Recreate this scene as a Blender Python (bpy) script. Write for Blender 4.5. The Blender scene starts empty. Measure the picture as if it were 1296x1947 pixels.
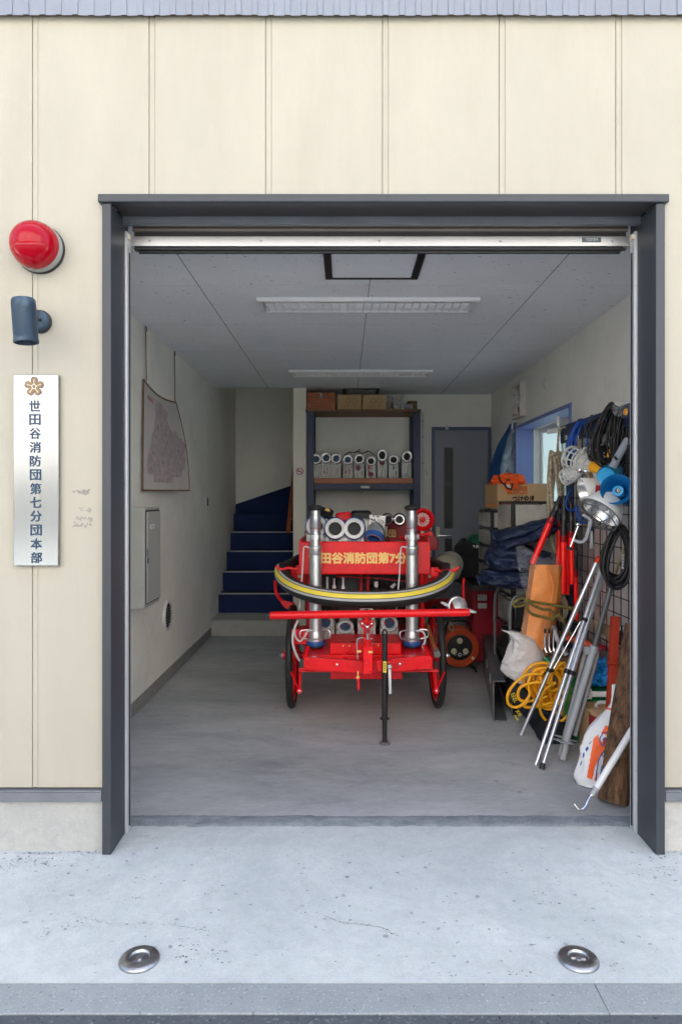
import bpy, bmesh, math, random
from mathutils import Vector, Matrix, Euler, noise
PI = math.pi
R = math.radians
random.seed(7)
scene = bpy.context.scene
COL = scene.collection

# ---------------------------------------------------------------- camera, sky, sun, exposure
H = 1.34                                    # eye height
cam_d = bpy.data.cameras.new("camera")
cam = bpy.data.objects.new("camera", cam_d)
COL.objects.link(cam)
cam.location = (0, 0, H)
cam.rotation_euler = (R(90), 0, 0)
cam_d.sensor_fit = 'HORIZONTAL'
cam_d.sensor_width = 36.0
cam_d.lens = 36.0 * 1300 / 1296
cam_d.shift_x = -7 / 1296
cam_d.shift_y = -23.5 / 1296
cam_d.clip_start = 0.05
cam_d.clip_end = 3000
scene.camera = cam

world = bpy.data.worlds.new("World")
scene.world = world
world.use_nodes = True
wn = world.node_tree.nodes
sky = wn.new('ShaderNodeTexSky')
sky.sky_type = 'NISHITA'
sky.sun_disc = False
SUN_EL, SUN_AZ = R(58), R(14)               # the sun stands behind the fire station, so its front lies in open shade
sky.sun_elevation = SUN_EL
sky.sun_rotation = SUN_AZ
sky.air_density = 1.0
sky.dust_density = 5.0
sky.ozone_density = 0.8
bg = wn['Background']
bg.inputs[1].default_value = 0.15
world.node_tree.links.new(sky.outputs[0], bg.inputs[0])

sun_d = bpy.data.lights.new("sun", 'SUN')
sun_d.energy = 5.0
sun_d.angle = R(0.6)
sun_d.color = (1.0, 0.97, 0.92)
sun = bpy.data.objects.new("sun", sun_d)
COL.objects.link(sun)
sdir = Vector((math.sin(SUN_AZ) * math.cos(SUN_EL), math.cos(SUN_AZ) * math.cos(SUN_EL), math.sin(SUN_EL)))
sun.rotation_euler = (-sdir).to_track_quat('-Z', 'Y').to_euler()
sun.location = (0, 0, 30)

scene.view_settings.view_transform = 'Standard'
scene.view_settings.look = 'None'
scene.view_settings.gamma = 1
scene.view_settings.exposure = 2.05
scene.render.engine = 'CYCLES'
scene.cycles.max_bounces = 12
scene.cycles.diffuse_bounces = 8
scene.cycles.transparent_max_bounces = 16

# ---------------------------------------------------------------- helpers: measuring
F, CX, CY = 1300.0, 655.0, 950.0             # focal length and principal point of the photograph, source pixels
def P(px, py, Y):
    "point seen at source pixel (px, py) at distance Y"
    return Vector(((px - CX) * Y / F, Y, H - (py - CY) * Y / F))
def onX(px, py, X):
    return P(px, py, X * F / (px - CX))
def onZ(px, py, Z=0.0):
    return P(px, py, (H - Z) * F / (py - CY))

# ---------------------------------------------------------------- helpers: materials
def lin(c):
    if isinstance(c, str):
        c = c.lstrip('#')
        v = [int(c[i:i + 2], 16) / 255 for i in (0, 2, 4)]
        return tuple(x / 12.92 if x <= .04045 else ((x + .055) / 1.055) ** 2.4 for x in v)
    return tuple(c)
def mat(name, col, rough=.5, metal=0, var=.12, scale=6, bump=0, bscale=60, spec=.5, alpha=1, trans=0,
        sss=0, coat=0, stretch=(1, 1, 1), dirt=None, dirt_amt=.3, dscale=3, emit=None, ior=1.45, rvar=.1, dstretch=(1, 1, 1)):
    m = bpy.data.materials.new(name)
    m.use_nodes = True
    nt = m.node_tree; N = nt.nodes; L = nt.links
    b = N['Principled BSDF']
    c = lin(col)
    tc = N.new('ShaderNodeTexCoord')
    mp = N.new('ShaderNodeMapping'); mp.inputs['Scale'].default_value = stretch
    L.new(tc.outputs['Object'], mp.inputs[0])
    n1 = N.new('ShaderNodeTexNoise'); n1.inputs['Scale'].default_value = scale; n1.inputs['Detail'].default_value = 6
    n1.inputs['Roughness'].default_value = .65
    L.new(mp.outputs[0], n1.inputs['Vector'])
    ramp = N.new('ShaderNodeValToRGB')
    lo = [max(0, x * (1 - var * 1.6)) for x in c]; hi = [min(1, x * (1 + var)) for x in c]
    ramp.color_ramp.elements[0].position = .3; ramp.color_ramp.elements[0].color = (*lo, 1)
    ramp.color_ramp.elements[1].position = .7; ramp.color_ramp.elements[1].color = (*hi, 1)
    L.new(n1.outputs[0], ramp.inputs[0])
    out = ramp.outputs[0]
    if dirt:
        n3 = N.new('ShaderNodeTexNoise'); n3.inputs['Scale'].default_value = dscale; n3.inputs['Detail'].default_value = 8
        n3.inputs['Roughness'].default_value = .7
        mp3 = N.new('ShaderNodeMapping'); mp3.inputs['Scale'].default_value = dstretch; L.new(tc.outputs['Object'], mp3.inputs[0]); L.new(mp3.outputs[0], n3.inputs['Vector'])
        r3 = N.new('ShaderNodeValToRGB'); r3.color_ramp.elements[0].position = .5; r3.color_ramp.elements[1].position = .72
        L.new(n3.outputs[0], r3.inputs[0])
        ml = N.new('ShaderNodeMath'); ml.operation = 'MULTIPLY'; ml.inputs[1].default_value = dirt_amt
        L.new(r3.outputs[0], ml.inputs[0])
        mx = N.new('ShaderNodeMix'); mx.data_type = 'RGBA'
        L.new(ml.outputs[0], mx.inputs[0]); L.new(out, mx.inputs[6]); mx.inputs[7].default_value = (*lin(dirt), 1)
        out = mx.outputs[2]
    L.new(out, b.inputs['Base Color'])
    if rvar:
        mr = N.new('ShaderNodeMapRange'); mr.inputs[3].default_value = max(.02, rough - rvar); mr.inputs[4].default_value = min(1, rough + rvar)
        L.new(n1.outputs[0], mr.inputs[0]); L.new(mr.outputs[0], b.inputs['Roughness'])
    else:
        b.inputs['Roughness'].default_value = rough
    b.inputs['Metallic'].default_value = metal
    b.inputs['Specular IOR Level'].default_value = spec
    b.inputs['Alpha'].default_value = alpha
    b.inputs['Transmission Weight'].default_value = trans
    b.inputs['IOR'].default_value = ior
    b.inputs['Subsurface Weight'].default_value = sss
    b.inputs['Coat Weight'].default_value = coat
    if emit:
        b.inputs['Emission Color'].default_value = (*lin(emit[0]), 1); b.inputs['Emission Strength'].default_value = emit[1]
    if bump:
        n2 = N.new('ShaderNodeTexNoise'); n2.inputs['Scale'].default_value = bscale; n2.inputs['Detail'].default_value = 5
        L.new(mp.outputs[0], n2.inputs['Vector'])
        bp = N.new('ShaderNodeBump'); bp.inputs['Strength'].default_value = bump; bp.inputs['Distance'].default_value = .01
        L.new(n2.outputs[0], bp.inputs['Height']); L.new(bp.outputs[0], b.inputs['Normal'])
    return m

# ---------------------------------------------------------------- helpers: meshes
ORG = {}
def frame_of(d):
    d = Vector(d).normalized()
    a = Vector((0, 0, 1)) if abs(d.z) < .9 else Vector((0, 1, 0))
    u = a.cross(d).normalized(); v = d.cross(u).normalized()
    return d, u, v
def spline(pts, n=8, closed=False):
    pts = [Vector(p) for p in pts]; out = []; k = len(pts)
    rng = range(k if closed else k - 1)
    for i in rng:
        if closed: p0, p1, p2, p3 = pts[(i - 1) % k], pts[i], pts[(i + 1) % k], pts[(i + 2) % k]
        else: p0, p1, p2, p3 = pts[max(i - 1, 0)], pts[i], pts[i + 1], pts[min(i + 2, k - 1)]
        for j in range(n):
            t = j / n
            out.append(.5 * ((2 * p1) + (p2 - p0) * t + (2 * p0 - 5 * p1 + 4 * p2 - p3) * t * t + (3 * p1 - p0 - 3 * p2 + p3) * t ** 3))
    if not closed: out.append(pts[-1])
    return out
class MB:
    def __init__(s): s.bm = bmesh.new(); s.mi = 0
    def v(s, c): return s.bm.verts.new(Vector(c))
    def f(s, vs, mi=None):
        try: fc = s.bm.faces.new(vs)
        except ValueError: return None
        fc.material_index = s.mi if mi is None else mi
        return fc
    def box(s, x0, x1, y0, y1, z0, z1):
        return s.obox(((x0 + x1) / 2, (y0 + y1) / 2, (z0 + z1) / 2), (abs(x1 - x0), abs(y1 - y0), abs(z1 - z0)))
    def obox(s, c, size, rot=None):
        c = Vector(c); M = Matrix.Identity(3)
        if rot is not None: M = rot if isinstance(rot, Matrix) else Euler(rot).to_matrix()
        a, b, d = [x / 2 for x in size]
        vs = [s.v(c + M @ Vector((sx * a, sy * b, sz * d))) for sx in (-1, 1) for sy in (-1, 1) for sz in (-1, 1)]
        for q in ((0, 1, 3, 2), (4, 6, 7, 5), (0, 4, 5, 1), (2, 3, 7, 6), (0, 2, 6, 4), (1, 5, 7, 3)): s.f([vs[i] for i in q])
        return s
    def beam(s, p0, p1, w, h, up=None):
        p0, p1 = Vector(p0), Vector(p1); d = (p1 - p0).normalized()
        u = Vector(up) if up is not None else (Vector((0, 0, 1)) if abs(d.z) < .9 else Vector((0, -1, 0)))
        r = d.cross(u).normalized(); u = r.cross(d).normalized()
        M = Matrix((r, d, u)).transposed()
        return s.obox((p0 + p1) / 2, (w, (p1 - p0).length, h), M)
    def tube(s, pts, r, n=8, closed=False, caps=True, mifn=None):
        pts = [Vector(p) for p in pts]; k = len(pts); rings = []
        tans = []
        for i in range(k):
            a = pts[(i - 1) % k] if (closed or i > 0) else pts[i]
            b = pts[(i + 1) % k] if (closed or i < k - 1) else pts[i]
            t = b - a
            tans.append(t.normalized() if t.length > 1e-9 else Vector((0, 0, 1)))
        d, u, w = frame_of(tans[0])
        for i in range(k):
            t = tans[i]
            u = (u - t * u.dot(t))
            if u.length < 1e-6: u = frame_of(t)[1]
            u.normalize(); w = t.cross(u)
            rr = r(i / (k - 1)) if callable(r) else r
            rings.append([s.v(pts[i] + u * (rr * math.cos(2 * PI * j / n)) + w * (rr * math.sin(2 * PI * j / n))) for j in range(n)])
        for i in range(k if closed else k - 1):
            A, B = rings[i], rings[(i + 1) % k]
            for j in range(n): s.f([A[j], A[(j + 1) % n], B[(j + 1) % n], B[j]])
        if caps and not closed: s.f(rings[0][::-1]); s.f(rings[-1])
        return s
    def cyl(s, p0, p1, r0, r1=None, n=20, caps=True):
        p0, p1 = Vector(p0), Vector(p1); d = p1 - p0
        return s.lathe(p0, d, [(r0, 0), (r0 if r1 is None else r1, d.length)], n, caps)
    def lathe(s, p0, axis, prof, n=28, caps=True, mis=None, a0=0):
        p0 = Vector(p0); d, u, w = frame_of(axis); rings = []
        for (r, h) in prof:
            if r <= 1e-6: rings.append([s.v(p0 + d * h)])
            else: rings.append([s.v(p0 + d * h + u * (r * math.cos(2 * PI * j / n + a0)) + w * (r * math.sin(2 * PI * j / n + a0))) for j in range(n)])
        for i in range(len(rings) - 1):
            A, B = rings[i], rings[i + 1]; mi = mis[i] if mis else None
            for j in range(n):
                q = (j + 1) % n
                if len(A) == 1 and len(B) == 1: continue
                if len(A) == 1: s.f([A[0], B[q], B[j]], mi)
                elif len(B) == 1: s.f([A[j], A[q], B[0]], mi)
                else: s.f([A[j], A[q], B[q], B[j]], mi)
        if caps:
            if len(rings[0]) > 1: s.f(rings[0][::-1], mis[0] if mis else None)
            if len(rings[-1]) > 1: s.f(rings[-1], mis[-1] if mis else None)
        return s
    def prism(s, poly, ext):
        ext = Vector(ext); a = [s.v(p) for p in poly]; b = [s.v(Vector(p) + ext) for p in poly]; k = len(poly)
        s.f(a[::-1]); s.f(b)
        for i in range(k): s.f([a[i], a[(i + 1) % k], b[(i + 1) % k], b[i]])
        return s
    def sheet(s, fn, nu, nv, mifn=None):
        g = [[s.v(fn(i / nu, j / nv)) for j in range(nv + 1)] for i in range(nu + 1)]
        for i in range(nu):
            for j in range(nv): s.f([g[i][j], g[i + 1][j], g[i + 1][j + 1], g[i][j + 1]], mifn(i / nu, j / nv) if mifn else None)
        return s
    def blob(s, c, rad, amp=.1, freq=3, seed=0, sub=4, boxy=0, rot=None, squash=None, ridge=0):
        c = Vector(c); M = Euler(rot).to_matrix() if rot else Matrix.Identity(3)
        r = bmesh.ops.create_icosphere(s.bm, subdivisions=sub, radius=1)
        off = Vector((seed * 3.1, seed * 1.7, seed * 5.3))
        for v in r['verts']:
            p = v.co.copy()
            if boxy:
                m = max(abs(p.x), abs(p.y), abs(p.z)); p = p.lerp(p / m, boxy)
            nz = noise.noise(v.co * freq + off) + .5 * noise.noise(v.co * freq * 2.3 + off)
            if ridge: nz += ridge * (1 - 2 * abs(noise.noise(v.co * freq * 1.6 - off)) * 1.6)
            p = p * (1 + amp * nz)
            q = Vector((p.x * rad[0], p.y * rad[1], p.z * rad[2]))
            if squash is not None: q.z = max(q.z, squash)
            v.co = c + M @ q
        for fc in s.bm.faces:
            if all(v in fc.verts for v in ()): pass
        vs = set(r['verts'])
        for v in r['verts']:
            for fc in v.link_faces: fc.material_index = s.mi
        return s
    def text(s, body, center, right, up, width=None, height=None, bold=0, thick=.0012, mi=None, skew=0):
        "lettering as flat raised shapes: fits the body's ink box to width x height"
        cu = bpy.data.curves.new('lettering', 'FONT'); cu.body = body; cu.resolution_u = 3
        ob = bpy.data.objects.new('lettering', cu); COL.objects.link(ob)
        dg = bpy.context.evaluated_depsgraph_get(); dg.update()
        me = bpy.data.meshes.new_from_object(ob.evaluated_get(dg))
        co = [v.co.copy() for v in me.vertices]; fs = [list(p.vertices) for p in me.polygons]
        bpy.data.objects.remove(ob); bpy.data.curves.remove(cu); bpy.data.meshes.remove(me)
        if not co: return s
        x0, x1 = min(c.x for c in co), max(c.x for c in co); y0, y1 = min(c.y for c in co), max(c.y for c in co)
        sx = width / (x1 - x0 + 2 * bold) if width else None; sy = height / (y1 - y0 + 2 * bold) if height else None
        sx = sx or sy; sy = sy or sx
        right, up, center = Vector(right).normalized(), Vector(up).normalized(), Vector(center); nrm = right.cross(up).normalized()
        st_ = [(0, 0)] + ([(bold * math.cos(a * PI / 4 + .2), bold * math.sin(a * PI / 4 + .2)) for a in range(8)] if bold else [])
        for si, (dx, dy) in enumerate(st_):          # heavier strokes: the same outline laid again, each a hair higher
            vs = [s.v(center + right * ((c.x + dx - (x0 + x1) / 2) * sx + skew * (c.y + dy - (y0 + y1) / 2) * sy) + up * ((c.y + dy - (y0 + y1) / 2) * sy) + nrm * (thick + si * .00006)) for c in co]
            for q in fs: s.f([vs[i] for i in q], mi)
        return s
    def build(s, name, mats, parent=None, bevel=0, smooth=38, base=None, seg=2, weld=False):
        bm = s.bm
        if weld: bmesh.ops.remove_doubles(bm, verts=bm.verts, dist=1e-5)
        bmesh.ops.recalc_face_normals(bm, faces=bm.faces)
        org = ORG[parent.name] if parent is not None else (Vector(base) if base is not None else Vector((0, 0, 0)))
        bmesh.ops.translate(bm, verts=bm.verts, vec=-org)
        me = bpy.data.meshes.new(name); bm.to_mesh(me); bm.free()
        for m in (mats if isinstance(mats, (list, tuple)) else [mats]): me.materials.append(m)
        if smooth:
            me.polygons.foreach_set('use_smooth', [True] * len(me.polygons)); me.set_sharp_from_angle(angle=R(smooth))
        o = bpy.data.objects.new(name, me); COL.objects.link(o)
        if parent is not None: o.parent = parent; ORG[o.name] = ORG[parent.name]
        else: o.location = org; ORG[o.name] = org
        if bevel:
            b = o.modifiers.new('bevel', 'BEVEL'); b.width = bevel; b.segments = seg; b.limit_method = 'ANGLE'; b.angle_limit = R(40); b.use_clamp_overlap = True
        return o
def thing(name, label, cat, base, group=None):
    o = bpy.data.objects.new(name, None); COL.objects.link(o); o.empty_display_size = .1
    o.location = Vector(base); ORG[o.name] = Vector(base)
    return tag(o, label, cat, group)
def tag(o, label=None, cat=None, group=None, kind=None):
    if label: o['label'] = label
    if cat: o['category'] = cat
    if group: o['group'] = group
    if kind: o['kind'] = kind
    return o
def copy_tree(o, loc, rot=None, label=None, scale=None):
    def rec(src, par):
        c = src.copy(); COL.objects.link(c)
        if par is not None: c.parent = par
        for ch in list(src.children): rec(ch, c)
        return c
    r = rec(o, None); r.location = Vector(loc)
    if rot is not None: r.rotation_euler = rot
    if scale: r.scale = scale
    if label: r['label'] = label
    return r
X_, Y_, Z_ = Vector((1, 0, 0)), Vector((0, 1, 0)), Vector((0, 0, 1))
# ---------------------------------------------------------------- materials
M = {}
M['cream'] = mat('cream siding paint', (.432, .400, .330), .6, var=.05, scale=2.2, bump=.10, bscale=70, stretch=(1, 1, .35), dirt=(.30, .255, .19), dirt_amt=.20, dscale=2.0, dstretch=(2.2, 1, .4))
M['cladding'] = mat('blue grey metal cladding', (.235, .255, .305), .5, var=.06, scale=3)
M['frame'] = mat('slate grey painted steel', (.041, .047, .056), .42, var=.10, scale=3, stretch=(1, 1, .3), bump=.02)
M['frame_dark'] = mat('dark brown grey steel', (.06, .055, .055), .5, var=.1)
M['flash'] = mat('grey flashing', (.17, .18, .20), .4, var=.1)
M['alu'] = mat('aluminium', (.62, .63, .65), .32, 1, var=.02, scale=3, rvar=.03)
M['alu_tube'] = mat('bright aluminium tube', (.66, .68, .72), .36, .85, var=.02, rvar=.02)
M['anodised'] = mat('anodised aluminium', (.60, .61, .63), .38, .35, var=.02, scale=3, rvar=.03)
M['steel'] = mat('galvanised steel', (.52, .55, .58), .35, 1, var=.1)
M['chrome'] = mat('polished metal', (.82, .82, .83), .14, 1, var=.04)
M['cast'] = mat('cast aluminium', (.62, .63, .65), .4, .9, var=.08)
M['rubber'] = mat('black rubber', (.018, .018, .019), .55, var=.2)
M['black'] = mat('black plastic', (.014, .014, .016), .4, var=.2)
M['blackcloth'] = mat('black cloth', (.010, .010, .012), .9, var=.3, bump=.2, bscale=200)
M['inner'] = mat('interior wall paint', (.80, .79, .735), .7, var=.05, scale=1.6, dirt=(.45, .43, .38), dirt_amt=.25, dscale=2.2, bump=.03, bscale=90)
M['column'] = mat('cream column paint', (.80, .78, .68), .6, var=.03)
M['base'] = mat('grey baseboard', (.25, .25, .24), .6, var=.15)
M['seam'] = mat('dark seam', (.05, .05, .055), .8, var=.1)
M['red'] = mat('fire engine red enamel', (.72, .005, .010), .30, var=.08, scale=5, spec=.4, dirt=(.20, .012, .012), dirt_amt=.45, dscale=11, bump=.04, bscale=25)
M['reddark'] = mat('deep red enamel', (.34, .008, .012), .35, var=.12)
M['gold'] = mat('gold lettering paint', (.80, .52, .17), .45, var=.04)
M['white'] = mat('white paint', (.78, .78, .78), .4, var=.04)
M['lightgrey'] = mat('light grey enamel', (.55, .56, .56), .4, var=.05)
M['cabinet'] = mat('beige grey cabinet enamel', (.38, .38, .355), .4, var=.04)
M['carpet'] = mat('navy stair carpet', (.012, .028, .11), .9, var=.2, bump=.3, bscale=300)
M['navyframe'] = mat('navy steel', (.022, .035, .085), .45, var=.12)
M['doorgrey'] = mat('blue grey door', (.22, .235, .28), .45, var=.04)
M['blueframe'] = mat('blue window frame', (.17, .23, .50), .4, var=.04)
M['hose'] = mat('white canvas hose', (.66, .66, .64), .8, var=.10, scale=14, bump=.3, bscale=400, dirt=(.30, .28, .24), dirt_amt=.35, dscale=9)
M['bluerim'] = mat('blue rubber rim', (.02, .08, .28), .4, var=.08)
M['hole'] = mat('dark bore', (.008, .009, .012), .6, var=.1)
M['holeblue'] = mat('dark blue bore', (.012, .05, .13), .5, var=.1)
M['wood'] = mat('brown board', (.21, .10, .045), .55, var=.3, scale=4, stretch=(1, 8, 12))
M['orangewood'] = mat('varnished orange wood', (.36, .10, .028), .4, var=.25, scale=5, stretch=(1, 6, 9))
M['log'] = mat('weathered brown timber', (.15, .078, .038), .8, var=.65, scale=6, stretch=(7, 7, .8), bump=.7, bscale=30, dirt=(.33, .20, .10), dirt_amt=.7, dscale=4)
M['card'] = mat('cardboard', (.50, .33, .17), .85, var=.08, scale=3, bump=.08, bscale=40)
M['cardin'] = mat('cardboard inside', (.40, .26, .13), .9, var=.1)
M['brown'] = mat('dark brown card', (.20, .13, .07), .8, var=.15)
M['navycloth'] = mat('navy nylon', (.010, .020, .058), .55, var=.35, scale=8, bump=.35, bscale=50)
M['orangecloth'] = mat('orange stretcher cloth', (.88, .27, .012), .55, var=.12, scale=7, bump=.15, bscale=40)
M['vest'] = mat('fluorescent orange vest', (.95, .12, .015), .65, var=.12, bump=.2, bscale=30)
M['clear'] = mat('clear plastic film', (.85, .86, .87), .10, var=.03, alpha=.09, bump=1.0, bscale=24, spec=1.0)
M['crinkle'] = mat('crinkled plastic film', (.62, .68, .74), .15, var=.2, scale=12, alpha=.42, bump=1.0, bscale=26, spec=.9)
M['clear2'] = mat('milky drawer plastic', (.46, .45, .41), .2, var=.2, scale=5, alpha=.75)
M['milky'] = mat('milky plastic bag', (.76, .75, .76), .32, var=.08, alpha=.72, bump=.9, bscale=34)
M['glass'] = mat('frosted window glass', (.50, .66, .68), .4, var=.02, trans=.9, rvar=0)
M['darkglass'] = mat('dark glass slot', (.055, .057, .055), .25, var=.2)
M['green'] = mat('green plastic', (.004, .19, .060), .38, var=.10, dirt=(.02, .10, .05), dirt_amt=.5)
M['helmet'] = mat('dark green helmet', (.006, .080, .035), .3, var=.05)
M['yellow'] = mat('yellow paint', (.80, .60, .05), .45, var=.05)
M['yhose'] = mat('yellow orange air hose', (.88, .40, .012), .40, var=.07)
M['hoseyellow'] = mat('yellow stripe rubber', (.82, .66, .08), .5, var=.06)
M['hosegrey'] = mat('grey stripe rubber', (.42, .43, .47), .5, var=.05)
M['reel'] = mat('orange red reel enamel', (.56, .075, .02), .4, var=.12)
M['ivory'] = mat('ivory plastic', (.68, .62, .46), .4, var=.05)
M['gunmetal'] = mat('grey painted steel', (.13, .138, .145), .45, var=.2, dirt=(.16, .10, .07), dirt_amt=.4, dscale=7)
M['rope'] = mat('beige rope', (.46, .39, .28), .9, var=.35, scale=60, bump=.8, bscale=150)
M['olive'] = mat('olive rope', (.20, .16, .045), .9, var=.35, scale=70, bump=.8, bscale=160)
M['baton'] = mat('translucent red baton', (.93, .010, .008), .22, var=.03)
M['batonring'] = mat('dark red collar', (.30, .004, .008), .25, var=.1)
M['bluecord'] = mat('blue cord', (.006, .065, .34), .4, var=.1)
M['blackcord'] = mat('black cord', (.014, .013, .014), .45, var=.2)
M['skyblue'] = mat('light blue plastic', (.045, .40, .74), .35, var=.04)
M['midblue'] = mat('mid blue plastic', (.006, .16, .42), .35, var=.06)
M['tealblue'] = mat('teal blue plastic', (.010, .14, .25), .4, var=.06)
M['greyplastic'] = mat('grey plastic', (.30, .33, .38), .45, var=.05)
M['standgrey'] = mat('grey painted tube', (.36, .375, .40), .45, var=.06)
M['orangepl'] = mat('orange plastic', (.85, .14, .015), .4, var=.06)
M['ylamp'] = mat('yellow orange lamp grip', (.85, .38, .012), .45, var=.06)
M['cage'] = mat('translucent white cage', (.50, .50, .49), .35, var=.04)
M['reflector'] = mat('mirror reflector', (.72, .73, .74), .26, .75, var=.06)
M['whitebag'] = mat('woven white sack', (.74, .74, .75), .55, var=.06, bump=.35, bscale=26)
M['sackorange'] = mat('orange print', (.88, .13, .025), .55, var=.05)
M['sackblue'] = mat('blue print', (.02, .09, .36), .55, var=.05)
M['bluebag'] = mat('blue plastic bag', (.010, .25, .66), .3, var=.25, scale=7, bump=.5, bscale=30)
M['redpost'] = mat('matt red painted wood', (.42, .035, .012), .6, var=.10)
M['redbox'] = mat('crimson plastic', (.40, .012, .035), .4, var=.1)
M['blacktote'] = mat('navy black canvas tote', (.012, .018, .028), .75, var=.3, scale=7, bump=.3, bscale=60)
M['ink'] = mat('black ink', (.012, .012, .014), .6, var=.02)
M['navyink'] = mat('navy enamel lettering', (.010, .045, .10), .4, var=.02)
M['paper'] = mat('white paper label', (.74, .74, .72), .7, var=.04)
M['redink'] = mat('red ink', (.50, .02, .03), .6, var=.03)
M['maroon'] = mat('maroon sticker', (.16, .012, .05), .5, var=.03)
M['greenline'] = mat('green stripe', (.03, .22, .10), .7, var=.05)
M['blueline'] = mat('blue stripe', (.05, .10, .36), .7, var=.05)
M['lampred'] = mat('red lamp dome', (.37, .0015, .012), .08, var=.02, rvar=0, spec=.38)
M['lampgrey'] = mat('grey lamp ring', (.33, .33, .31), .4, var=.05)
M['spot'] = mat('weathered blue grey spotlight', (.020, .042, .070), .5, var=.3, scale=9, stretch=(1, 1, .35), dirt=(.11, .17, .23), dirt_amt=.8, dscale=9)
M['emblem'] = mat('bronze emblem', (.25, .165, .08), .45, .2, var=.05)
M['canvas'] = mat('beige canvas', (.36, .33, .25), .9, var=.2, bump=.4, bscale=120)
M['map'] = mat('yellowed paper', (.50, .48, .46), .8, var=.05)
M['mapline'] = mat('pink grey map print', (.40, .345, .345), .8, var=.22, scale=26)
M['oppdark'] = mat('dark plinth', (.06, .065, .06), .7)
M['ring'] = mat('worn metal ring', (.50, .51, .52), .33, 1, var=.08)
M['whitering'] = mat('worn white ring', (.60, .61, .62), .45, .2, var=.1)
M['scrape'] = mat('grey glue residue', (.29, .28, .245), .8, var=.2)
M['pinkboard'] = mat('pale pink board', (.62, .47, .45), .7, var=.1)
M['drain'] = mat('ground cap steel', (.42, .43, .45), .34, 1, var=.25, scale=25)
M['tarp'] = mat('blue tarpaulin', (.012, .075, .24), .5, var=.25, bump=.4, bscale=20)
M['dieselgreen'] = mat('dark green tube', (.02, .05, .03), .5)

def brushed(name):
    m = mat(name, (.35, .36, .37), .20, 1, var=.03, scale=8, stretch=(40, 40, .6), rvar=.04)
    return m
M['plaque'] = brushed('brushed steel plaque')

def concrete(name, base, dark, light, rough, wash, speck=.5, sscale=1, streak=(1, 1, 1), pit=0):
    m = bpy.data.materials.new(name); m.use_nodes = True
    nt = m.node_tree; N = nt.nodes; L = nt.links; b = N['Principled BSDF']
    tc = N.new('ShaderNodeTexCoord'); mp = N.new('ShaderNodeMapping'); mp.inputs['Scale'].default_value = streak
    L.new(tc.outputs['Object'], mp.inputs[0])
    def nz(sc, det=8, ro=.65, vec=None, dist=0):
        n = N.new('ShaderNodeTexNoise'); n.inputs['Scale'].default_value = sc; n.inputs['Detail'].default_value = det
        n.inputs['Roughness'].default_value = ro; n.inputs['Distortion'].default_value = dist
        L.new(vec or mp.outputs[0], n.inputs['Vector']); return n.outputs[0]
    def rmp(src, p0, p1, c0=(0, 0, 0), c1=(1, 1, 1)):
        r = N.new('ShaderNodeValToRGB'); e = r.color_ramp.elements
        e[0].position = p0; e[1].position = p1; e[0].color = (*c0, 1); e[1].color = (*c1, 1)
        L.new(src, r.inputs[0]); return r.outputs[0]
    def mixc(fac, a, bcol, amt=1.0):
        if amt != 1.0:
            q = N.new('ShaderNodeMath'); q.operation = 'MULTIPLY'; q.inputs[1].default_value = amt; L.new(fac, q.inputs[0]); fac = q.outputs[0]
        x = N.new('ShaderNodeMix'); x.data_type = 'RGBA'; L.new(fac, x.inputs[0]); L.new(a, x.inputs[6])
        if isinstance(bcol, tuple): x.inputs[7].default_value = (*bcol, 1)
        else: L.new(bcol, x.inputs[7])
        return x.outputs[2]
    big = nz(1.3, 9, .7, dist=.6)
    c = rmp(big, .32, .68, tuple(dark), tuple(light))
    mid = nz(7, 9, .75, dist=.4)
    c = mixc(rmp(mid, .42, .70), c, tuple(base), .6)
    c = mixc(rmp(nz(16, 12, .85, dist=.3), .46, .60), c, tuple(x * .80 for x in dark), .55 * wash + .05)
    c = mixc(rmp(nz(21, 12, .85), .52, .62), c, tuple(min(1, x * 1.10) for x in light), .5 * wash + .05)
    c = mixc(rmp(nz(24, 6, .8), .58, .74), c, tuple(x * .72 for x in dark), wash)
    c = mixc(rmp(nz(260 * sscale, 2, .5, tc.outputs['Object']), .60, .72), c, tuple(min(1, x * 1.35) for x in light), speck)
    c = mixc(rmp(nz(190 * sscale, 2, .5, tc.outputs['Object']), .63, .74), c, tuple(x * .45 for x in dark), speck)
    if pit:
        pits = rmp(nz(34, 4, .6, tc.outputs['Object']), .67, .70); where = rmp(nz(2.6, 3, .5, tc.outputs['Object']), .53, .60)
        q = N.new('ShaderNodeMath'); q.operation = 'MULTIPLY'; L.new(pits, q.inputs[0]); L.new(where, q.inputs[1])
        c = mixc(q.outputs[0], c, (.10, .11, .13), pit)
    L.new(c, b.inputs['Base Color'])
    b.inputs['Roughness'].default_value = rough; b.inputs['Specular IOR Level'].default_value = .35
    bp = N.new('ShaderNodeBump'); bp.inputs['Strength'].default_value = .25; bp.inputs['Distance'].default_value = .006
    L.new(nz(90, 6, .7, tc.outputs['Object']), bp.inputs['Height']); L.new(bp.outputs[0], b.inputs['Normal'])
    return m
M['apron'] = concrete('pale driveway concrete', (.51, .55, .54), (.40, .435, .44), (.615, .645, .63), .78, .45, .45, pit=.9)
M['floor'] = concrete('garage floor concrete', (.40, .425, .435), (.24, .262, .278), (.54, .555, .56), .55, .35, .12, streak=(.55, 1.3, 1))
M['kerb'] = concrete('kerb concrete', (.285, .315, .325), (.235, .262, .275), (.345, .37, .375), .8, .35, .8, sscale=.5)
M['asphalt'] = concrete('asphalt', (.075, .088, .098), (.050, .060, .07), (.12, .135, .145), .85, .4, 1, sscale=.4)
M['foundation'] = concrete('foundation concrete', (.42, .42, .40), (.34, .345, .34), (.50, .49, .46), .8, .5, .25)
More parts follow.
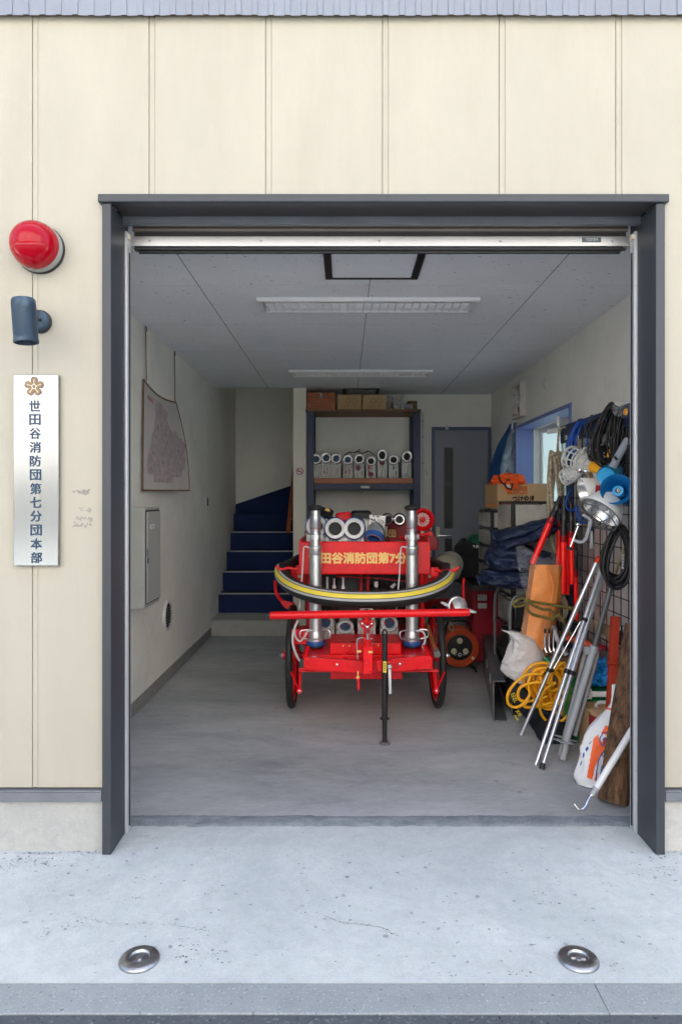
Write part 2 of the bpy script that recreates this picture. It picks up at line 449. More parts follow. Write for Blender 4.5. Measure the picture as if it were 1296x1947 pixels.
M['sill'] = concrete('worn threshold', (.22, .25, .275), (.12, .145, .17), (.38, .405, .42), .7, .8, .3, streak=(7, 9, 1))
M['groundfar'] = concrete('far ground', (.30, .30, .29), (.25, .25, .25), (.33, .33, .33), .9, .3, .2)
def ceilmat():
    m = mat('ceiling board', (.85, .885, .92), .8, var=.03, scale=2)
    nt = m.node_tree; N = nt.nodes; L = nt.links; b = N['Principled BSDF']
    old = b.inputs['Base Color'].links[0].from_socket
    tc = N.new('ShaderNodeTexCoord'); mp = N.new('ShaderNodeMapping'); mp.inputs['Scale'].default_value = (1, 1.6, 1); L.new(tc.outputs['Object'], mp.inputs[0])
    n = N.new('ShaderNodeTexNoise'); n.inputs['Scale'].default_value = 45; n.inputs['Detail'].default_value = 1; L.new(mp.outputs[0], n.inputs['Vector'])
    r = N.new('ShaderNodeValToRGB'); r.color_ramp.elements[0].position = .73; r.color_ramp.elements[1].position = .76; L.new(n.outputs[0], r.inputs[0])
    x = N.new('ShaderNodeMix'); x.data_type = 'RGBA'; L.new(r.outputs[0], x.inputs[0]); L.new(old, x.inputs[6]); x.inputs[7].default_value = (.26, .26, .27, 1)
    L.new(x.outputs[2], b.inputs['Base Color'])
    return m
M['ceil'] = ceilmat()
M['oppwall'] = mat('pale render', (.68, .66, .62), .8, var=.04, scale=.5)
# ---------------------------------------------------------------- the setting
D = 2.6                                      # distance of the facade
LW, RW, CEIL, BACK = -1.31, 1.58, 2.475, 7.37
def struct(name, mb, m, **k):
    return tag(mb.build(name, m, **k), kind='structure')
def ground_sheet(x0, x1, y0, y1, z, n=1):
    mb = MB(); mb.sheet(lambda u, v: Vector((x0 + (x1 - x0) * u, y0 + (y1 - y0) * v, z)), n, n); return mb
struct('ground', ground_sheet(-400, 400, -400, 400, -.06), M['groundfar'])
struct('road', ground_sheet(-60, 60, -5, 1.78, -.004), M['asphalt'])
mb = MB(); mb.box(-60, 60, -12, -5.001, -.1, .05); struct('added_pavement', mb, M['apron'])  # unseen pale strip, added to bounce sunlight toward the bay
mb = MB()
kx = [-12, -7.3, -5.3, -3.3, -1.31, 0.69, 2.69, 4.7, 7, 12]
for a, b in zip(kx, kx[1:]): mb.box(a + .0006, b - .0006, 1.782, 1.893, -.1, 0.0)
struct('kerb', mb, M['kerb'], bevel=.0025)
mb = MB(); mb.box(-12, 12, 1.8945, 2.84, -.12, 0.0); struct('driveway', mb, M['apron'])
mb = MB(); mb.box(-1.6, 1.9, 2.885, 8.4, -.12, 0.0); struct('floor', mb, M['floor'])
# worn threshold between them: a shallow rough ledge
mb = MB()
def thr(u, v):
    x = -1.0 + 2.3 * u; y = 2.800 + .092 * v
    y += .010 * noise.noise((x * 9, v * 1.5, 7)) + .006 * noise.noise((x * 31, v, 2))
    z = .0015 + .005 * math.sin(PI * v) ** .5 * (1 + .6 * noise.noise((x * 6, v * 2, 0))) + .002 * noise.noise((x * 30, v * 8, 3))
    return Vector((x, y, z))
mb.sheet(thr, 160, 10); struct('threshold', mb, M['sill'])

# ---- the fire station building and its parts
bld = thing('fire_station', 'cream panelled fire station with an open slate framed garage bay and grey metal cladding above', 'building', (0, D, 0))
seams = [-1.188 + .4435 * k for k in range(-8, 9)]
def siding(x0, x1, z0, z1):
    mb = MB(); prof = []
    pts = [(-9, 0)]
    for s_ in seams: pts += [(s_ - .002, 0), (s_, .002), (s_, .008), (s_ + .003, .008), (s_ + .003, .0018), (s_ + .0205, .002), (s_ + .0215, .0038), (s_ + .0232, .0038), (s_ + .025, 0)]
    pts += [(9, 0)]
    ins = [(x, y) for x, y in pts if x0 < x < x1]
    def yat(x):
        for (a, ya), (b, yb) in zip(pts, pts[1:]):
            if a <= x <= b: return ya if b == a else ya + (yb - ya) * (x - a) / (b - a)
    prof = [(x0, yat(x0))] + ins + [(x1, yat(x1))]
    lo = [mb.v((x, D + y, z0)) for x, y in prof]; hi = [mb.v((x, D + y, z1)) for x, y in prof]
    for i in range(len(prof) - 1): mb.f([lo[i], lo[i + 1], hi[i + 1], hi[i]])
    bl = [mb.v((x, D + .03, z0)) for x in (x0, x1)]; mb.f(lo[::-1] + [bl[0], bl[1]])
    return mb
for (a, b, c, d) in ((-4.2, -.918, .245, 3.180), (1.211, 4.4, .245, 3.180), (-.918, 1.211, 2.486, 3.180)):
    siding(a, b, c, d).build('siding', M['cream'], bld, smooth=0)
# structural wall behind the siding
mb = MB()
mb.box(-4.2, -.915, D + .03, 2.845, 0, 3.4); mb.box(1.208, 4.4, D + .03, 2.845, 0, 3.4); mb.box(-.915, 1.208, D + .16, 2.92, 2.50, 3.4)
mb.build('front_wall', M['inner'], bld)
# ribbed grey cladding above
mb = MB(); x = -4.2; prof = []
while x < 4.4:
    prof += [(x, .0), (x + .0375, .0), (x + .0395, -.005), (x + .0585, -.005), (x + .0605, 0)]; x += .0615
lo = [mb.v((px_, D - .024 + y, 3.165 + (.002 if int(px_ * 3) % 2 else 0))) for px_, y in prof]; hi = [mb.v((px_, D - .024 + y, 4.7)) for px_, y in prof]
for i in range(len(prof) - 1): mb.f([lo[i], lo[i + 1], hi[i + 1], hi[i]])
mb.build('metal_cladding', M['cladding'], bld, smooth=0)
mb = MB(); mb.box(-4.2, 4.4, D - .004, D + .03, 3.1805, 3.187); mb.build('soffit_strip', M['brown'], bld)
mb = MB(); mb.box(-4.2, 4.4, D - .02, D + .03, 3.2, 4.7); mb.build('upper_wall', M['frame_dark'], bld)
# flashing strip and foundation
for a, b in ((-4.2, -.918), (1.211, 4.4)):
    mb = MB(); mb.box(a, b, D - .020, D + .02, .197, .232); mb.box(a, b, D - .016, D + .02, .232, .238); mb.build('flashing', M['flash'], bld, bevel=.002)
    mb = MB(); mb.box(a, b, D + .004, D + .03, 0, .2); mb.build('foundation_wall', M['foundation'], bld)
# steel frame round the bay
mb = MB()
mb.box(-.914, -.880, D - .024, 2.742, 0, 2.458)
mb.box(-.914, -.90, 2.742, 2.846, 0, 2.5); mb.build('bay_frame', M['frame'], bld, bevel=.003); mb = MB()
mb.box(1.172, 1.207, D - .024, 2.742, 0, 2.458); mb.box(1.187, 1.207, 2.742, 2.846, 0, 2.5)
mb.build('bay_frame', M['frame'], bld, bevel=.003)
mb = MB(); mb.box(-.927, 1.219, D - .034, D + .01, 2.459, 2.490); mb.build('head_cap', M['frame'], bld, bevel=.004)
mb = MB(); mb.box(-.880, 1.172, D + .002, 2.706, 2.462, 2.50); mb.build('head_soffit', M['frame_dark'], bld)
mb = MB(); mb.box(-.880, 1.172, 2.706, 2.722, 2.436, 2.50); mb.box(-.880, 1.172, 2.702, 2.726, 2.431, 2.436); mb.build('head_trim', mat('lighter slate trim', (.085, .10, .12), .4), bld, bevel=.002)
# sealant beside the frame
for a, b in ((-.9175, -.9142), (1.2072, 1.2105)):
    mb = MB(); mb.box(a, b, D - .004, D + .01, 0.24, 2.458); mb.build('sealant', M['base'], bld)
# glue residue of a removed notice: thin grey scrapes
mb = MB(); rr = random.Random(3)
for (cx_, cy_, w, n) in ((155, 935, 30, 26), (160, 969, 30, 12), (160, 986, 30, 22), (157, 999, 34, 22)):
    for i in range(n):
        c = P(cx_ + rr.uniform(-w / 2, w / 2), cy_ + rr.gauss(0, 2.2), D) ; a = rr.uniform(.003, .011); b = rr.uniform(.001, .0030); t = rr.uniform(-.5, 1.0)
        q = [Vector((math.cos(t) * x - math.sin(t) * z, 0, math.sin(t) * x + math.cos(t) * z)) for x, z in ((-a, -b), (a * .4, -b * 1.4), (a, b * .3), (-a * .3, b))]
        mb.prism([c + p + Vector((0, -.0006 - i * 2e-5, 0)) for p in q], (0, .0004, 0))
mb.build('glue_residue', M['scrape'], bld, smooth=0)
mb = MB(); mb.box(-4.25, 2.35, D - .05, 8.4, 4.7, 4.95); mb.build('roof', M['flash'], bld)
for q in ((-4.2, LW - .12, 8.2, 8.33), (2.2, 2.3, 2.846, 3.4), (-4.2, -4.1, 2.846, 8.2)):
    mb = MB(); mb.box(*q, 0, 4.7); mb.build('outer_wall', M['cream'], bld)
# tiny repair plugs in the siding
for px_, py_ in ((181, 638), (184, 915), (90, 39), (97, 38), (1271, 605), (187, 1462)):
    mb = MB(); c = P(px_, py_, D); mb.cyl(c + Vector((0, .001, 0)), c + Vector((0, -.0012, 0)), .0055, n=12); mb.build('repair_plug', M['cream'], bld)

# ---- across the street, behind the camera: a sunlit pale block (the red lamp mirrors it; made pale and tall to bounce sun into the bay)
opp = thing('apartment_building', 'sunlit pale apartment block across the street mirrored in the red lamp', 'building', (0, -11, 0))
mb = MB(); mb.box(-16, 16, -19, -11, -.05, 14.0); mb.build('wall', M['oppwall'], opp)
mb = MB(); mb.box(-16, 16, -11.0, -10.9, -.05, 1.9); mb.build('added_plinth', M['oppdark'], opp)  # unseen dark band, added to darken the plaque's lower reflection
for k in range(9):
    for z in (1.4, 4.0, 6.8, 9.6, 12.2):
        x = -13 + 3.25 * k; mb = MB(); mb.box(x - .8, x + .8, -11.0, -10.96, z - .05, z + 1.25); w = mb.build('window', M['white'], opp)
        mb = MB(); mb.box(x - .74, x + .74, -10.96, -10.95, z, z + 1.2); mb.build('pane', M['darkglass'], w)
mb = MB(); mb.box(-16.2, 16.2, -19.2, -10.8, 14.0, 14.3); mb.build('roof', M['flash'], opp)

# ---- inside
mb = MB(); mb.box(LW - .12, LW, 2.846, 8.23, 0, 4.2); mb.build('inner_wall', M['inner'], bld)
mb = MB(); mb.box(LW, LW + .006, 2.85, 6.69, 0, .085); mb.build('baseboard', M['base'], bld)
wy0, wy1, wz0, wz1 = 4.76, 6.30, .98, 2.017
mb = MB()
mb.box(RW, RW + .25, 2.846, wy0, 0, CEIL + .1); mb.box(RW, RW + .25, wy1, BACK + .1, 0, CEIL + .1)
mb.box(RW, RW + .25, wy0, wy1, 0, wz0); mb.box(RW, RW + .25, wy0, wy1, wz1, CEIL + .1)
mb.build('inner_wall', M['inner'], bld)
PX0, PX1, PY = -.522, -.389, 6.93            # partition between the stairs and the bay
mb = MB(); mb.box(PX1, RW, BACK, BACK + .1, 0, CEIL + .1); mb.build('inner_wall', M['inner'], bld)
mb = MB(); mb.box(PX0, PX1, PY, 8.23, 0, 4.2); mb.build('partition_wall', M['column'], bld, bevel=.004)
mb = MB(); mb.box(LW - .12, 2.2, 8.23, 8.33, 0, 4.2); mb.build('inner_wall', M['inner'], bld)
mb = MB(); mb.box(LW - .12, RW + .17, 2.80, PY, CEIL, CEIL + .15); mb.box(PX1, RW + .17, PY, BACK + .1, CEIL, CEIL + .15)
mb.build('ceiling', M['ceil'], bld)
mb = MB(); mb.box(LW - .12, RW + .6, 2.84, 8.33, 4.2, 4.35); mb.box(LW - .12, 2.2, PY, PY + .05, CEIL + .15, 4.2); mb.build('roof_slab', M['inner'], bld)
mb = MB()
for x in (-.773, .131, 1.035): mb.box(x - .0016, x + .0016, 2.92, PY if x < -.4 else BACK, CEIL - .0008, CEIL + .01)
mb.build('ceiling_seam', M['seam'], bld)
mb = MB()
for y in (3.62, 4.42, 5.24, 6.05, 6.87): mb.box(LW, RW, y - .0009, y + .0009, CEIL - .0005, CEIL + .01)
mb.build('ceiling_seam', M['lightgrey'], bld)
for (x0, x1, y0, y1) in ((-.098, .372, 3.02, 3.49), (-.02, .36, 6.96, 7.30)):    # inspection hatches
    mb = MB(); mb.box(x0, x0 + .035, y0, y1, CEIL - .012, CEIL + .01); mb.box(x1 - .035, x1, y0, y1, CEIL - .012, CEIL + .01)
    mb.box(x0 + .035, x1 - .035, y1 - .014, y1, CEIL - .012, CEIL + .01); mb.box(x0 + .035, x1 - .035, y0, y0 + .014, CEIL - .012, CEIL + .01)
    hf = mb.build('ceiling_hatch', M['black'], bld, bevel=.002)
    mb = MB(); mb.box(x0 + .037, x1 - .037, y0 + .016, y1 - .016, CEIL - .006, CEIL + .005); mb.build('hatch_panel', M['ceil'], hf)
# stairs: concrete landing, then navy carpeted steps with pale nosings, turning right at the top
st = [(7.10, .36), (7.35, .562), (7.60, .764), (7.85, .966), (8.06, 1.168)]
mb = MB(); mb.box(LW, PX0, 6.70, 7.10, 0, .165); stair = mb.build('staircase', M['foundation'], bld, bevel=.004)
mb = MB()
for i, (y, z) in enumerate(st): mb.box(LW + .001, PX0 - .001, y, 8.229, .165 if i == 0 else st[i - 1][1], z)
mb.box(-.80, PX0 - .001, 8.12, 8.229, 1.168, 1.37)
mb.prism([Vector((LW, 8.222, 1.168)), Vector((PX0, 8.222, 1.168)), Vector((PX0, 8.222, 1.55)), Vector((LW, 8.222, 1.285))], (0, .006, 0))
mb.build('stair_carpet', M['carpet'], stair)
mb = MB()
for y, z in st[:4]: mb.box(LW + .003, PX0 - .003, y - .008, y + .03, z - .004, z + .007)
mb.build('nosing', M['lightgrey'], stair, bevel=.002)
mb = MB(); mb.box(LW + .003, PX0 - .003, 6.694, 6.72, .155, .168); mb.build('nosing', M['base'], stair)
mb = MB(); mb.tube(spline([(-.575, 7.02, 1.03), (-.575, 7.04, 1.08), (-.575, 7.8, 1.70), (-.575, 8.1, 1.95)], 6), .021, 10)
for y in (7.15, 7.8): mb.tube([(-.575, y, 1.03 + (y - 7.0) * .83), (-.523, y, 1.0 + (y - 7.0) * .83)], .008, 6)
mb.build('handrail', M['orangewood'], bld)
# back door, metal framed
dx0, dx1, dz = .935, 1.572, 2.122
mb = MB(); mb.box(dx0, dx0 + .035, BACK - .03, BACK + .01, 0, dz); mb.box(dx1 - .03, dx1, BACK - .03, BACK + .01, 0, dz); mb.box(dx0 + .035, dx1 - .03, BACK - .03, BACK + .01, dz - .035, dz)
mb.build('door_frame', mat('blue door frame', (.075, .095, .20), .4), bld, bevel=.002)
mb = MB(); mb.box(dx0 + .037, dx1 - .032, BACK - .018, BACK + .01, .02, dz - .037); door = mb.build('door', M['doorgrey'], bld)
def dp(px_, py_): return P(px_, py_, BACK - .018)
a, b = dp(846, 853), dp(859, 1003)
mb = MB(); mb.box(a.x - .012, b.x + .012, BACK - .023, BACK - .017, b.z - .012, a.z + .012); mb.build('slot_frame', M['frame_dark'], door, bevel=.002)
mb = MB(); mb.box(a.x, b.x, BACK - .0255, BACK - .022, b.z, a.z); mb.build('slot_window', M['darkglass'], door)
mb = MB(); a, b = dp(846, 1024), dp(858, 1072)
mb.box(a.x - .006, b.x + .006, BACK - .021, BACK - .017, b.z, a.z)
k = 12
for i in range(k):
    z = b.z + (a.z - b.z) * (i + .5) / k; mb.obox(((a.x + b.x) / 2, BACK - .025, z), (b.x - a.x, .012, .004), (R(35), 0, 0))
mb.build('louvre', M['frame_dark'], door, smooth=0)
mb = MB(); c = dp(832, 1018); mb.box(c.x - .02, c.x + .02, BACK - .026, BACK - .017, c.z - .02, c.z + .09); mb.build('lock_plate', M['ivory'], door, bevel=.003)
mb = MB(); mb.tube([c + Vector((0, -.005, 0)), c + Vector((0, -.05, 0)), c + Vector((.03, -.055, 0)), c + Vector((.14, -.055, -.004))], .011, 10); mb.build('handle', M['chrome'], door)
mb = MB(); mb.box(1.08, 1.11, BACK - .05, BACK - .03, dz - .03, dz + .01); mb.build('door_stop', M['lightgrey'], door)
# window in the right wall: blue lining, white sash, frosted glass
lin_ = M['blueframe']; x0, x1 = RW - .012, RW + .150
mb = MB()
mb.box(x0, x1, wy0, wy0 + .03, wz0, wz1); mb.box(x0, x1, wy1 - .03, wy1, wz0, wz1); mb.box(x0, x1, wy0 + .03, wy1 - .03, wz1 - .03, wz1); mb.box(x0, x1, wy0 + .03, wy1 - .03, wz0, wz0 + .03)
win = mb.build('window', lin_, bld, bevel=.002)
mb = MB(); x0, x1 = RW + .1505, RW + .248
mb.box(x0, x1, wy0, wy0 + .03, wz0, wz1); mb.box(x0, x1, wy1 - .032, wy1, wz0, wz1); mb.box(x0, x1, wy0 + .03, wy1 - .032, wz1 - .032, wz1); mb.box(x0, x1, wy0 + .03, wy1 - .032, wz0, wz0 + .03)
mb.build('window_frame', M['white'], win, bevel=.002)
mb = MB(); xs = RW + .18
for (ya, yb) in ((wy0 + .031, 5.56), (5.50, wy1 - .031)):
    o = 0 if ya < 5.2 else .03
    mb.box(xs + o, xs + o + .028, ya, ya + .045, wz0 + .031, wz1 - .031); mb.box(xs + o, xs + o + .028, yb - .045, yb, wz0 + .031, wz1 - .031)
    mb.box(xs + o, xs + o + .028, ya + .045, yb - .045, wz1 - .075, wz1 - .031); mb.box(xs + o, xs + o + .028, ya + .045, yb - .045, wz0 + .031, wz0 + .08)
mb.build('sash', M['white'], win, bevel=.002)
mb = MB(); mb.box(xs + .010, xs + .014, wy0 + .07, 5.52, wz0 + .07, wz1 - .07); mb.build('pane', M['glass'], win)
mb = MB(); mb.box(xs + .041, xs + .045, 5.54, wy1 - .07, wz0 + .07, wz1 - .07); mb.build('pane', M['glass'], win)

# ---- roller shutter, raised
sh = thing('roller_shutter', 'raised steel roller shutter with polished bottom bar under the bay head', 'shutter', (.146, 2.80, 0))
mb = MB()
for i, z in enumerate((2.4555, 2.4400)): mb.box(-.87, 1.162, 2.80 - .004 * i, 2.815, z, z + .0150)
mb.build('slat', mat('brownish shutter slat', (.26, .21, .18), .4), sh, bevel=.005)
mb = MB(); mb.box(-.866, 1.158, 2.816, 2.83, 2.37, 2.475); mb.build('slat', M['frame_dark'], sh)
z0, z1 = P(0, 467, 2.79).z, P(0, 448.5, 2.79).z
mb = MB(); mb.box(-.871, 1.162, 2.7925, 2.825, z0, z1); mb.box(-.869, 1.160, 2.7915, 2.7925, z0, z0 + .004); bar = mb.build('bottom_bar', M['alu'], sh, bevel=.003)
for px_ in (284, 496, 721, 950, 1163):
    mb = MB(); c = P(px_, 458, 2.7925); mb.lathe(c, (0, -1, 0), [(.0055, 0), (.0055, .002), (.003, .004), (0, .004)], 12); mb.build('bolt', M['steel'], bar)
c = P(1124, 455.5, 2.7925)
mb = MB(); mb.box(c.x - .039, c.x + .039, 2.7912, 2.7925, c.z - .010, c.z + .010); bd = mb.build('maker_label', mat('dark label', (.10, .12, .15), .4), bar)
mb = MB(); mb.text('TOSTEM', c + Vector((0, -.0018, 0)), X_, Z_, width=.05, height=.012, bold=.02, thick=.0006); mb.build('lettering', M['lightgrey'], bd)
mb = MB(); mb.box(-.860, 1.140, 2.796, 2.818, z0 - .016, z0); mb.box(-.845, 1.13, 2.800, 2.812, z0 - .027, z0 - .016); mb.build('rubber_seal', M['rubber'], sh, bevel=.004)
for sx, x0, x1 in ((1, -.8995, -.8715), (-1, 1.1865, 1.1625)):
    mb = MB(); a, b = min(x0, x1), max(x0, x1); w = b - a
    mb.box(a, b, 2.744, 2.765, .0, 2.42); mb.box(a, b, 2.777, 2.79, .0, 2.42); mb.box(*((a, a + w * .45) if sx > 0 else (b - w * .45, b)), 2.765, 2.777, 0, 2.42)
    g = mb.build('guide_rail', M['anodised'], sh, bevel=.0025)
    mb = MB(); xx = b + .0005 if sx > 0 else a - .0005
    mb.box(xx - .002, xx + .002, 2.7665, 2.7755, .02, 2.34); mb.build('brush_seal', M['rubber'], g)
    for zz in (.25, .62, 1.0, 1.4, 1.8, 2.2):
        mb = MB(); mb.lathe((((a + b) / 2) + .006 * sx, 2.744, zz), (0, -1, 0), [(.003, 0), (.003, .001), (0, .0018)], 8); mb.build('screw', M['steel'], g)
    mb = MB(); mb.obox(((a + b) / 2 + .012 * sx, 2.757, 2.40), (.018, .02, .022)); mb.build('rail_cap', M['ivory'], g, bevel=.004)

# ---- fixtures on the facade
lamp = thing('alarm_lamp', 'glossy red dome lamp with grey ring mounted high on the cream wall', 'lamp', (-1.155, D, 2.290))
lc = Vector((-1.155, D - .001, 2.290)); ax = (0, -1, 0)
mb = MB(); mb.lathe(lc, ax, [(.093, 0), (.093, .012), (.089, .014), (.0, .014)], 48); mb.build('gasket', M['rubber'], lamp)
mb = MB(); mb.lathe(lc, ax, [(.090, .012), (.091, .038), (.087, .046), (0, .046)], 56); mb.build('ring', M['lampgrey'], lamp)
mb = MB(); prof = [(.0885 * math.cos(t) ** .95 if t < 1.569 else 0, .044 + .094 * math.sin(t)) for t in [i * (PI / 2) / 18 for i in range(19)]]
mb.lathe(lc, ax, prof, 64); mb.build('dome', M['lampred'], lamp, smooth=60)
sp = thing('wall_spotlight', 'weathered blue grey cylinder spotlight tilted on a round mount above the name plaque', 'spotlight', (-1.145, D, 2.02))
mc = P(77, 612, D - .001)
mb = MB(); mb.lathe(mc, ax, [(.044, 0), (.044, .008), (.040, .010), (0, .010)], 36); mb.build('gasket', M['rubber'], sp)
mb = MB(); mb.lathe(mc, ax, [(.040, .009), (.040, .026), (.034, .032), (0, .032)], 36); mb.build('mount', M['spot'], sp, bevel=.002)
mb = MB(); mb.lathe(mc + Vector((.014, -.031, 0)), ax, [(.006, 0), (.006, .004), (0, .006)], 12); mb.tube([mc + Vector((-.01, -.03, .0)), mc + Vector((-.03, -.10, .004))], .015, 12); mb.obox(mc + Vector((-.008, -.075, .042)), (.018, .018, .02)); mb.build('knuckle', M['black'], sp, bevel=.003)
a, b = P(44, 568, 2.44), P(50, 652, 2.44); d = (b - a)
mb = MB(); mb.lathe(a, d, [(0, 0), (.037, 0), (.0405, .005), (.0415, .02), (.0415, d.length - .014), (.043, d.length - .012), (.043, d.length - .002), (.039, d.length), (.036, d.length - .03), (0, d.length - .03)], 40, caps=False); mb.build('housing', M['spot'], sp)

pl = thing('name_plaque', 'tall brushed steel plaque with a bronze blossom emblem and dark vertical characters', 'sign', (-1.17, D, 1.08))
py_ = D - .022
a, b = P(25, 712, py_), P(111, 1076, py_)
mb = MB(); mb.box(a.x, b.x, py_, D - .002, b.z, a.z); mb.build('plate', M['plaque'], pl, bevel=.002)
chars = '世田谷消防団第七分団本部'
mb = MB()
for i, ch in enumerate(chars):
    yy = 771.5 + 26.25 * i; xx = 66.2 + i * .28
    c = P(xx, yy, py_)
    mb.text(ch, c + Vector((0, -.0004, 0)), X_, Z_, width=.0425, height=.042, bold=.022, thick=.0010)
mb.build('lettering', M['navyink'], pl, smooth=0)
ec = P(65, 735, py_ - .0006)
mb = MB(); pts = []
for k in range(5):
    for (t, r) in ((-.60, .0155), (-.50, .0255), (-.34, .0315), (-.17, .0345), (-.07, .0345), (0, .0305), (.07, .0345), (.17, .0345), (.34, .0315), (.50, .0255), (.60, .0155)):
        an = PI / 2 + k * 2 * PI / 5 + t; pts.append(ec + Vector((math.cos(an) * r, 0, math.sin(an) * r)))
mb.prism(pts, (0, -.0022, 0)); em = mb.build('emblem', M['emblem'], pl)
mb = MB(); q = ec + Vector((0, -.0026, 0))
for k in range(5):
    an = PI / 2 + k * 2 * PI / 5; u = Vector((math.cos(an), 0, math.sin(an)))
    mb.beam(q + u * .007, q + u * .025, .0013, .0008, Y_); mb.cyl(q + u * .025 + Y_ * .0004, q + u * .025 - Y_ * .0006, .0019, n=8)
    an2 = an + PI / 5 * 1; w = Vector((math.cos(an + 2 * PI / 5), 0, math.sin(an + 2 * PI / 5)))
    mb.beam(q + u * .009, q + w * .009, .0012, .0008, Y_); mb.beam(q + u * .013, q - w * .009 + u * .002, .0010, .0006, Y_)
mb.build('stamen', M['white'], em, smooth=0)
mb = MB(); ol = [ec + (p - ec) * 1.06 + Vector((0, -.0006, 0)) for p in pts]; mb.tube(ol, .0008, 5, closed=True); mb.build('outline', M['navyink'], em)

# ---- round caps in the driveway
for i, (px_, lab) in enumerate(((265, 'round steel ground cap in the driveway below the left frame post'), (1099, 'round steel ground cap in the driveway below the right frame post'))):
    c = onZ(px_, 1827); c.z = .001
    if i == 0:
        cap = thing('ground_cap', lab, 'ground cap', c, 'steel caps set in the driveway')
        mb = MB(); mb.lathe(c, Z_, [(.058, 0), (.058, .003), (.055, .008), (.051, .0105), (.036, .0120), (.030, .0115), (.027, .006), (.0, .0055)], 48); mb.build('rim', M['drain'], cap, smooth=50)
        mb = MB(); mb.lathe(c, Z_, [(.009, .0055), (.009, .009), (0, .0095)], 16); mb.obox(c + Vector((0, 0, .0075)), (.040, .006, .004), (0, 0, 1.1)); mb.build('slot_bolt', M['steel'], cap)
    else: copy_tree(cap, c, (0, 0, 1.9), lab)
# ---------------------------------------------------------------- the fire pump cart
XC = .128
cart = thing('fire_pump_cart', 'red two wheeled fire pump cart with a lettered front board parked in the bay', 'cart', (XC, 4.43, 0))
RED, DRED = M['red'], M['reddark']
# wheels
def wheel(xw, side):
    ax = Vector((xw, 4.43, .33)); o_ = Vector((side, 0, 0))
    mb = MB(); mb.cyl(ax - o_ * .05, ax + o_ * .045, .036, n=20); mb.cyl(ax + o_ * .045, ax + o_ * .062, .026, n=16); w = mb.build('wheel', RED, cart, bevel=.004)
    n = 64; ring = [ax + Vector((0, math.cos(2 * PI * i / n) * .307, math.sin(2 * PI * i / n) * .307)) for i in range(n)]
    mb = MB(); mb.tube(ring, .0225, 12, closed=True); mb.build('tyre', M['rubber'], w, smooth=60)
    mb = MB(); ring = [ax + (p - ax) * (.276 / .305) for p in ring]; mb.tube(ring, .017, 8, closed=True); mb.build('rim', RED, w, smooth=60)
    mb = MB()
    for i in range(20):
        a = 2 * PI * i / 20; hub = ax + o_ * (.03 if i % 2 else -.03) + Vector((0, math.cos(a + .5) * .034, math.sin(a + .5) * .034))
        mb.tube([hub, ax + Vector((0, math.cos(a) * .268, math.sin(a) * .268))], .0035, 5)
    mb.build('spokes', RED, w)
    mb = MB(); mb.lathe(ax + o_ * .062, o_, [(.018, 0), (.018, .012), (.010, .013), (.010, .024), (0, .026)], 6, a0=.3); mb.build('axle_nut', M['steel'], w, bevel=.002)
wheel(-.337, -1); wheel(.593, 1)
mb = MB(); mb.cyl((-.30, 4.43, .33), (.556, 4.43, .33), .020); mb.build('axle', DRED, cart)
# chassis
mb = MB()
for x in (-.17, .426): mb.box(x - .022, x + .022, 3.93, 5.35, .392, .437)
mb.box(-.17, .426, 5.30, 5.35, .392, .437); mb.box(-.148, .404, 4.4, 4.45, .392, .437)
mb.build('chassis', RED, cart, bevel=.003)
mb = MB(); mb.box(-.235, .492, 3.905, 5.36, .4385, .447); mb.box(-.235, .492, 3.898, 3.906, .425, .452); mb.box(-.240, -.234, 3.898, 5.36, .43, .462); mb.box(.491, .497, 3.898, 5.36, .43, .462)
mb.build('deck', RED, cart, bevel=.002)
# chevron cross beam in front of the deck
yb = 3.83
def cp(px_, py_, y=yb): return P(px_, py_, y)
mb = MB()
for poly in ([(577, 1250), (690, 1258), (690, 1281), (577, 1274)], [(704, 1257), (812, 1247), (822, 1250), (822, 1272), (704, 1281)]):
    mb.prism([cp(*p) for p in poly], (0, .055, 0))
mb.build('cross_beam', RED, cart, bevel=.003)
a, b = cp(577, 1250), cp(585, 1238); mb = MB()
mb.prism([cp(577, 1250), cp(582, 1232, 3.9), cp(588, 1232, 3.9), cp(583, 1250)], (0, .06, 0)); mb.build('deck_gusset', RED, cart, bevel=.002); mb = MB(); mb.prism([cp(811, 1247), cp(804, 1231, 3.9), cp(810, 1231, 3.9), cp(818, 1248)], (0, .06, 0))
mb.build('deck_gusset', RED, cart, bevel=.002)
a, b = P(692, 1235, 3.79), P(709, 1281, 3.79)
mb = MB(); mb.box(a.x - .006, b.x - .004, 3.775, 3.84, b.z, a.z + .02); mb.build('drawbar_socket', RED, cart, bevel=.003)
a, b = P(628, 1276, 4.02), P(764, 1290, 4.02)
mb = MB(); mb.box(a.x, b.x, 4.0, 4.5, b.z, .392); mb.build('under_tray', RED, cart, bevel=.003)
mb = MB(); z = P(0, 1277, 3.90).z; mb.cyl((-.262, 3.91, z), (.535, 3.91, z), .0065, n=12)
mb.build('brake_rod', RED, cart)
for px0, px1, pb in ((571, 569, 1313), (825, 829, 1313)):
    t0, t1 = P(px0, 1272, 3.93), P(px1, pb, 3.98)
    mb = MB(); mb.beam(t0, t1, .016, .010, Y_); mb.cyl(t1 + Vector((0, -.012, 0)), t1 + Vector((0, .012, 0)), .016, n=16); mb.cyl(t0 + Vector((-.01, -.006, 0)), t0 + Vector((.045 if px0 < 700 else -.045, -.006, 0)), .008, n=10)
    lv = mb.build('brake_lever', RED, cart, bevel=.002)
    mb = MB(); mb.lathe(t1 + Vector((0, -.012, 0)), (0, -1, 0), [(.007, 0), (.007, .004), (0, .006)], 6); mb.build('bolt', M['steel'], lv)
    mb = MB(); d_ = 1 if px0 > 700 else -1
    mb.tube([t1, P(845 if d_ > 0 else 553, 1278, 4.05)], .006, 6); mb.build('brake_arm', RED, lv)
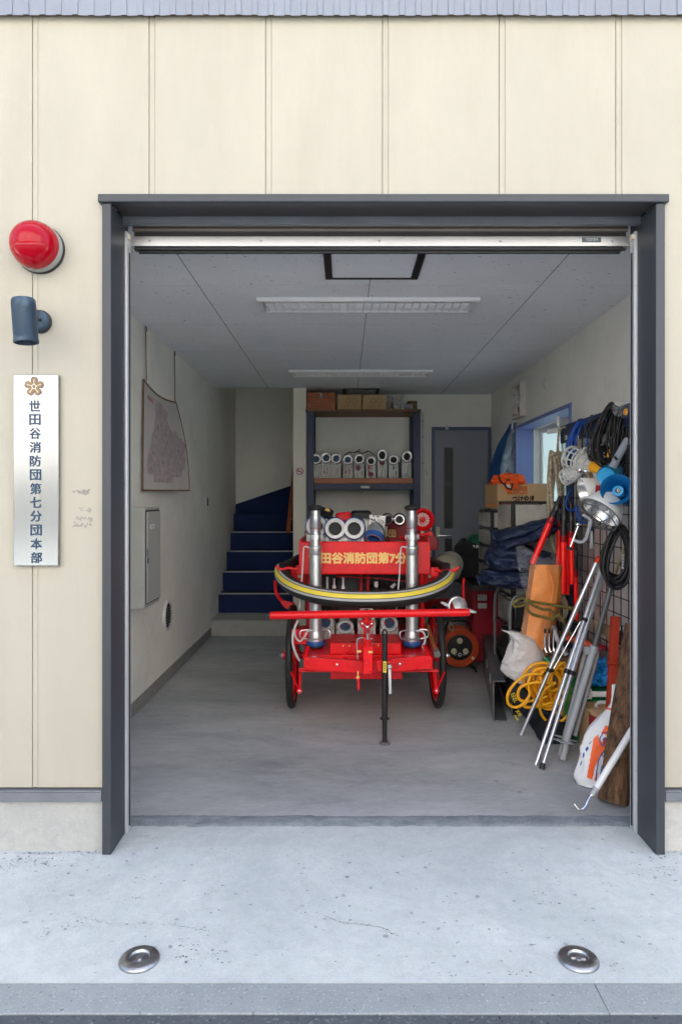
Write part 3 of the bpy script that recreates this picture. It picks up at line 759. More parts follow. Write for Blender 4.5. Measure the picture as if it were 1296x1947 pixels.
# tool box on the deck
a, b = P(627, 1225, 3.96), P(762, 1246, 3.96)
mb = MB(); mb.box(a.x, b.x, 3.95, 4.22, .447, .510); tb = mb.build('tool_box', RED, cart, bevel=.004)
for px_, py_ in ((652, 1224), (664, 1224), (719, 1223)):
    mb = MB(); c = P(px_, py_ + 4, 3.95); mb.lathe(c, (0, -1, 0), [(.005, 0), (.004, .003), (0, .004)], 10); mb.build('rivet', M['gold'], tb)
# uprights and the lettered front board
for x0, x1 in ((584, 594), (797, 807)):
    a, b = P(x0, 1000, 4.32), P(x1, 1240, 4.32)
    mb = MB(); mb.cyl(((a.x + b.x) / 2, 4.32, .447), ((a.x + b.x) / 2, 4.32, .90), .017); mb.build('upright', RED, cart)
for px_ in (686, 699):
    a = P(px_, 1100, 4.5); mb = MB(); mb.cyl((a.x, 4.5, .447), (a.x, 4.5, .88), .013); mb.build('upright', DRED, cart)
yb2 = 4.25
a, b = P(568, 1031, yb2), P(817.5, 1091, yb2)
mb = MB(); mb.box(a.x, b.x, yb2, yb2 + .012, b.z, a.z); mb.box(a.x, b.x, yb2, yb2 + .05, a.z - .004, a.z + .003); mb.box(a.x, b.x, yb2, yb2 + .05, b.z - .003, b.z + .004); board = mb.build('front_board', RED, cart, bevel=.005)
mb = MB(); c = P(690, 1061, yb2); mb.text('世田谷消防団第7分団', c, X_, Z_, width=208 * yb2 / F, height=22.5 * yb2 / F, bold=.05, thick=.0016); mb.build('lettering', M['gold'], board, smooth=0)
for px_, py_ in ((573, 1036), (812, 1036), (573, 1086), (812, 1086), (692, 1087)):
    mb = MB(); q = P(px_, py_, yb2 - .001); mb.lathe(q, (0, -1, 0), [(.007, 0), (.006, .003), (0, .004)], 8); mb.build('bolt', M['reddark'], board)
for px_, py_ in ((584, 1256), (584, 1269), (815, 1254), (815, 1267), (640, 1264), (760, 1263), (697, 1263), (704, 1275)):
    mb = MB(); q = P(px_, py_, 3.829 if not 690 < px_ < 706 else 3.774); mb.lathe(q, (0, -1, 0), [(.008, 0), (.008, .004), (.004, .006), (0, .006)], 6); mb.build('bolt', M['steel'] if px_ in (640, 760) else RED, cart)
# side panels of the upper bed
mb = MB()
mb.box(a.x, a.x + .012, yb2 + .05, 5.35, .90, 1.09); mb.box(b.x - .012, b.x, yb2 + .05, 5.35, .90, 1.10); mb.box(a.x + .012, b.x - .012, yb2 + .05, 5.35, .868, .880)
mb.build('upper_bed', RED, cart, bevel=.004)
mb = MB(); q0, q1 = P(738, 988, 5.2), P(818, 1032, 5.2)
mb.prism([Vector((q0.x, 5.2, q1.z - .06)), Vector((q1.x + .06, 5.2, q1.z - .06)), Vector((q1.x + .06, 5.2, q1.z + .02)), Vector((q1.x - .04, 5.2, q0.z - .02)), Vector((q0.x + .06, 5.2, q0.z)), Vector((q0.x, 5.2, q0.z - .01))], (0, .1, 0)); rp = mb.build('rear_panel', DRED, cart, bevel=.008)
mb = MB(); mb.text('分団', P(737, 1014, 5.198), X_, Z_, width=.12, height=.062, bold=.03, thick=.002); mb.build('lettering', M['gold'], rp)
for px_ in (583, 800):
    q = P(px_, 1000, 5.3); mb = MB(); mb.cyl((q.x, 5.3, .437), (q.x, 5.3, 1.1), .016); mb.build('upright', DRED, cart)
mb = MB(); p0, p1 = P(760, 1023, 4.7), P(818, 1015, 4.7); mb.tube([p0, p1], .012, 8); mb.cyl(p1 - Y_ * .01, p1 + Y_ * .01, .016, n=12); mb.build('latch_bar', RED, cart)
# pulley like red hand wheel at the rear right
c = P(803, 988, 5.05); r = 22 * 5.05 / F
mb = MB(); mb.lathe(c, (0, -1, 0), [(r, -.02), (r, .012), (r * .78, .020), (r * .62, .004), (r * .60, 0)], 40, caps=False); mb.lathe(c, (0, -1, 0), [(r * .25, -.01), (r * .22, .012), (0, .016)], 20)
for i in range(14):
    t = 2 * PI * i / 14; u = Vector((math.cos(t), 0, math.sin(t))); mb.beam(c + u * r * .2, c + u * r * .68, .005, .006, Y_)
hw = mb.build('hand_wheel', RED, cart)
mb = MB(); mb.cyl(c + Y_ * .012, c + Y_ * .016, r * .7, n=32); mb.build('wheel_disc', M['white'], hw)
mb = MB(); mb.cyl((c.x, c.y + .02, 1.04), (c.x, c.y + .02, c.z), .014); mb.build('wheel_post', M['ivory'], hw)
# pump and engine below the bed
mb = MB(); mb.box(-.10, .36, 4.72, 5.1, .447, .74); mb.box(-.17, .43, 4.80, 5.2, .50, .866); mb.box(-.05, .15, 4.62, 4.8, .66, .84); mb.cyl((.22, 4.62, .64), (.22, 4.8, .64), .075); mb.cyl((.02, 4.58, .56), (.02, 4.72, .56), .09); eng = mb.build('pump_engine', M['black'], cart, bevel=.01)
mb = MB()
for p0, p1, r in (((700, 1098), (745, 1102), .006), ((740, 1102), (790, 1107), .008)):
    mb.tube([P(*p0, 4.42), P(*p1, 4.42)], r, 8)
mb.tube([P(640, 1096, 4.45), P(705, 1099, 4.45)], .006, 8)
mb.build('steel_rod', M['chrome'], eng)
for px_, y0, y1 in ((622, 1097, 1130), (635, 1100, 1112), (652, 1098, 1113)):
    mb = MB(); p, q = P(px_, y0, 4.45), P(px_, y1, 4.45); mb.cyl(p, q, .007, n=8); mb.cyl(q, q - Z_ * .022, .009, .014, n=10); mb.build('white_lever', M['white'], eng)
mb = MB(); p = P(715, 1110, 4.5); mb.cyl((p.x, 4.5, .5), (p.x, 4.5, .80), .012); ge = mb.build('valve_tube', M['dieselgreen'], eng)
mb = MB(); mb.cyl((p.x, 4.5, .765), (p.x, 4.5, .80), .0135); mb.build('tube_collar', M['white'], ge)
mb = MB(); mb.prism([P(731, 1147, 4.42), P(737, 1131, 4.42), P(755, 1145, 4.42), P(752, 1149, 4.42)], (0, .04, 0)); mb.build('wedge', M['yellow'], cart, bevel=.004)
mb = MB(); mb.prism([P(740, 1116, 4.5), P(750, 1108, 4.5), P(754, 1112, 4.5), P(746, 1120, 4.5)], (0, .02, 0)); mb.prism([P(748, 1131, 4.48), P(755, 1124, 4.48), P(759, 1129, 4.48), P(752, 1136, 4.48)], (0, .02, 0)); mb.build('clamp', M['steel'], eng, bevel=.003)
mb = MB()
for pts in ([(724, 1110), (732, 1130), (745, 1140)], [(728, 1105), (740, 1122), (752, 1132)], [(716, 1100), (730, 1118), (742, 1128)]): mb.tube(spline([P(x, y, 4.52 + .01 * i) for i, (x, y) in enumerate(pts)], 5), .005, 6)
mb.build('fuel_line', M['blackcord'], eng)
for px_, py_, w, t in ((652, 1147, 31, '01'), (694, 1147, 30, '4'), (702, 1136, 10, '')):
    mb = MB(); p = P(px_, py_, 4.44); h = 13 if t else 8
    mb.obox(p, (w * 4.44 / F, .004, h * 4.44 / F), (R(-20), 0, 0)); lb = mb.build('label_plate', M['paper'], eng, bevel=.001)
    if t: mb = MB(); mb.text(t, p + Vector((.01, -.0035, .002)), X_, Vector((0, math.sin(R(20)), math.cos(R(20)))), height=.028, bold=.03); mb.build('lettering', M['ink'], lb)
mb = MB(); a, b = P(616, 971, 4.95), P(663, 1003, 4.95)
mb.box(P(667, 0, 4.95).x, P(706, 0, 4.95).x, 4.95, 5.15, 1.08, P(0, 971, 4.95).z); ac = mb.build('air_cleaner', M['black'], cart, bevel=.02)
mb = MB()
for i in range(5): q = P(671 + 8 * i, 985, 4.95); mb.box(q.x - .006, q.x + .006, 4.944, 4.952, q.z - .03, q.z + .03)
mb.build('grille', M['rubber'], ac)
mb = MB(); p = P(653, 983, 4.9); mb.obox(p, (.11, .16, .07), (0, R(-8), 0)); mb.build('engine_cover', RED, cart, bevel=.015)
# folded drawbar with its cross handle
yd = 3.76
mb = MB(); a = P(697, 1178, yd); b = P(698, 1250, 3.80)
mb.beam(a, b, .038, .03, Y_); db = mb.build('drawbar', RED, cart, bevel=.006)
mb = MB()
for sx in (-1, 1): mb.prism([P(697 + sx * 3, 1176, yd - .01), P(697 + sx * 14, 1183, yd - .01), P(697 + sx * 13, 1190, yd - .01), P(697 + sx * 6, 1196, yd - .01), P(697 + sx * 2, 1215, yd - .01)], (0, .02, 0))
mb.build('yoke', RED, db, bevel=.003)
for sx in (-1, 1):
    mb = MB(); c = P(697.5 + sx * 9, 1186, yd - .012); mb.blob(c, (.010, .010, .010), 0, sub=2); mb.build('yoke_bolt', M['chrome'], db)
mb = MB(); mb.tube(spline([P(692, 1187, yd - .03), P(698, 1192, yd - .045), P(704, 1187, yd - .03)], 6), .006, 8)
mb.tube(spline([P(x, y, yd - .035) for x, y in ((698, 1191), (702, 1197), (701, 1207), (698, 1209), (696, 1203), (698, 1192))], 4), .004, 6); mb.cyl(P(699, 1205, yd - .035), P(699, 1216, yd - .035), .008, n=10); mb.build('shackle', M['chrome'], db)
mb = MB(); mb.tube(spline([P(697, 1212, yd - .02), P(692, 1217, yd - .025), P(697, 1223, yd - .02), P(703, 1217, yd - .025), P(700, 1211, yd - .02)], 5), .005, 8); mb.build('hook', RED, db)
for px_, py_ in ((682, 1239), (704, 1240)):
    mb = MB(); c = P(px_, py_, 3.775); mb.cyl(c - X_ * .012, c + X_ * .012, .007, n=6); mb.build('pin', M['gold'], db)
a, b = P(512.5, 1170.5, 3.72), P(892.5, 1164.5, 3.72)
mb = MB(); mb.lathe(a, b - a, [(.017, 0), (.0215, .004), (.0215, (b - a).length - .004), (.017, (b - a).length)], 24); mb.cyl(P(697, 1170, 3.72), P(697, 1182, 3.745), .016); bar_ = mb.build('cross_handle', RED, db)
# thin hook pins beside the drawbar
mb = MB(); mb.tube(spline([P(680, 1255, 3.80), P(678, 1222, 3.80), P(682, 1214, 3.80), P(695, 1213, 3.80), P(708, 1215, 3.80)], 5), .0035, 6); mb.build('locking_wire', M['steel'], cart)
mb = MB(); mb.cyl(P(680, 1276, 3.80), P(680.5, 1295, 3.80), .0035, n=8); mb.obox(P(680, 1288, 3.80), (.018, .012, .008)); pn = mb.build('locking_pin', M['gold'], cart)
mb = MB(); mb.prism([P(679, 1291, 3.795), P(683, 1291, 3.795), P(683.5, 1308, 3.795), P(681.5, 1315, 3.795), P(679, 1310, 3.795)], (0, .006, 0)); mb.build('pin_tag', RED, pn)
# jockey leg
jx = P(731, 1300, 3.745).x
mb = MB(); mb.cyl((jx, 3.745, .30), (jx, 3.745, .60), .0155); mb.cyl((jx, 3.745, .135), (jx, 3.745, .40), .0165); mb.cyl((jx, 3.745, .012), (jx, 3.745, .15), .0135); mb.lathe((jx, 3.745, .138), Z_, [(.0165, 0), (.028, .001), (.028, .005), (.0165, .007)], 20)
mb.tube(spline([(jx - .013, 3.745, .59), (jx - .011, 3.745, .615), (jx, 3.745, .628), (jx + .011, 3.745, .615), (jx + .013, 3.745, .59)], 5), .0045, 8)
leg = mb.build('jockey_leg', M['black'], cart)
mb = MB(); mb.lathe((jx, 3.745, .001), Z_, [(.030, 0), (.030, .004), (.026, .007), (.013, .012)], 28); mb.build('foot', M['gunmetal'], leg)
mb = MB(); a, b = P(716, 1256, 3.77), P(742, 1277, 3.77); mb.box(a.x, b.x, 3.765, 3.83, b.z, a.z); mb.build('leg_clamp', RED, leg, bevel=.004)
mb = MB(); a, b = P(728, 1258, 3.727), P(734.5, 1279, 3.727); mb.box(a.x, b.x, 3.727, 3.7285, b.z, a.z); wl = mb.build('warning_label', M['yellow'], leg)
mb = MB()
for i in range(5): q = P(731.3, 1262 + 3.2 * i, 3.7265); mb.box(q.x - .006, q.x + .006, 3.7262, 3.7268, q.z - .0028, q.z + .0022)
mb.build('lettering', M['ink'], wl)
mb = MB(); h0, h1 = P(740.5, 1268, 3.72), P(741.5, 1320, 3.71)
mb.beam(h0, h1, .017, .006, Y_); mb.cyl(h0 + Y_ * .05, h0 - Y_ * .012, .013, n=16); mb.lathe(h0 - Y_ * .012, (0, -1, 0), [(.008, 0), (.008, .01), (0, .012)], 8); mb.build('clamp_lever', M['alu'], leg, bevel=.003)
# hose carrying brackets on both flanks
for s_ in (-1, 1):
    bx = XC + s_ * .43
    mb = MB(); mb.box(bx - .045, bx + .045, 4.42, 4.432, .775, .885); mb.box(min(bx - s_ * .07, bx + s_ * .06), max(bx - s_ * .07, bx + s_ * .06), 4.432, 4.44, .74, .80); mb.box(min(bx - s_ * .16, bx), max(bx - s_ * .16, bx), 4.44, 4.47, .86, .90)
    br = mb.build('hose_bracket', RED, cart, bevel=.003)
    mb = MB(); c = Vector((bx - s_ * .01, 4.42, .845)); mb.lathe(c, (0, -1, 0), [(.013, 0), (.011, .004), (.005, .005), (0, .009)], 12); mb.build('bolt', M['ivory'], br)
    pts = [P(px_, py_, 4.3) for px_, py_ in (((570, 1078), (562, 1082), (548, 1080), (537, 1083), (530, 1081), (525, 1075)) if s_ < 0 else ((826, 1082), (838, 1087), (850, 1085), (862, 1085), (869, 1081), (872, 1077)))]
    mb = MB(); mb.tube(spline(pts, 5), lambda t: .012 - .004 * t, 8); mb.obox(pts[0] + Vector((0, .01, -.02)), (.05, .02, .06)); mb.build('hook', RED, br, bevel=.003)
    mb = MB()
    if s_ < 0:
        mb.tube(spline([P(523, 1104, 4.50), P(524, 1122, 4.50), P(529, 1135, 4.48), P(536, 1143, 4.46)], 5), .012, 8)
        mb.prism([P(533, 1140, 4.44), P(560, 1147, 4.44), P(562, 1158, 4.44), P(545, 1159, 4.44), P(535, 1150, 4.44)], (0, .012, 0))
    else:
        mb.tube(spline([P(882, 1100, 4.45), P(880.5, 1112, 4.44), P(881, 1150, 4.44)], 5), .008, 8)
        mb.build('support_arm', RED, br); mb = MB()
        mb.tube(spline([P(846, 1101, 4.35), P(851, 1105, 4.3), P(850, 1112, 4.3)], 5), .006, 8)
    mb.build('support_arm', RED, br, bevel=.003)
# suction inlet on the right flank
c = P(870, 1153, 4.36); r = 18.5 * 4.36 / F; axs = Vector((.12, -1, .08)).normalized()
mb = MB(); mb.lathe(c - axs * .12, axs, [(r * .8, 0), (r * .82, .07), (r, .075), (r, .12), (r * .86, .122), (r * .80, .10), (r * .76, .02), (0, .02)], 36); inl = mb.build('suction_inlet', M['cast'], cart)
mb = MB(); mb.lathe(c - axs * .105, axs, [(r * .78, 0), (0, .001)], 30); mb.build('bore', M['hole'], inl)
for pp in ([(852, 1148), (840, 1143), (836, 1147), (852, 1156)], [(888, 1156), (907, 1163), (905, 1167), (886, 1166)]):
    mb = MB(); mb.prism([P(x, y, 4.36) for x, y in pp], (0, .02, 0)); mb.build('lug', M['cast'], inl, bevel=.004)
mb = MB(); mb.tube([c - axs * .10, c - axs * .2 + Vector((-.1, .25, -.05))], .05, 14); mb.build('inlet_pipe', DRED, inl)
# red mudguard side plates between the wheels and the bed
mb = MB(); mb.box(.44, .452, 4.2, 5.3, .447, .70); mb.box(-.196, -.184, 4.3, 5.3, .447, .6); mb.build('side_plate', DRED, cart, bevel=.004)
mb = MB(); mb.box(-.32, -.22, 4.10, 4.115, .47, .56); mb.box(-.29, -.24, 4.115, 4.4, .50, .53); mb.build('wheel_stay', RED, cart, bevel=.004)

# ---------------------------------------------------------------- suction hose slung round the cart's front
def suction_path():
    pts = []
    for i in range(6): pts.append(Vector((XC - .465 - .012 * i, 5.5 - .2 * i, .865 + .002 * i)))
    n = 30
    for i in range(n + 1):
        t = PI - PI * i / n
        pts.append(Vector((XC + .53 * math.copysign(abs(math.cos(t)) ** .86, math.cos(t)), 4.42 - .46 * math.sin(t) ** 1.05, .885 - .125 * math.sin(t))))
    for i in range(5, -1, -1): pts.append(Vector((XC + .465 + .012 * i, 5.5 - .2 * i, .865 + .002 * i)))
    return pts
sp_ = spline(suction_path(), 4); mb = MB(); n = 72; rings = []; rr = .050
for i, p in enumerate(sp_):
    t = (sp_[min(i + 1, len(sp_) - 1)] - sp_[max(i - 1, 0)]).normalized()
    out = t.cross(Z_); out.normalize()
    ctr = Vector((XC, 4.6, p.z))
    if out.dot(p - ctr) < 0: out = -out
    up = (Z_ - t * t.z).normalized()
    rings.append([mb.v(p + out * (rr * math.cos(2 * PI * j / n)) + up * (rr * math.sin(2 * PI * j / n))) for j in range(n)])
def sector(j):
    a = (j + .5) * 360 / n
    if a > 180: a -= 360
    if 13 < a < 47: return 1
    if -6 < a < 8 or 52 < a < 64: return 2
    return 0
for i in range(len(rings) - 1):
    for j in range(n): mb.f([rings[i][j], rings[i][(j + 1) % n], rings[i + 1][(j + 1) % n], rings[i + 1][j]], sector(j))
mb.f(rings[0]); mb.f(rings[-1])
sh_ = mb.build('suction_hose', [M['rubber'], M['hoseyellow'], M['hosegrey']], base=(XC, 4.43, .76), smooth=60)
tag(sh_, 'thick black suction hose with yellow and grey stripes looped round the cart front', 'hose')

# ---------------------------------------------------------------- branch pipes standing on the deck
def branch_pipe(px_, label, first=None):
    base = onZ(px_, 1232, .447)
    if first is not None: return copy_tree(first, base, (0, 0, .25), label)
    t = thing('branch_pipe', label, 'nozzle', base, 'silver branch pipes standing at the cart front')
    b = base; zt = P(0, 960, base.y).z - b.z                # overall height
    mb = MB(); mb.lathe(b, Z_, [(.034, 0), (.040, .004), (.040, .014), (.034, .018)], 36); mb.build('foot_ring', M['rubber'], t)
    mb = MB(); mb.lathe(b, Z_, [(.036, .014), (.056, .018), (.058, .026), (.058, .040), (.055, .046)], 40); mb.build('coupling_ring', M['bluerim'], t)
    mb = MB(); mb.lathe(b, Z_, [(.053, .045), (.053, .058), (.045, .064), (.044, .092), (.040, .10), (.040, .108)], 40); mb.build('coupling', M['cast'], t)
    for s_ in (-1, 1):
        mb = MB(); mb.tube(spline([b + Vector((s_ * .04, -.02, .112)), b + Vector((s_ * .085, -.035, .108)), b + Vector((s_ * .086, -.035, .07)), b + Vector((s_ * .045, -.02, .056))], 6), .0048, 8); mb.build('grip_loop', M['alu'], t)
    mb = MB(); prof = [(.039, .10)]
    for k in range(10):
        z = .13 + k * .043
        prof += [(.0375, z), (.0375, z + .0405), (.0335, z + .0412), (.0335, z + .0425)]
    zz = .565
    prof += [(.0375, zz), (.0385, zz + .03), (.043, zz + .034), (.043, zz + .046), (.036, zz + .05)]
    mb.lathe(b, Z_, prof, 40); mb.build('barrel', mat('satin silver barrel', (.62, .63, .64), .36, .9, var=.03, scale=12, rvar=.03) if 'sb' not in M else M['sb'], t)
    mb = MB(); z0 = zz + .05; mb.lathe(b, Z_, [(.034, z0), (.034, z0 + .035)], 36); z1 = z0 + .035
    mb.lathe(b, Z_, [(.036, z1), (.040, z1 + .002), (.040, z1 + .034), (.036, z1 + .036)], 36); mb.lathe(b, Z_, [(.033, z1 + .036), (.033, z1 + .088), (.034, z1 + .09), (.034, z1 + .145), (.028, z1 + .147), (.028, zt - .028)], 36); mb.build('nozzle_head', M['alu'], t)
    for k in range(12):
        an = 2 * PI * k / 12; mb = MB(); mb.obox(b + Vector((math.cos(an) * .0405, math.sin(an) * .0405, z1 + .018)), (.004, .008, .026), (0, 0, an)); mb.build('knurl', M['alu'], t, bevel=.0015)
    mb = MB(); mb.lathe(b, Z_, [(.0345, z1 + .07), (.0345, z1 + .073)], 30, caps=False); mb.build('red_line', M['redink'], t)
    mb = MB(); mb.lathe(b, Z_, [(.030, zt - .034), (.044, zt - .026), (.047, zt - .012), (.040, zt - .008), (.032, zt - .004), (.024, zt)], 36); mb.build('bumper', M['rubber'], t)
    mb = MB(); mb.tube(spline([b + Vector((-.037, -.012, zz + .04)), b + Vector((-.065, -.01, zz + .045)), b + Vector((-.072, 0, zz + .02)), b + Vector((-.08, .0, zz - .12)), b + Vector((-.098, 0, zz - .33))], 6), .0042, 6); mb.build('carry_cord', M['lightgrey'], t)
    return t
bp0 = branch_pipe(599.5, 'silver branch pipe at the left of the lettered board, its cord slanting left')
branch_pipe(783, 'silver branch pipe on the cart deck at the right of the lettered board', bp0)

# straps hanging from the branch pipes
mb = MB(); mb.tube(spline([P(x, y, 4.05) for x, y in ((596, 1199), (585, 1200), (578, 1212), (570, 1219), (562, 1212), (560, 1196), (566, 1182))], 6), .006, 6)
mb.tube(spline([P(x, y, 4.03) for x, y in ((566, 1180), (558, 1200), (556, 1222), (563, 1245), (570, 1257))], 6), .007, 6); o = mb.build('carry_strap', M['lightgrey'], base=P(566, 1257, 4.03))
tag(o, 'pale grey strap looping off the left branch pipe past the left wheel', 'strap')
mb = MB(); mb.tube(spline([P(x, y, 4.05) for x, y in ((790, 1200), (803, 1201), (808, 1212), (806, 1224), (803, 1230), (812, 1243), (815, 1247))], 6), .006, 6); o = mb.build('carry_strap', M['lightgrey'], base=P(815, 1247, 4.05))
tag(o, 'pale grey buckled strap curling off the right branch pipe foot', 'strap')
mb = MB(); a, b = P(813, 1192, 4.35), P(829, 1240, 3.96)
mb.tube([a, b], .015, 10); hd = thing('hand_tool', 'hand tool with brown wooden shaft and grey end cap lying beside the right wheel', 'tool', b)
mb.build('shaft', M['orangewood'], hd)
d_ = (b - a).normalized(); mb = MB(); mb.lathe(b - d_ * .01, d_, [(.016, 0), (.020, .004), (.020, .05), (.016, .055), (0, .056)], 20); mb.build('end_cap', M['gunmetal'], hd)

# ---------------------------------------------------------------- folded hoses
def folded_hose(name, label, group, base, w, h, dep, rr, tilt=0, blue=True, bore='hole', metal='ring', sticker=None):
    t = thing(name, label, 'hose', base, group); b = Vector(base)
    # pack of vertical flat folds, rounded over the top
    mb = MB(); nf = 5; th = w / nf
    for i in range(nf):
        x = b.x - w / 2 + th * (i + .5); hh = h * (1 - .02 * ((i * 7) % 3)); r_ = th * .5
        pts = [(-dep / 2, 0), (dep / 2, 0), (dep / 2, hh * .9), (dep / 2 - .02, hh), (-dep / 2 + .02, hh), (-dep / 2, hh * .9)]
        y0 = b.y + dep / 2 + .004 * ((i * 5) % 3)
        mb.prism([Vector((x - th * .48, y0 + p, b.z + q)) for p, q in pts], (th * .96, 0, 0))
    mb.build('hose_body', M['hose'], t, bevel=min(.006, th * .3))
    cz = b.z + h + rr * .55; c = Vector((b.x, b.y - .012, cz)); ax = Vector((0, -1, .05)).normalized()
    mb = MB(); mb.lathe(c - ax * (-0), ax, [(rr * .72, -.10), (rr * .80, -.05), (rr * .97, -.045), (rr * .97, .008), (rr * .90, .014), (rr * .76, .012), (rr * .74, .002), (rr * .69, .002), (rr * .67, .008), (rr * .63, .008), (rr * .60, -.03)], 40, caps=False)
    cp_ = mb.build('coupling', M[metal], t, smooth=30)
    mb = MB(); mb.lathe(c, ax, [(rr * .62, -.024), (0, -.024)], 30, caps=False); mb.build('bore', M[bore], cp_)
    if blue: mb = MB(); mb.lathe(c, ax, [(rr * .975, -.03), (rr * 1.06, -.026), (rr * 1.06, .0), (rr * .975, .006)], 40, caps=False); mb.build('rim', M['bluerim'], cp_)
    mb = MB(); mb.tube(spline([c + Vector((0, .1, -.01)), c + Vector((0, .14, rr * .3)), c + Vector((0, .2, 0)), Vector((b.x, b.y + .2, b.z + h * .8))], 5), rr * .62, 12); mb.build('hose_neck', M['hose'], t)
    return t, c
def stripe(t, x, y, z0, z1, m, w=.004):
    mb = MB(); mb.box(x - w / 2, x + w / 2, y - .002, y + .01, z0, z1); mb.build('stripe', M[m], t)
# three on the cart bed
cy = 4.34
zb = .882
hw_ = .128
p = P(637, 1005, cy); h_ = p.z - .068 * .55 - zb
proto, _ = folded_hose('folded_hose', 'white folded hose with blue rimmed coupling just right of the left branch pipe', 'folded hoses on the cart bed', (p.x, cy, zb), hw_, h_, .75, .068, metal='whitering')
b = ORG[proto.name]
stripe(proto, b.x - .012, cy + .004, zb + h_ - .06, zb + h_ - .01, 'blueline'); stripe(proto, b.x + .012, cy + .004, zb + h_ - .07, zb + h_ - .01, 'greenline')
copy_tree(proto, P(673, 1005, cy) * 1 + Vector((0, 0, zb - P(673, 1005, cy).z)), (0, 0, 0), 'white folded hose with blue rimmed coupling in the middle of the cart bed')
q = P(601, 1001, cy); copy_tree(proto, Vector((q.x, cy + .02, zb + .014)), (0, 0, .06), 'white folded hose whose coupling sits behind the left branch pipe')
# the fourth lies on its side with its collar drooping over the board
q = P(712, 1010, 4.32); t4 = thing('folded_hose', 'white folded hose with a drooping grey and blue collar under a handwritten tag', 'hose', (q.x, 4.4, zb), 'folded hoses on the cart bed')
mb = MB()
for i in range(5): mb.box(q.x - .06 + .024 * i, q.x - .06 + .024 * i + .022, 4.40, 5.0, zb, P(0, 990, 4.4).z)
mb.build('hose_body', M['hose'], t4, bevel=.006)
ax = Vector((-.22, -.62, -.75)).normalized(); c = P(711, 1022, 4.27)
mb = MB(); mb.lathe(c - ax * .085, ax, [(.044, 0), (.048, .01), (.052, .04), (.055, .075), (.055, .085)], 36, caps=False); mb.build('collar', M['cast'], t4)
mb = MB(); mb.lathe(c - ax * .015, ax, [(.056, 0), (.063, .003), (.063, .026), (.052, .032), (.044, .028), (.042, .0), (.042, -.03)], 36, caps=False); cr = mb.build('rim', M['bluerim'], t4)
mb = MB(); mb.lathe(c + ax * .010, ax, [(.050, .006), (.044, .008), (.042, .0)], 36, caps=False); mb.build('seal', mat('mauve seal', (.30, .17, .18), .5), cr)
mb = MB(); mb.lathe(c - ax * .03, ax, [(.043, 0), (0, 0)], 24, caps=False); mb.build('bore', M['hole'], cr)
mb = MB(); mb.tube(spline([P(x, y, 4.25) for x, y in ((697, 985), (712, 990), (726, 1003), (731, 1016), (727, 1026))], 5), .0035, 6); mb.build('tie_cord', M['blackcord'], t4)
# handwritten tag
tg = thing('paper_tag', 'white handwritten tag standing behind the drooping hose collar', 'tag', P(716, 1005, 4.42))
A = [P(703, 1003, 4.42), P(702, 979, 4.42), P(733, 981, 4.42), P(730, 1012, 4.42)]
mb = MB(); mb.prism(A, (0, .003, 0)); mb.build('tag_sheet', M['paper'], tg)
rt = Vector((1, 0, -.13))
mb = MB(); mb.text('27-376', P(717, 991, 4.417), rt, Vector((.13, 0, 1)), width=.086, height=.026, bold=.01, thick=.001); mb.text('12', P(715, 981.5, 4.417), rt, Vector((.13, 0, 1)), width=.045, height=.012, bold=.03, thick=.001); mb.text('2000', P(718, 1001, 4.417), rt, Vector((.13, 0, 1)), width=.07, height=.016, bold=.0, thick=.001)
mb.build('lettering', M['ink'], tg)
# small couplings at the rear of the bed
for px_, py_, lab in ((759, 988, 'small silver hose coupling on the rear right of the cart bed beside the tag'), (737, 988, 'small silver hose coupling half hidden behind the handwritten tag')):
    c = P(px_, py_, 4.95); r = 10.5 * 4.95 / F
    if px_ == 759:
        cpl = thing('hose_coupling', lab, 'coupling', c, 'loose couplings at the rear of the cart bed')
        mb = MB(); mb.lathe(c, (0, -1, 0), [(r * .9, -.08), (r, -.05), (r, .004), (r * .9, .01), (r * .68, .01), (r * .6, -.01)], 32, caps=False); mb.build('ring', M['chrome'], cpl)
        mb = MB(); mb.lathe(c, (0, -1, 0), [(r * .66, -.004), (0, -.004)], 24, caps=False); mb.build('bore', M['hole'], cpl)
        mb = MB(); mb.lathe(c + Y_ * .02, (0, -1, 0), [(r * 1.02, 0), (r * 1.22, .004), (r * 1.22, .012), (r * 1.02, .016)], 32, caps=False); mb.build('gasket', M['rubber'], cpl)
    else: copy_tree(cpl, c, (0, 0, .4), lab)
# four hoses on the lower deck
zl = .448; cy = 4.36
lowlab = {618: 'folded hose on the lower cart deck behind the left branch pipe', 656: 'folded hose on the lower cart deck with a blue bored coupling left of the drawbar', 697: 'folded hose on the lower cart deck right behind the drawbar', 740: 'folded hose with red stencil marks on the lower cart deck right of the drawbar'}
first = None
for px_, lab in lowlab.items():
    py_ = {618: 1183, 656: 1189, 697: 1176, 740: 1184}[px_]; q = P(px_, py_, cy)
    if first is None:
        h_ = q.z - .055 * .55 - zl
        first, _ = folded_hose('folded_hose', lab, 'folded hoses on the lower cart deck', (q.x, cy, zl), .118, h_, .4, .056, blue=False, bore='holeblue', metal='whitering')
        bb = ORG[first.name]
        for k, (dx, dz) in enumerate(((-.03, .10), (-.03, .07), (.02, .12))): mb = MB(); mb.box(bb.x + dx - .006, bb.x + dx + .008, cy - .003, cy + .01, zl + dz, zl + dz + .012); mb.build('stencil', M['redink'], first)
        hh0 = h_
    else:
        h_ = q.z - .055 * .55 - zl
        copy_tree(first, Vector((q.x, cy + (.05 if px_ == 697 else 0), zl)), (0, 0, .03 if px_ == 656 else -.03), lab, scale=(1, 1, h_ / hh0))
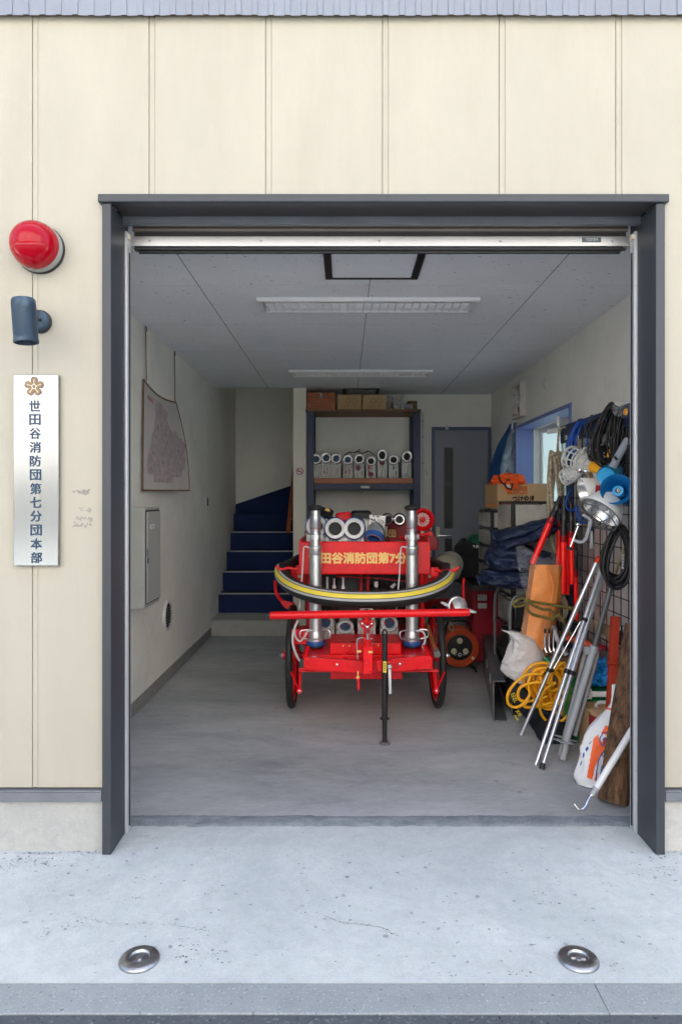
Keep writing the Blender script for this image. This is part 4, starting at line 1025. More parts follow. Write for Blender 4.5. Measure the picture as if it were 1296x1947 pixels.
# peaked cap lying at the back left
cpk = thing('peaked_cap', 'black peaked cap with gold badge lying on the hoses at the cart rear left', 'cap', P(617, 985, 4.8))
mb = MB(); mb.blob(P(618, 975, 4.8), (.060, .07, .040), .12, 2, 3, 3); mb.blob(P(626, 984, 4.75), (.055, .05, .016), .08, 2, 5, 3, rot=(0, .4, 0)); mb.build('crown', M['blackcloth'], cpk)
mb = MB(); q = P(622, 971, 4.74); mb.lathe(q, (0, -1, 0), [(.018, 0), (.014, .004), (.008, .002), (.005, .005), (0, .006)], 16); mb.build('badge', M['gold'], cpk)
# rolled canvas hose on the right flank
rc = thing('canvas_roll', 'beige canvas roll resting behind the suction hose on the right of the cart', 'canvas roll', P(845, 1110, 4.75))
c = P(838, 1092, 4.72); mb = MB(); axs = Vector((.35, 1, .12)).normalized()
mb.lathe(c, axs, [(0, 0), (.05, .0), (.085, .01), (.098, .05), (.10, .2), (.095, .36), (.07, .40), (0, .40)], 32); mb.build('roll', M['canvas'], rc, smooth=60)
mb = MB()
for k in range(4): mb.tube([c + frame_of(axs)[1] * (.02 + .018 * k) * math.cos(t) + frame_of(axs)[2] * (.02 + .018 * k) * math.sin(t) - axs * (.004 - .002 * k) for t in [i * 2 * PI / 24 for i in range(24)]], .007, 6, closed=True)
mb.build('roll_end', M['canvas'], rc)
mb = MB(); mb.tube([c + axs * .2 + frame_of(axs)[1] * .103 * math.cos(t) + frame_of(axs)[2] * .103 * math.sin(t) for t in [i * 2 * PI / 32 for i in range(32)]], .008, 6, closed=True); mb.build('tie_strap', M['gunmetal'], rc)
# ---------------------------------------------------------------- ceiling lights
for (px0, px1, y0, y1, x0, x1, lab) in ((0, 0, 3.835, 4.085, -.496, .760, 'long recessed ceiling light with louvre near the bay door'), (0, 0, 5.97, 6.22, -.492, .772, 'long recessed ceiling light with louvre deeper inside near the shelf')):
    t = thing('ceiling_light', lab, 'ceiling light', ((x0 + x1) / 2, (y0 + y1) / 2, CEIL), 'recessed ceiling lights')
    mb = MB(); z = CEIL - .022
    for (xa, xb, yq, yr) in ((x0, x1, y0, y0 + .022), (x0, x1, y1 - .022, y1), (x0, x0 + .03, y0 + .022, y1 - .022), (x1 - .03, x1, y0 + .022, y1 - .022)): mb.box(xa, xb, yq, yr, z, CEIL + .002)
    mb.build('frame', M['white'], t, bevel=.003)
    mb = MB(); mb.box(x0 + .04, x1 - .04, y0 + .03, y1 - .03, CEIL - .004, CEIL - .001); mb.build('reflector', mat('grey louvre back', (.55, .56, .57), .5), t)
    mb = MB()
    for i in range(26): xx = x0 + .05 + (x1 - x0 - .10) * i / 25; mb.box(xx - .002, xx + .002, y0 + .032, y1 - .032, CEIL - .019, CEIL - .004)
    for yy in (y0 + .095, y0 + .155): mb.box(x0 + .042, x1 - .042, yy - .003, yy + .003, CEIL - .020, CEIL - .004)
    mb.build('louvre', M['white'], t, smooth=0)

# ---------------------------------------------------------------- left wall
mp_ = thing('wall_map', 'faded street map sheet with brown edging hanging by two cords on the left wall', 'map', (LW, 5.1, 1.75))
TL, TR, BL, BR = onX(272.5, 722, LW + .012), onX(334, 765, LW + .012), onX(271, 932, LW + .02), None
yR = TR.y; BR = P(359.5, 932.5, yR - .02); TLb = TL
def mapf(u, v):        # u along the wall, v from top to bottom
    a = TL.lerp(TR, u); b = BL.lerp(BR, u); p = a.lerp(b, v)
    p = p + Vector((.05 * math.sin(PI * v) * u * .5 - .012 * math.sin(PI * u) * (1 - v), 0, -.03 * math.sin(PI * u) * (1 - v)))
    return p
nu, nv = 26, 44
def mapm(u, v):
    u += .019; v += .011
    n_ = noise.noise((u * 3.2, v * 3.0, 1.3)) * .16 + noise.noise((u * 9, v * 9, 4)) * .07
    c = .50 + .06 * math.sin(v * 4); w = .08 + .34 * min(1, v * 1.5)
    if v > .86: w = .30 - (v - .86) * 1.2 + .12 * noise.noise((u * 14, 0, 2))
    inside = abs(u - c) < w + n_ * 1.1 and .08 < v < .93
    if .10 < v < .14 and .12 < u < .30: return 2
    return 1 if inside else 0
mb = MB(); mb.sheet(mapf, 90, 140, mapm)
sheet_ = mb.build('map_sheet', [M['map'], M['mapline'], mat('faded red print', (.42, .22, .22), .8)], mp_)
edge = mat('brown map edging', (.20, .11, .06), .6)
for a0, a1 in (((0, 0), (1, 0)), ((0, 1), (1, 1)), ((0, 0), (0, 1)), ((1, 0), (1, 1))):
    mb = MB(); mb.tube([mapf(a0[0] + (a1[0] - a0[0]) * i / 24, a0[1] + (a1[1] - a0[1]) * i / 24) + X_ * .002 for i in range(25)], .0065 if a0[1] == a1[1] else .004, 6); mb.build('edging', edge, mp_)
for px_, pt, pb in ((277, 625, 724), (331.5, 671, 764)):
    yy = onX(px_, pt, LW + .012).y; mb = MB(); mb.tube([Vector((LW + .012, yy, CEIL - .03)), Vector((LW + .014, yy + .01, onX(px_, pb, LW + .012).z))], .0035, 6); mb.build('cord', M['brown'], mp_)
    mb = MB(); mb.tube([Vector((LW + .014, yy + .016 * math.cos(a), CEIL - .02 + .018 * math.sin(a))) for a in [2 * PI * i / 14 for i in range(14)]], .003, 6, closed=True); mb.build('hook', M['brown'], mp_)
cab = thing('wall_cabinet', 'beige grey metal cabinet box with a flush handle on the left wall below the map', 'cabinet', (LW, 4.3, .98))
ya, yb_ = 4.03, 4.36; xf = LW + .165; ya = (xf) * F / (275 - CX); yb_ = xf * F / (303 - CX)
zt, zb_ = P(275, 965.5, ya).z, P(275, 1158, ya).z
mb = MB(); mb.box(LW + .001, xf, ya, yb_, zb_, zt); mb.build('body', M['cabinet'], cab, bevel=.004)
mb = MB(); mb.box(xf, xf + .002, ya + .014, yb_ - .008, zb_ + .020, zt - .015); mb.build('door_gap', M['ink'], cab)
mb = MB(); mb.box(xf + .002, xf + .011, ya + .022, yb_ - .014, zb_ + .028, zt - .023); dr_ = mb.build('door', M['cabinet'], cab, bevel=.003)
q = onX(280, 1060, xf + .011); mb = MB(); mb.box(xf + .0112, xf + .014, q.y - .012, q.y + .016, q.z - .045, q.z + .045); mb.build('handle', M['chrome'], dr_, bevel=.002)
mb = MB(); mb.box(xf + .014, xf + .016, q.y - .006, q.y + .010, q.z - .036, q.z - .004); mb.build('latch', M['ink'], dr_)
q = onX(289, 1001, xf + .011); mb = MB(); mb.box(xf + .0112, xf + .0125, q.y - .045, q.y + .045, q.z - .012, q.z + .012); lp = mb.build('label_plate', M['paper'], dr_)
mb = MB(); mb.text('消防団', Vector((xf + .013, q.y, q.z)), Y_, Z_, width=.06, height=.014, thick=.0004); mb.build('lettering', M['ink'], lp)
q = onX(392, 956, LW); sw = thing('wall_switch', 'small white switch plate with dark rocker on the left wall before the stairs', 'switch', q)
mb = MB(); mb.box(LW, LW + .010, q.y - .045, q.y + .045, q.z - .065, q.z + .065); mb.build('plate', M['paper'], sw, bevel=.003)
mb = MB(); mb.box(LW + .010, LW + .014, q.y - .015, q.y + .03, q.z - .03, q.z + .045); mb.build('rocker', M['ink'], sw, bevel=.002)
q = onX(317, 1170, LW); vt = thing('round_vent', 'round grey wall vent with dark grille low on the left wall', 'vent', q)
mb = MB(); mb.lathe(q, X_, [(.112, 0), (.112, .005), (.106, .016), (.098, .018), (.092, .012), (.092, .002)], 44, caps=False); mb.build('ring', M['lightgrey'], vt)
mb = MB(); mb.lathe(q + X_ * .006, X_, [(.093, 0), (0, 0)], 36, caps=False); mb.build('back', M['ink'], vt)
mb = MB()
for k in range(7): z = q.z - .06 + .02 * k; w = math.sqrt(.092 ** 2 - (z - q.z) ** 2); mb.obox((LW + .014, q.y, z), (.004, 2 * w, .010), (0, R(35), 0))
mb.build('louvre', M['gunmetal'], vt, smooth=0)

# ---------------------------------------------------------------- column sign
q = P(569.5, 897, PY); ns = thing('no_smoking_sign', 'square white no smoking sign with a red ring on the cream column', 'sign', q)
mb = MB(); mb.box(q.x - .05, q.x + .05, PY - .003, PY - .0005, q.z - .05, q.z + .05); mb.build('plate', M['paper'], ns)
mb = MB(); mb.lathe(q + Vector((0, -.0032, .004)), (0, -1, 0), [(.036, 0), (.036, .0008), (.028, .0008), (.028, 0)], 40, caps=False); mb.obox(q + Vector((0, -.0037, .004)), (.066, .0008, .008), (0, R(45), 0)); mb.build('ring', M['redink'], ns)
mb = MB(); mb.obox(q + Vector((-.003, -.0035, .004)), (.036, .0006, .008)); mb.tube([q + Vector((.012, -.0035, .012)), q + Vector((.017, -.0035, .016)), q + Vector((.014, -.0035, .022))], .0012, 5); mb.build('cigarette', M['ink'], ns)

# ---------------------------------------------------------------- blue rack with hoses
yf, ybk = 6.86, 7.34
sx0, sx1 = P(583, 0, yf).x, P(799, 0, yf).x
rack = thing('storage_rack', 'tall navy steel rack with brown boards against the back wall', 'shelf', ((sx0 + sx1) / 2, (yf + ybk) / 2, 0))
ztop = P(0, 778, yf).z
for x in (sx0, sx1 - .07):
    for y in (yf, ybk - .05):
        mb = MB(); mb.box(x, x + .07, y, y + .012, 0, ztop - .022); mb.box(x if x == sx0 else x + .058, x + .012 if x == sx0 else x + .07, y + .012, y + .05, 0, ztop - .022); mb.build('post', M['navyframe'], rack, bevel=.002)
mb = MB(); mb.box(sx0 - .012, sx1 + .006, yf - .012, ybk, ztop - .022, ztop); mb.build('shelf_board', M['wood'], rack, bevel=.002)
for zt_ in (P(0, 909, yf).z, .95, .30):
    mb = MB(); mb.box(sx0 + .074, sx1 - .074, yf + .001, ybk - .014, zt_ - .055, zt_); mb.build('shelf_board', M['orangewood'] if zt_ > 1 else M['wood'], rack, bevel=.003)
    mb = MB(); mb.box(sx0 + .0705, sx1 - .0705, yf + .004, yf + .03, zt_ - .118, zt_ - .056); mb.box(sx0 + .0705, sx1 - .0705, ybk - .03, ybk - .015, zt_ - .118, zt_ - .056); bm_ = mb.build('beam', M['navyframe'], rack, bevel=.003)
    if zt_ > 1:
        q = P(694, 926, yf + .004); mb = MB(); mb.box(q.x - .042, q.x + .042, q.y - .002, q.y - .0005, q.z - .012, q.z + .012); ll = mb.build('label_plate', M['paper'], bm_)
        mb = MB(); mb.text('消防ホース', q + Vector((0, -.0022, 0)), X_, Z_, width=.07, height=.014, thick=.0004); mb.build('lettering', M['ink'], ll)
for px_ in (603, 690, 778):
    mb = MB(); q = P(px_, 934, yf); mb.cyl(q, q - Z_ * .012, .008, n=8); mb.build('bolt', M['steel'], rack)
zs = P(0, 909, yf).z
hl = ['folded hose at the left end of the blue rack, half behind its post', 'folded hose with red stencil line second from the left on the blue rack', 'folded hose with the brightest ring third from the left on the blue rack', 'folded hose with red stencil fourth from the left on the blue rack', 'folded hose with a high maroon dot in the middle of the blue rack', 'folded hose with a low maroon dot and red writing on the blue rack', 'folded hose with raised ring and maroon dot under it on the blue rack', 'folded hose without dot second from the right on the blue rack', 'folded hose with a green line at the right end of the blue rack']
yh = 6.90; r_h = 10.5 * yh / F; first = None
for i, (px_, py_) in enumerate(((601, 873), (620, 871), (639, 872), (661, 874), (683, 873), (705, 876), (726, 867), (748, 874), (773, 869))):
    q = P(px_, py_, yh); h_ = q.z - r_h * .55 - zs
    if first is None:
        first, _ = folded_hose('folded_hose', hl[0], 'folded hoses on the blue rack', (q.x, yh, zs), .098, h_, .36, r_h, blue=False, bore='holeblue'); h0 = h_; o = first
    else:
        o = copy_tree(first, (q.x, yh + .004 * (i % 3), zs), (0, 0, random.uniform(-.06, .06)), hl[i], scale=(1, 1, h_ / h0))
        for c in o.children:
            if c.name.startswith('coupling') and i in (4, 5, 6, 7, 8):
                for g in c.children:
                    if g.name.startswith('bore'):
                        g.data = g.data.copy(); g.data.materials.clear(); g.data.materials.append(M['hole'])
    ORG[o.name] = Vector((q.x, yh, zs)) if i == 0 else Vector((0, 0, 0))
    def st(m, x, z0, z1, w=.006, name='stripe'):
        mb = MB(); mb.box(x - w / 2, x + w / 2, -.004, .004, z0 / (h_ / h0), z1 / (h_ / h0)); k = mb.build(name, M[m]); k.parent = o
    ORG_ = ORG[o.name]
    if i in (1, 2, 3): st('redink', .012, .04, .10, .005)
    if i in (1, 3, 5): st('redink', -.02, .05, .075, .012, 'stencil')
    if i == 5: st('redink', -.02, .09, .13, .016, 'stencil')
    if i in (4, 5, 6):
        zc = {4: .105, 5: .045, 6: .135}[i]; mb = MB(); mb.lathe((0 if i != 4 else -.012, -.002, zc), (0, -1, 0), [(.026, 0), (.026, .002), (0, .003)], 24); k = mb.build('dot_sticker', M['maroon']); k.parent = o
    if i == 7: st('ink', .0, .09, .125, .012, 'stencil')
    if i == 8: st('greenline', .012, .01, .12, .006); st('blueline', -.01, .015, .05, .010)
    if i in (4, 7): st('ink', .026, .03, .07, .008, 'stencil')
# loose straps over the hoses
for k, pts in enumerate(([(676, 858), (690, 862), (700, 858), (712, 866)], [(655, 866), (664, 860), (676, 860), (684, 854)])):
    mb = MB(); mb.tube(spline([P(x, y, yh + .03) for x, y in pts], 6), .006, 6); o = mb.build('hose_strap', M['blackcord'], base=P(*pts[0], yh + .03)); tag(o, ['loose black strap sagging over the middle hoses of the rack', 'loose black strap sticking up above the fourth rack hose'][k], 'strap', 'loose straps on the rack hoses')
# on top of the rack
zt_ = ztop
def carton(name, label, px0, px1, pyt, y, dep, m, cat='box', group=None):
    a, b = P(px0, pyt, y), P(px1, pyt, y); t = thing(name, label, cat, ((a.x + b.x) / 2, y, zt_), group)
    mb = MB(); mb.box(a.x, b.x, y, y + dep, zt_ + .001, a.z); o = mb.build('body', m, t, bevel=.003); return t, a, b
t, a, b = carton('wooden_box', 'orange brown wooden case with a metal latch on top of the rack', 584, 637, 746, 6.9, .3, M['orangewood'])
mb = MB(); mb.box(a.x - .002, b.x + .002, 6.897, 7.202, a.z - .052, a.z - .048); mb.build('lid_gap', M['ink'], t)
mb = MB(); c = P(610, 751, 6.897); mb.box(c.x - .012, c.x + .012, 6.888, 6.898, c.z - .03, c.z + .022); mb.build('latch', M['chrome'], t, bevel=.003)
for (x0, x1, lab) in ((641, 687, 'brown carton with printed oval next to the wooden case on top of the rack'), (689, 734, 'brown carton next to the metal fittings on top of the rack')):
    t, a, b = carton('cardboard_box', lab, x0, x1, 750.5, 6.9, .22, M['card'], group='small cartons on top of the rack')
    mb = MB(); c = P((x0 + x1) / 2, 771, 6.899); mb.text('ジェットノズル', c, X_, Z_, width=.14, height=.018, bold=.01, thick=.0006); mb.text('PARTS', P((x0 + x1) / 2 - 2, 755, 6.899), X_, Z_, width=.19, height=.012, thick=.0005) if False else None
    for dx in (-.035, .03): mb.lathe(P((x0 + x1) / 2 + 4, 762, 6.8993) + X_ * dx, (0, -1, 0), [(.026, 0), (.026, .0005), (.021, .0005), (.021, 0)], 20, caps=False)
    mb.build('lettering', M['brown'], t, smooth=0)
for i, (px_, lab) in enumerate(((748, 'clear and chrome hose fitting standing left of its twin on the rack top'), (765, 'clear and chrome hose fitting standing right of its twin on the rack top'))):
    b_ = P(px_, 0, 7.0); b_.z = zt_
    if i == 0:
        t = thing('hose_fitting', lab, 'fitting', b_, 'hose fittings on top of the rack')
        mb = MB(); mb.lathe(b_, Z_, [(.030, 0), (.034, .02), (.026, .06), (.018, .09), (.012, .10), (.012, .13)], 24); mb.build('body', M['chrome'], t)
        mb = MB(); mb.lathe(b_ + Z_ * .13, Z_, [(.018, 0), (.018, .02), (.008, .025), (.008, .035)], 16); mb.obox(b_ + Z_ * .16 - Y_ * .0, (.05, .012, .01)); mb.build('valve_handle', M['chrome'], t, bevel=.002)
        mb = MB(); mb.lathe(b_ + Vector((.0, -.02, .04)), (.3, -1, 0), [(.024, 0), (.026, .06), (.03, .065), (.03, .08), (.022, .08), (.02, .05)], 20, caps=False); mb.build('outlet', M['cast'], t)
        f0 = t
    else: copy_tree(f0, b_, (0, 0, .9), lab)
t, a, b = carton('cardboard_box', 'small dark brown box behind the fittings at the right end of the rack top', 775, 793, 762, 7.1, .15, M['brown'])
mb = MB(); mb.box(a.x - .001, b.x + .001, 7.098, 7.251, a.z - .02, a.z - .017); mb.build('lid_gap', M['ink'], t)
# aluminium strip leaning beside the rack
a, b = P(803, 782, 7.2), P(803, 1000, 7.2); t = thing('aluminium_strip', 'pale grey upright metal strip standing between the rack and the back door', 'metal strip', (a.x, 7.25, 0))
mb = MB(); mb.box(a.x - .022, a.x + .022, 7.25, 7.262, .002, a.z); mb.box(a.x + .014, a.x + .022, 7.262, 7.30, .002, a.z); mb.build('profile', M['lightgrey'], t, bevel=.002)
for py_ in (800, 830, 880):
    mb = MB(); q = P(803, py_, 7.25); mb.cyl(q, q - Y_ * .004, .008, n=8); mb.build('screw', M['gunmetal'], t)
mb = MB(); mb.tube(spline([P(x, y, 7.0) for x, y in ((787, 899), (796, 896), (806, 893), (811, 897), (812, 904))], 6), .004, 5); o = mb.build('wire_end', M['lightgrey'], base=P(787, 899, 7.0)); tag(o, 'thin wire sticking out sideways from the right post of the rack', 'wire')

# ---------------------------------------------------------------- right wall: exhaust fan, tarp, boxes
fn = thing('exhaust_fan', 'square off white exhaust fan with a hanging cord high on the right wall', 'fan', (RW, 6.1, 2.2))
y0, y1 = RW * F / (1000 - CX), 6.26; zf1, zf0 = P(1000, 722, y0).z, P(1000, 790, y0).z
m_f = mat('aged fan plastic', (.62, .585, .52), .45)
mb = MB(); x0 = RW - .055
mb.box(x0, RW - .001, y0, y0 + .03, zf0, zf1); mb.box(x0, RW - .001, y1 - .03, y1, zf0, zf1); mb.box(x0, RW - .001, y0 + .03, y1 - .03, zf1 - .03, zf1); mb.box(x0, RW - .001, y0 + .03, y1 - .03, zf0, zf0 + .03); mb.build('frame', m_f, fn, bevel=.006)
mb = MB(); mb.box(RW - .012, RW - .002, y0 + .03, y1 - .03, zf0 + .03, zf1 - .03); mb.build('back', M['frame_dark'], fn)
fc = Vector((RW - .04, (y0 + y1) / 2, (zf0 + zf1) / 2))
for k in range(4):
    an = k * PI / 2 + .4; u = Vector((0, math.cos(an), math.sin(an))); w = Vector((0, -math.sin(an), math.cos(an)))
    mb = MB(); mb.prism([fc + u * .03 - w * .02, fc + u * .12 - w * .05 + X_ * .012, fc + u * .13 + w * .03 - X_ * .012, fc + u * .03 + w * .03], (-.003, 0, 0)); mb.build('blade', m_f, fn)
mb = MB(); mb.lathe(fc + X_ * .015, (-1, 0, 0), [(.036, 0), (.036, .03), (.02, .045), (0, .048)], 24); mb.build('hub', M['lightgrey'], fn)
mb = MB(); a = Vector((RW - .05, y1 - .04, zf0 + .05)); mb.tube([a, a + Vector((-.004, .02, -.10))], .004, 6); mb.blob(a + Vector((-.004, .02, -.12)), (.008, .008, .022), 0, sub=2); mb.build('pull_cord', M['lightgrey'], fn)
mb = MB(); mb.tube(spline([(RW - .004, 5.4, 2.30), (RW - .004, 5.42, 2.24), (RW - .004, 5.36, 2.21)], 5), .003, 5); o = mb.build('wall_hook', M['lightgrey'], base=(RW, 5.4, 2.3)); tag(o, 'tiny pale hook high on the right wall beside the exhaust fan', 'hook')
tp = thing('wrapped_tarp', 'blue tarp in clear plastic film hanging between the back door and the window', 'tarp', P(955, 915, 6.5))
poly = [(972, 806), (981, 806), (981, 905), (972, 925), (930, 925), (932, 890), (946, 845), (962, 812)]
def tarpf(u, v):
    xl = [968, 952, 940, 932, 930][min(4, int(v * 4))]; xl2 = [968, 952, 940, 932, 930][min(4, int(v * 4) + 1)]; xl = xl + (xl2 - xl) * (v * 4 - int(v * 4))
    px_ = xl + (979 - xl) * u; py_ = 806 + 116 * v
    q = P(px_, py_, 6.42); q.y += .05 * noise.noise((u * 3, v * 4, 2)) + .03 * math.sin(u * 9 + v * 3) - .10 * math.sin(PI * u); return q
mb = MB(); mb.sheet(tarpf, 26, 40); mb.build('tarp', M['tarp'], tp)
mb = MB(); mb.sheet(lambda u, v: tarpf(.25 + .75 * u, v) + Vector((.0, -.05 - .03 * noise.noise((u * 5, v * 6, 7)), 0)), 26, 40); mb.build('film', M['crinkle'], tp)

bx = thing('cardboard_box', 'large cardboard box with brush lettering on the drawer towers', 'box', (1.34, 5.3, 1.26))
y0, y1, x0, x1 = 5.10, 5.56, P(945.5, 0, 5.10).x, 1.545; zb_, zt_ = P(945, 968, 5.1).z, P(945, 919.5, 5.1).z
mb = MB(); mb.box(x0, x1, y0, y1, zb_, zt_); mb.build('carton', M['card'], bx, bevel=.003)
mb = MB(); c = P(994, 949, y0 - .001); mb.text('つけやき', c, X_, Z_, width=42 * y0 / F, height=15 * y0 / F, bold=.045, thick=.001, skew=.12); mb.build('lettering', M['ink'], bx, smooth=0)
mb = MB(); a, b = P(963, 924, y0), P(1002, 940, y0); mb.box(a.x, b.x, y0 - .0014, y0 - .0004, b.z, a.z); op = mb.build('orange_print', mat('orange carton print', (.50, .13, .03), .7), bx)
mb = MB(); mb.text('たこ焼き', P(986, 936, y0 - .0016), X_, Z_, width=.11, height=.022, bold=.01, thick=.0006); mb.build('lettering', M['card'], op)
mb = MB(); mb.box(P(945.5, 0, y0).x, P(972, 0, y0).x, y0 - .0012, y0 - .0004, P(0, 961, y0).z, P(0, 958, y0).z); mb.box(x0 - .0012, x0 - .0004, y0 + .01, y1 - .01, zb_ + .02, zb_ + .032); mb.build('orange_band', M['orangepl'], bx)
mb = MB(); mb.text('たれ付', P(951, 955, y0 - .0004), X_, Z_, width=.06, height=.016, thick=.0005); mb.build('lettering', M['brown'], bx)
vs = thing('safety_vest', 'crumpled fluorescent orange vest lying on the large cardboard box', 'vest', P(970, 920, 5.2))
mb = MB(); mb.blob(P(965, 916, 5.18), (.11, .13, .055), .35, 2.2, 4, 4, squash=-.02, ridge=.5); mb.blob(P(981, 910, 5.2), (.06, .08, .04), .3, 3, 9, 3)
def vf(u, v): return P(954 + 26 * u + 6 * v, 909 + 22 * v + 4 * math.sin(u * 6), 5.085 - .012 * math.sin(u * 7 + v * 4) - .01)
mb.sheet(vf, 14, 14); mb.build('cloth', M['vest'], vs, smooth=70)
mb = MB(); mb.tube(spline([P(x, y, 5.06) for x, y in ((947, 903), (951, 914), (958, 920), (966, 912), (974, 918), (971, 930), (962, 926), (958, 919))], 5), .006, 6); mb.build('edging', M['ink'], vs)
mb = MB(); mb.prism([P(x, y, 5.065) for x, y in ((962, 922), (968, 919), (971, 928), (964, 926))], (0, .002, 0)); mb.build('reflective_patch', M['paper'], vs)

# drawer towers
def tower(label, x0, x1, y0, y1, z0, z1, n, loc_t):
    t = thing('drawer_tower', label, 'drawers', ((x0 + x1) / 2, (y0 + y1) / 2, z0), 'clear plastic drawer towers')
    mb = MB()
    for x in (x0, x1 - .02):
        for y in (y0, y1 - .02): mb.box(x, x + .02, y, y + .02, z0, z1)
    for i in range(n + 1): z = z0 + (z1 - z0) * i / n; mb.box(x0 - .003, x1 + .003, y0 - .004, y1 + .003, z - .008, z + .010)
    mb.build('frame', M['black'], t, bevel=.003)
    for i in range(n):
        za, zc = z0 + (z1 - z0) * i / n + .014, z0 + (z1 - z0) * (i + 1) / n - .012
        mb = MB(); mb.box(x0 + .022, x1 - .022, y0 - .012, y0 - .006, za, zc); mb.box(x0 - .010, x0 - .005, y0 + .01, y1 - .01, za, zc); mb.box(x0 + .022, x1 - .022, y1 - .01, y1 - .005, za, zc); dd = mb.build('drawer', M['clear2'], t, bevel=.003)
        mb = MB(); rr2 = random.Random(i + int(x0 * 50)); hh = (zc - za) * rr2.uniform(.4, .8)
        mb.blob(((x0 + x1) / 2, (y0 + y1) / 2, za + hh / 2), ((x1 - x0) * .40, (y1 - y0) * .40, hh / 2), .2, 3, i, 3, boxy=.6); mb.build('contents', [M['paper'], M['redbox'], M['canvas'], M['card']][(i + n) % 4], dd)
    return t
zt1 = P(0, 970, 5.1).z
tower('narrow clear drawer tower with black frame under the large cardboard box', 1.095, 1.34, 5.12, 5.56, .72, zt1 - .01, 4, 0)
tower('clear drawer tower with wide black top edge beside the hanging rope', 1.10, 1.405, 4.50, 4.88, .50, P(0, 956, 4.5).z, 4, 0)
# bench below the narrow tower, helmet, backpack, red case
bn = thing('work_bench', 'low dark bench carrying the narrow drawer tower and the backpack', 'bench', (1.2, 5.6, 0))
mb = MB(); mb.box(.95, 1.56, 5.08, 6.3, .66, .70); mb.build('bench_top', M['black'], bn, bevel=.004)
for x in (1.22, 1.52):
    for y in (5.1, 6.26): mb = MB(); mb.box(x, x + .03, y, y + .03, 0, .66); mb.build('leg', M['black'], bn)
rb = thing('red_case', 'crimson plastic case with two white labels under the bench behind the cable reel', 'case', P(912, 1190, 5.6))
a, b = P(899, 1103, 5.55), P(928, 1196, 5.55)
mb = MB(); mb.box(a.x, b.x + .12, 5.55, 5.9, .02, a.z - .0); mb.build('body', M['redbox'], rb, bevel=.012)
mb = MB()
for k in range(7): z = .06 + .03 * k; mb.box(a.x + .02, b.x + .1, 5.544, 5.551, z, z + .012)
mb.build('ribs', M['redbox'], rb, bevel=.002)
for (y0_, y1_, tx) in ((1131, 1142, '世田谷'), (1147, 1157, '')):
    p, q = P(908, y0_, 5.54), P(925, y1_, 5.54); mb = MB(); mb.box(p.x, q.x, 5.541, 5.5435, q.z, p.z); lb = mb.build('label_plate', M['paper'], rb)
    if tx: mb = MB(); mb.text('整備済', (p + q) / 2 + Vector((0, -.001, .010)), X_, Z_, width=.06, height=.018, thick=.0005); mb.text('ZA30', (p + q) / 2 + Vector((0, -.001, -.012)), X_, Z_, width=.05, height=.016, thick=.0005); mb.build('lettering', M['ink'], lb)
mb = MB(); mb.tube(spline([P(x, y, 5.53) for x, y in ((899, 1112), (910, 1114), (925, 1112))], 5), .006, 6); mb.build('handle', M['ink'], rb)
bp = thing('black_backpack', 'black cloth backpack on the bench under the green helmet', 'backpack', P(890, 1100, 5.7))
mb = MB(); mb.blob(P(895, 1070, 5.75), (.16, .14, .20), .14, 2.4, 5, 4, boxy=.25, ridge=.2); mb.blob(P(878, 1058, 5.7), (.07, .08, .12), .2, 3, 8, 3); mb.blob(P(882, 1034, 5.72), (.05, .06, .04), .2, 3, 6, 3); mb.build('bag', M['blackcloth'], bp, smooth=60)
mb = MB(); mb.tube(spline([P(x, y, 5.6) for x, y in ((878, 1046), (868, 1056), (862, 1068), (868, 1076), (876, 1066))], 6), .008, 6); mb.build('strap', M['blackcloth'], bp)
hm = thing('safety_helmet', 'dark green helmet with white lettering resting on the black backpack', 'helmet', P(905, 1046, 5.75))
hc = P(908, 1042, 5.75); mb = MB(); prof = [(.112 * math.cos(t), .125 * math.sin(t)) for t in [i * (PI / 2) / 14 for i in range(15)]]; prof[-1] = (0, .125)
mb.lathe(hc, Z_, [(.118, -.012), (.122, -.004), (.114, 0)] + prof, 40, caps=False); mb.build('shell', M['helmet'], hm, smooth=60)
mb = MB(); mb.lathe(hc, Z_, [(.1135, .012), (.1125, .030)], 40, caps=False); mb.build('stripe', M['paper'], hm) if False else None
mb = MB(); mb.text('世田谷', hc + Vector((.0, -.1165, .02)), X_, Z_, width=.085, height=.028, bold=.02, thick=.002); mb.build('lettering', M['paper'], hm)
mb = MB(); mb.obox(hc + Vector((-.068, -.0975, .02)), (.045, .003, .022), (0, 0, R(-36))); mb.build('band', M['paper'], hm)

# cable reel
rl = thing('cable_reel', 'orange red cable reel with a black socket face standing right of the cart', 'cable reel', onZ(873, 1268))
c = P(873, 1231, 5.35); r = 36.5 * 5.35 / F; fy = Vector((0, -1, 0))
mb = MB(); mb.lathe(c, fy, [(r * .97, 0), (r, .006), (r, .016), (r * .95, .020), (r * .90, .012), (r * .84, .012), (r * .80, .018), (r * .70, .018), (r * .66, .010), (r * .64, .010)], 56, caps=False); mb.lathe(c + Y_ * .14, fy, [(r * .97, 0), (r, .006), (r, .014), (r * .9, .012), (0, .012)], 48); mb.build('flange', M['reel'], rl)
mb = MB(); mb.lathe(c + Y_ * .13, fy, [(r * .8, 0), (r * .8, .13)], 40); mb.build('cord_drum', M['blackcord'], rl)
mb = MB(); mb.lathe(c, fy, [(r * .655, .004), (r * .655, .013), (r * .62, .016), (0, .016)], 48); face = mb.build('socket_face', M['ink'], rl)
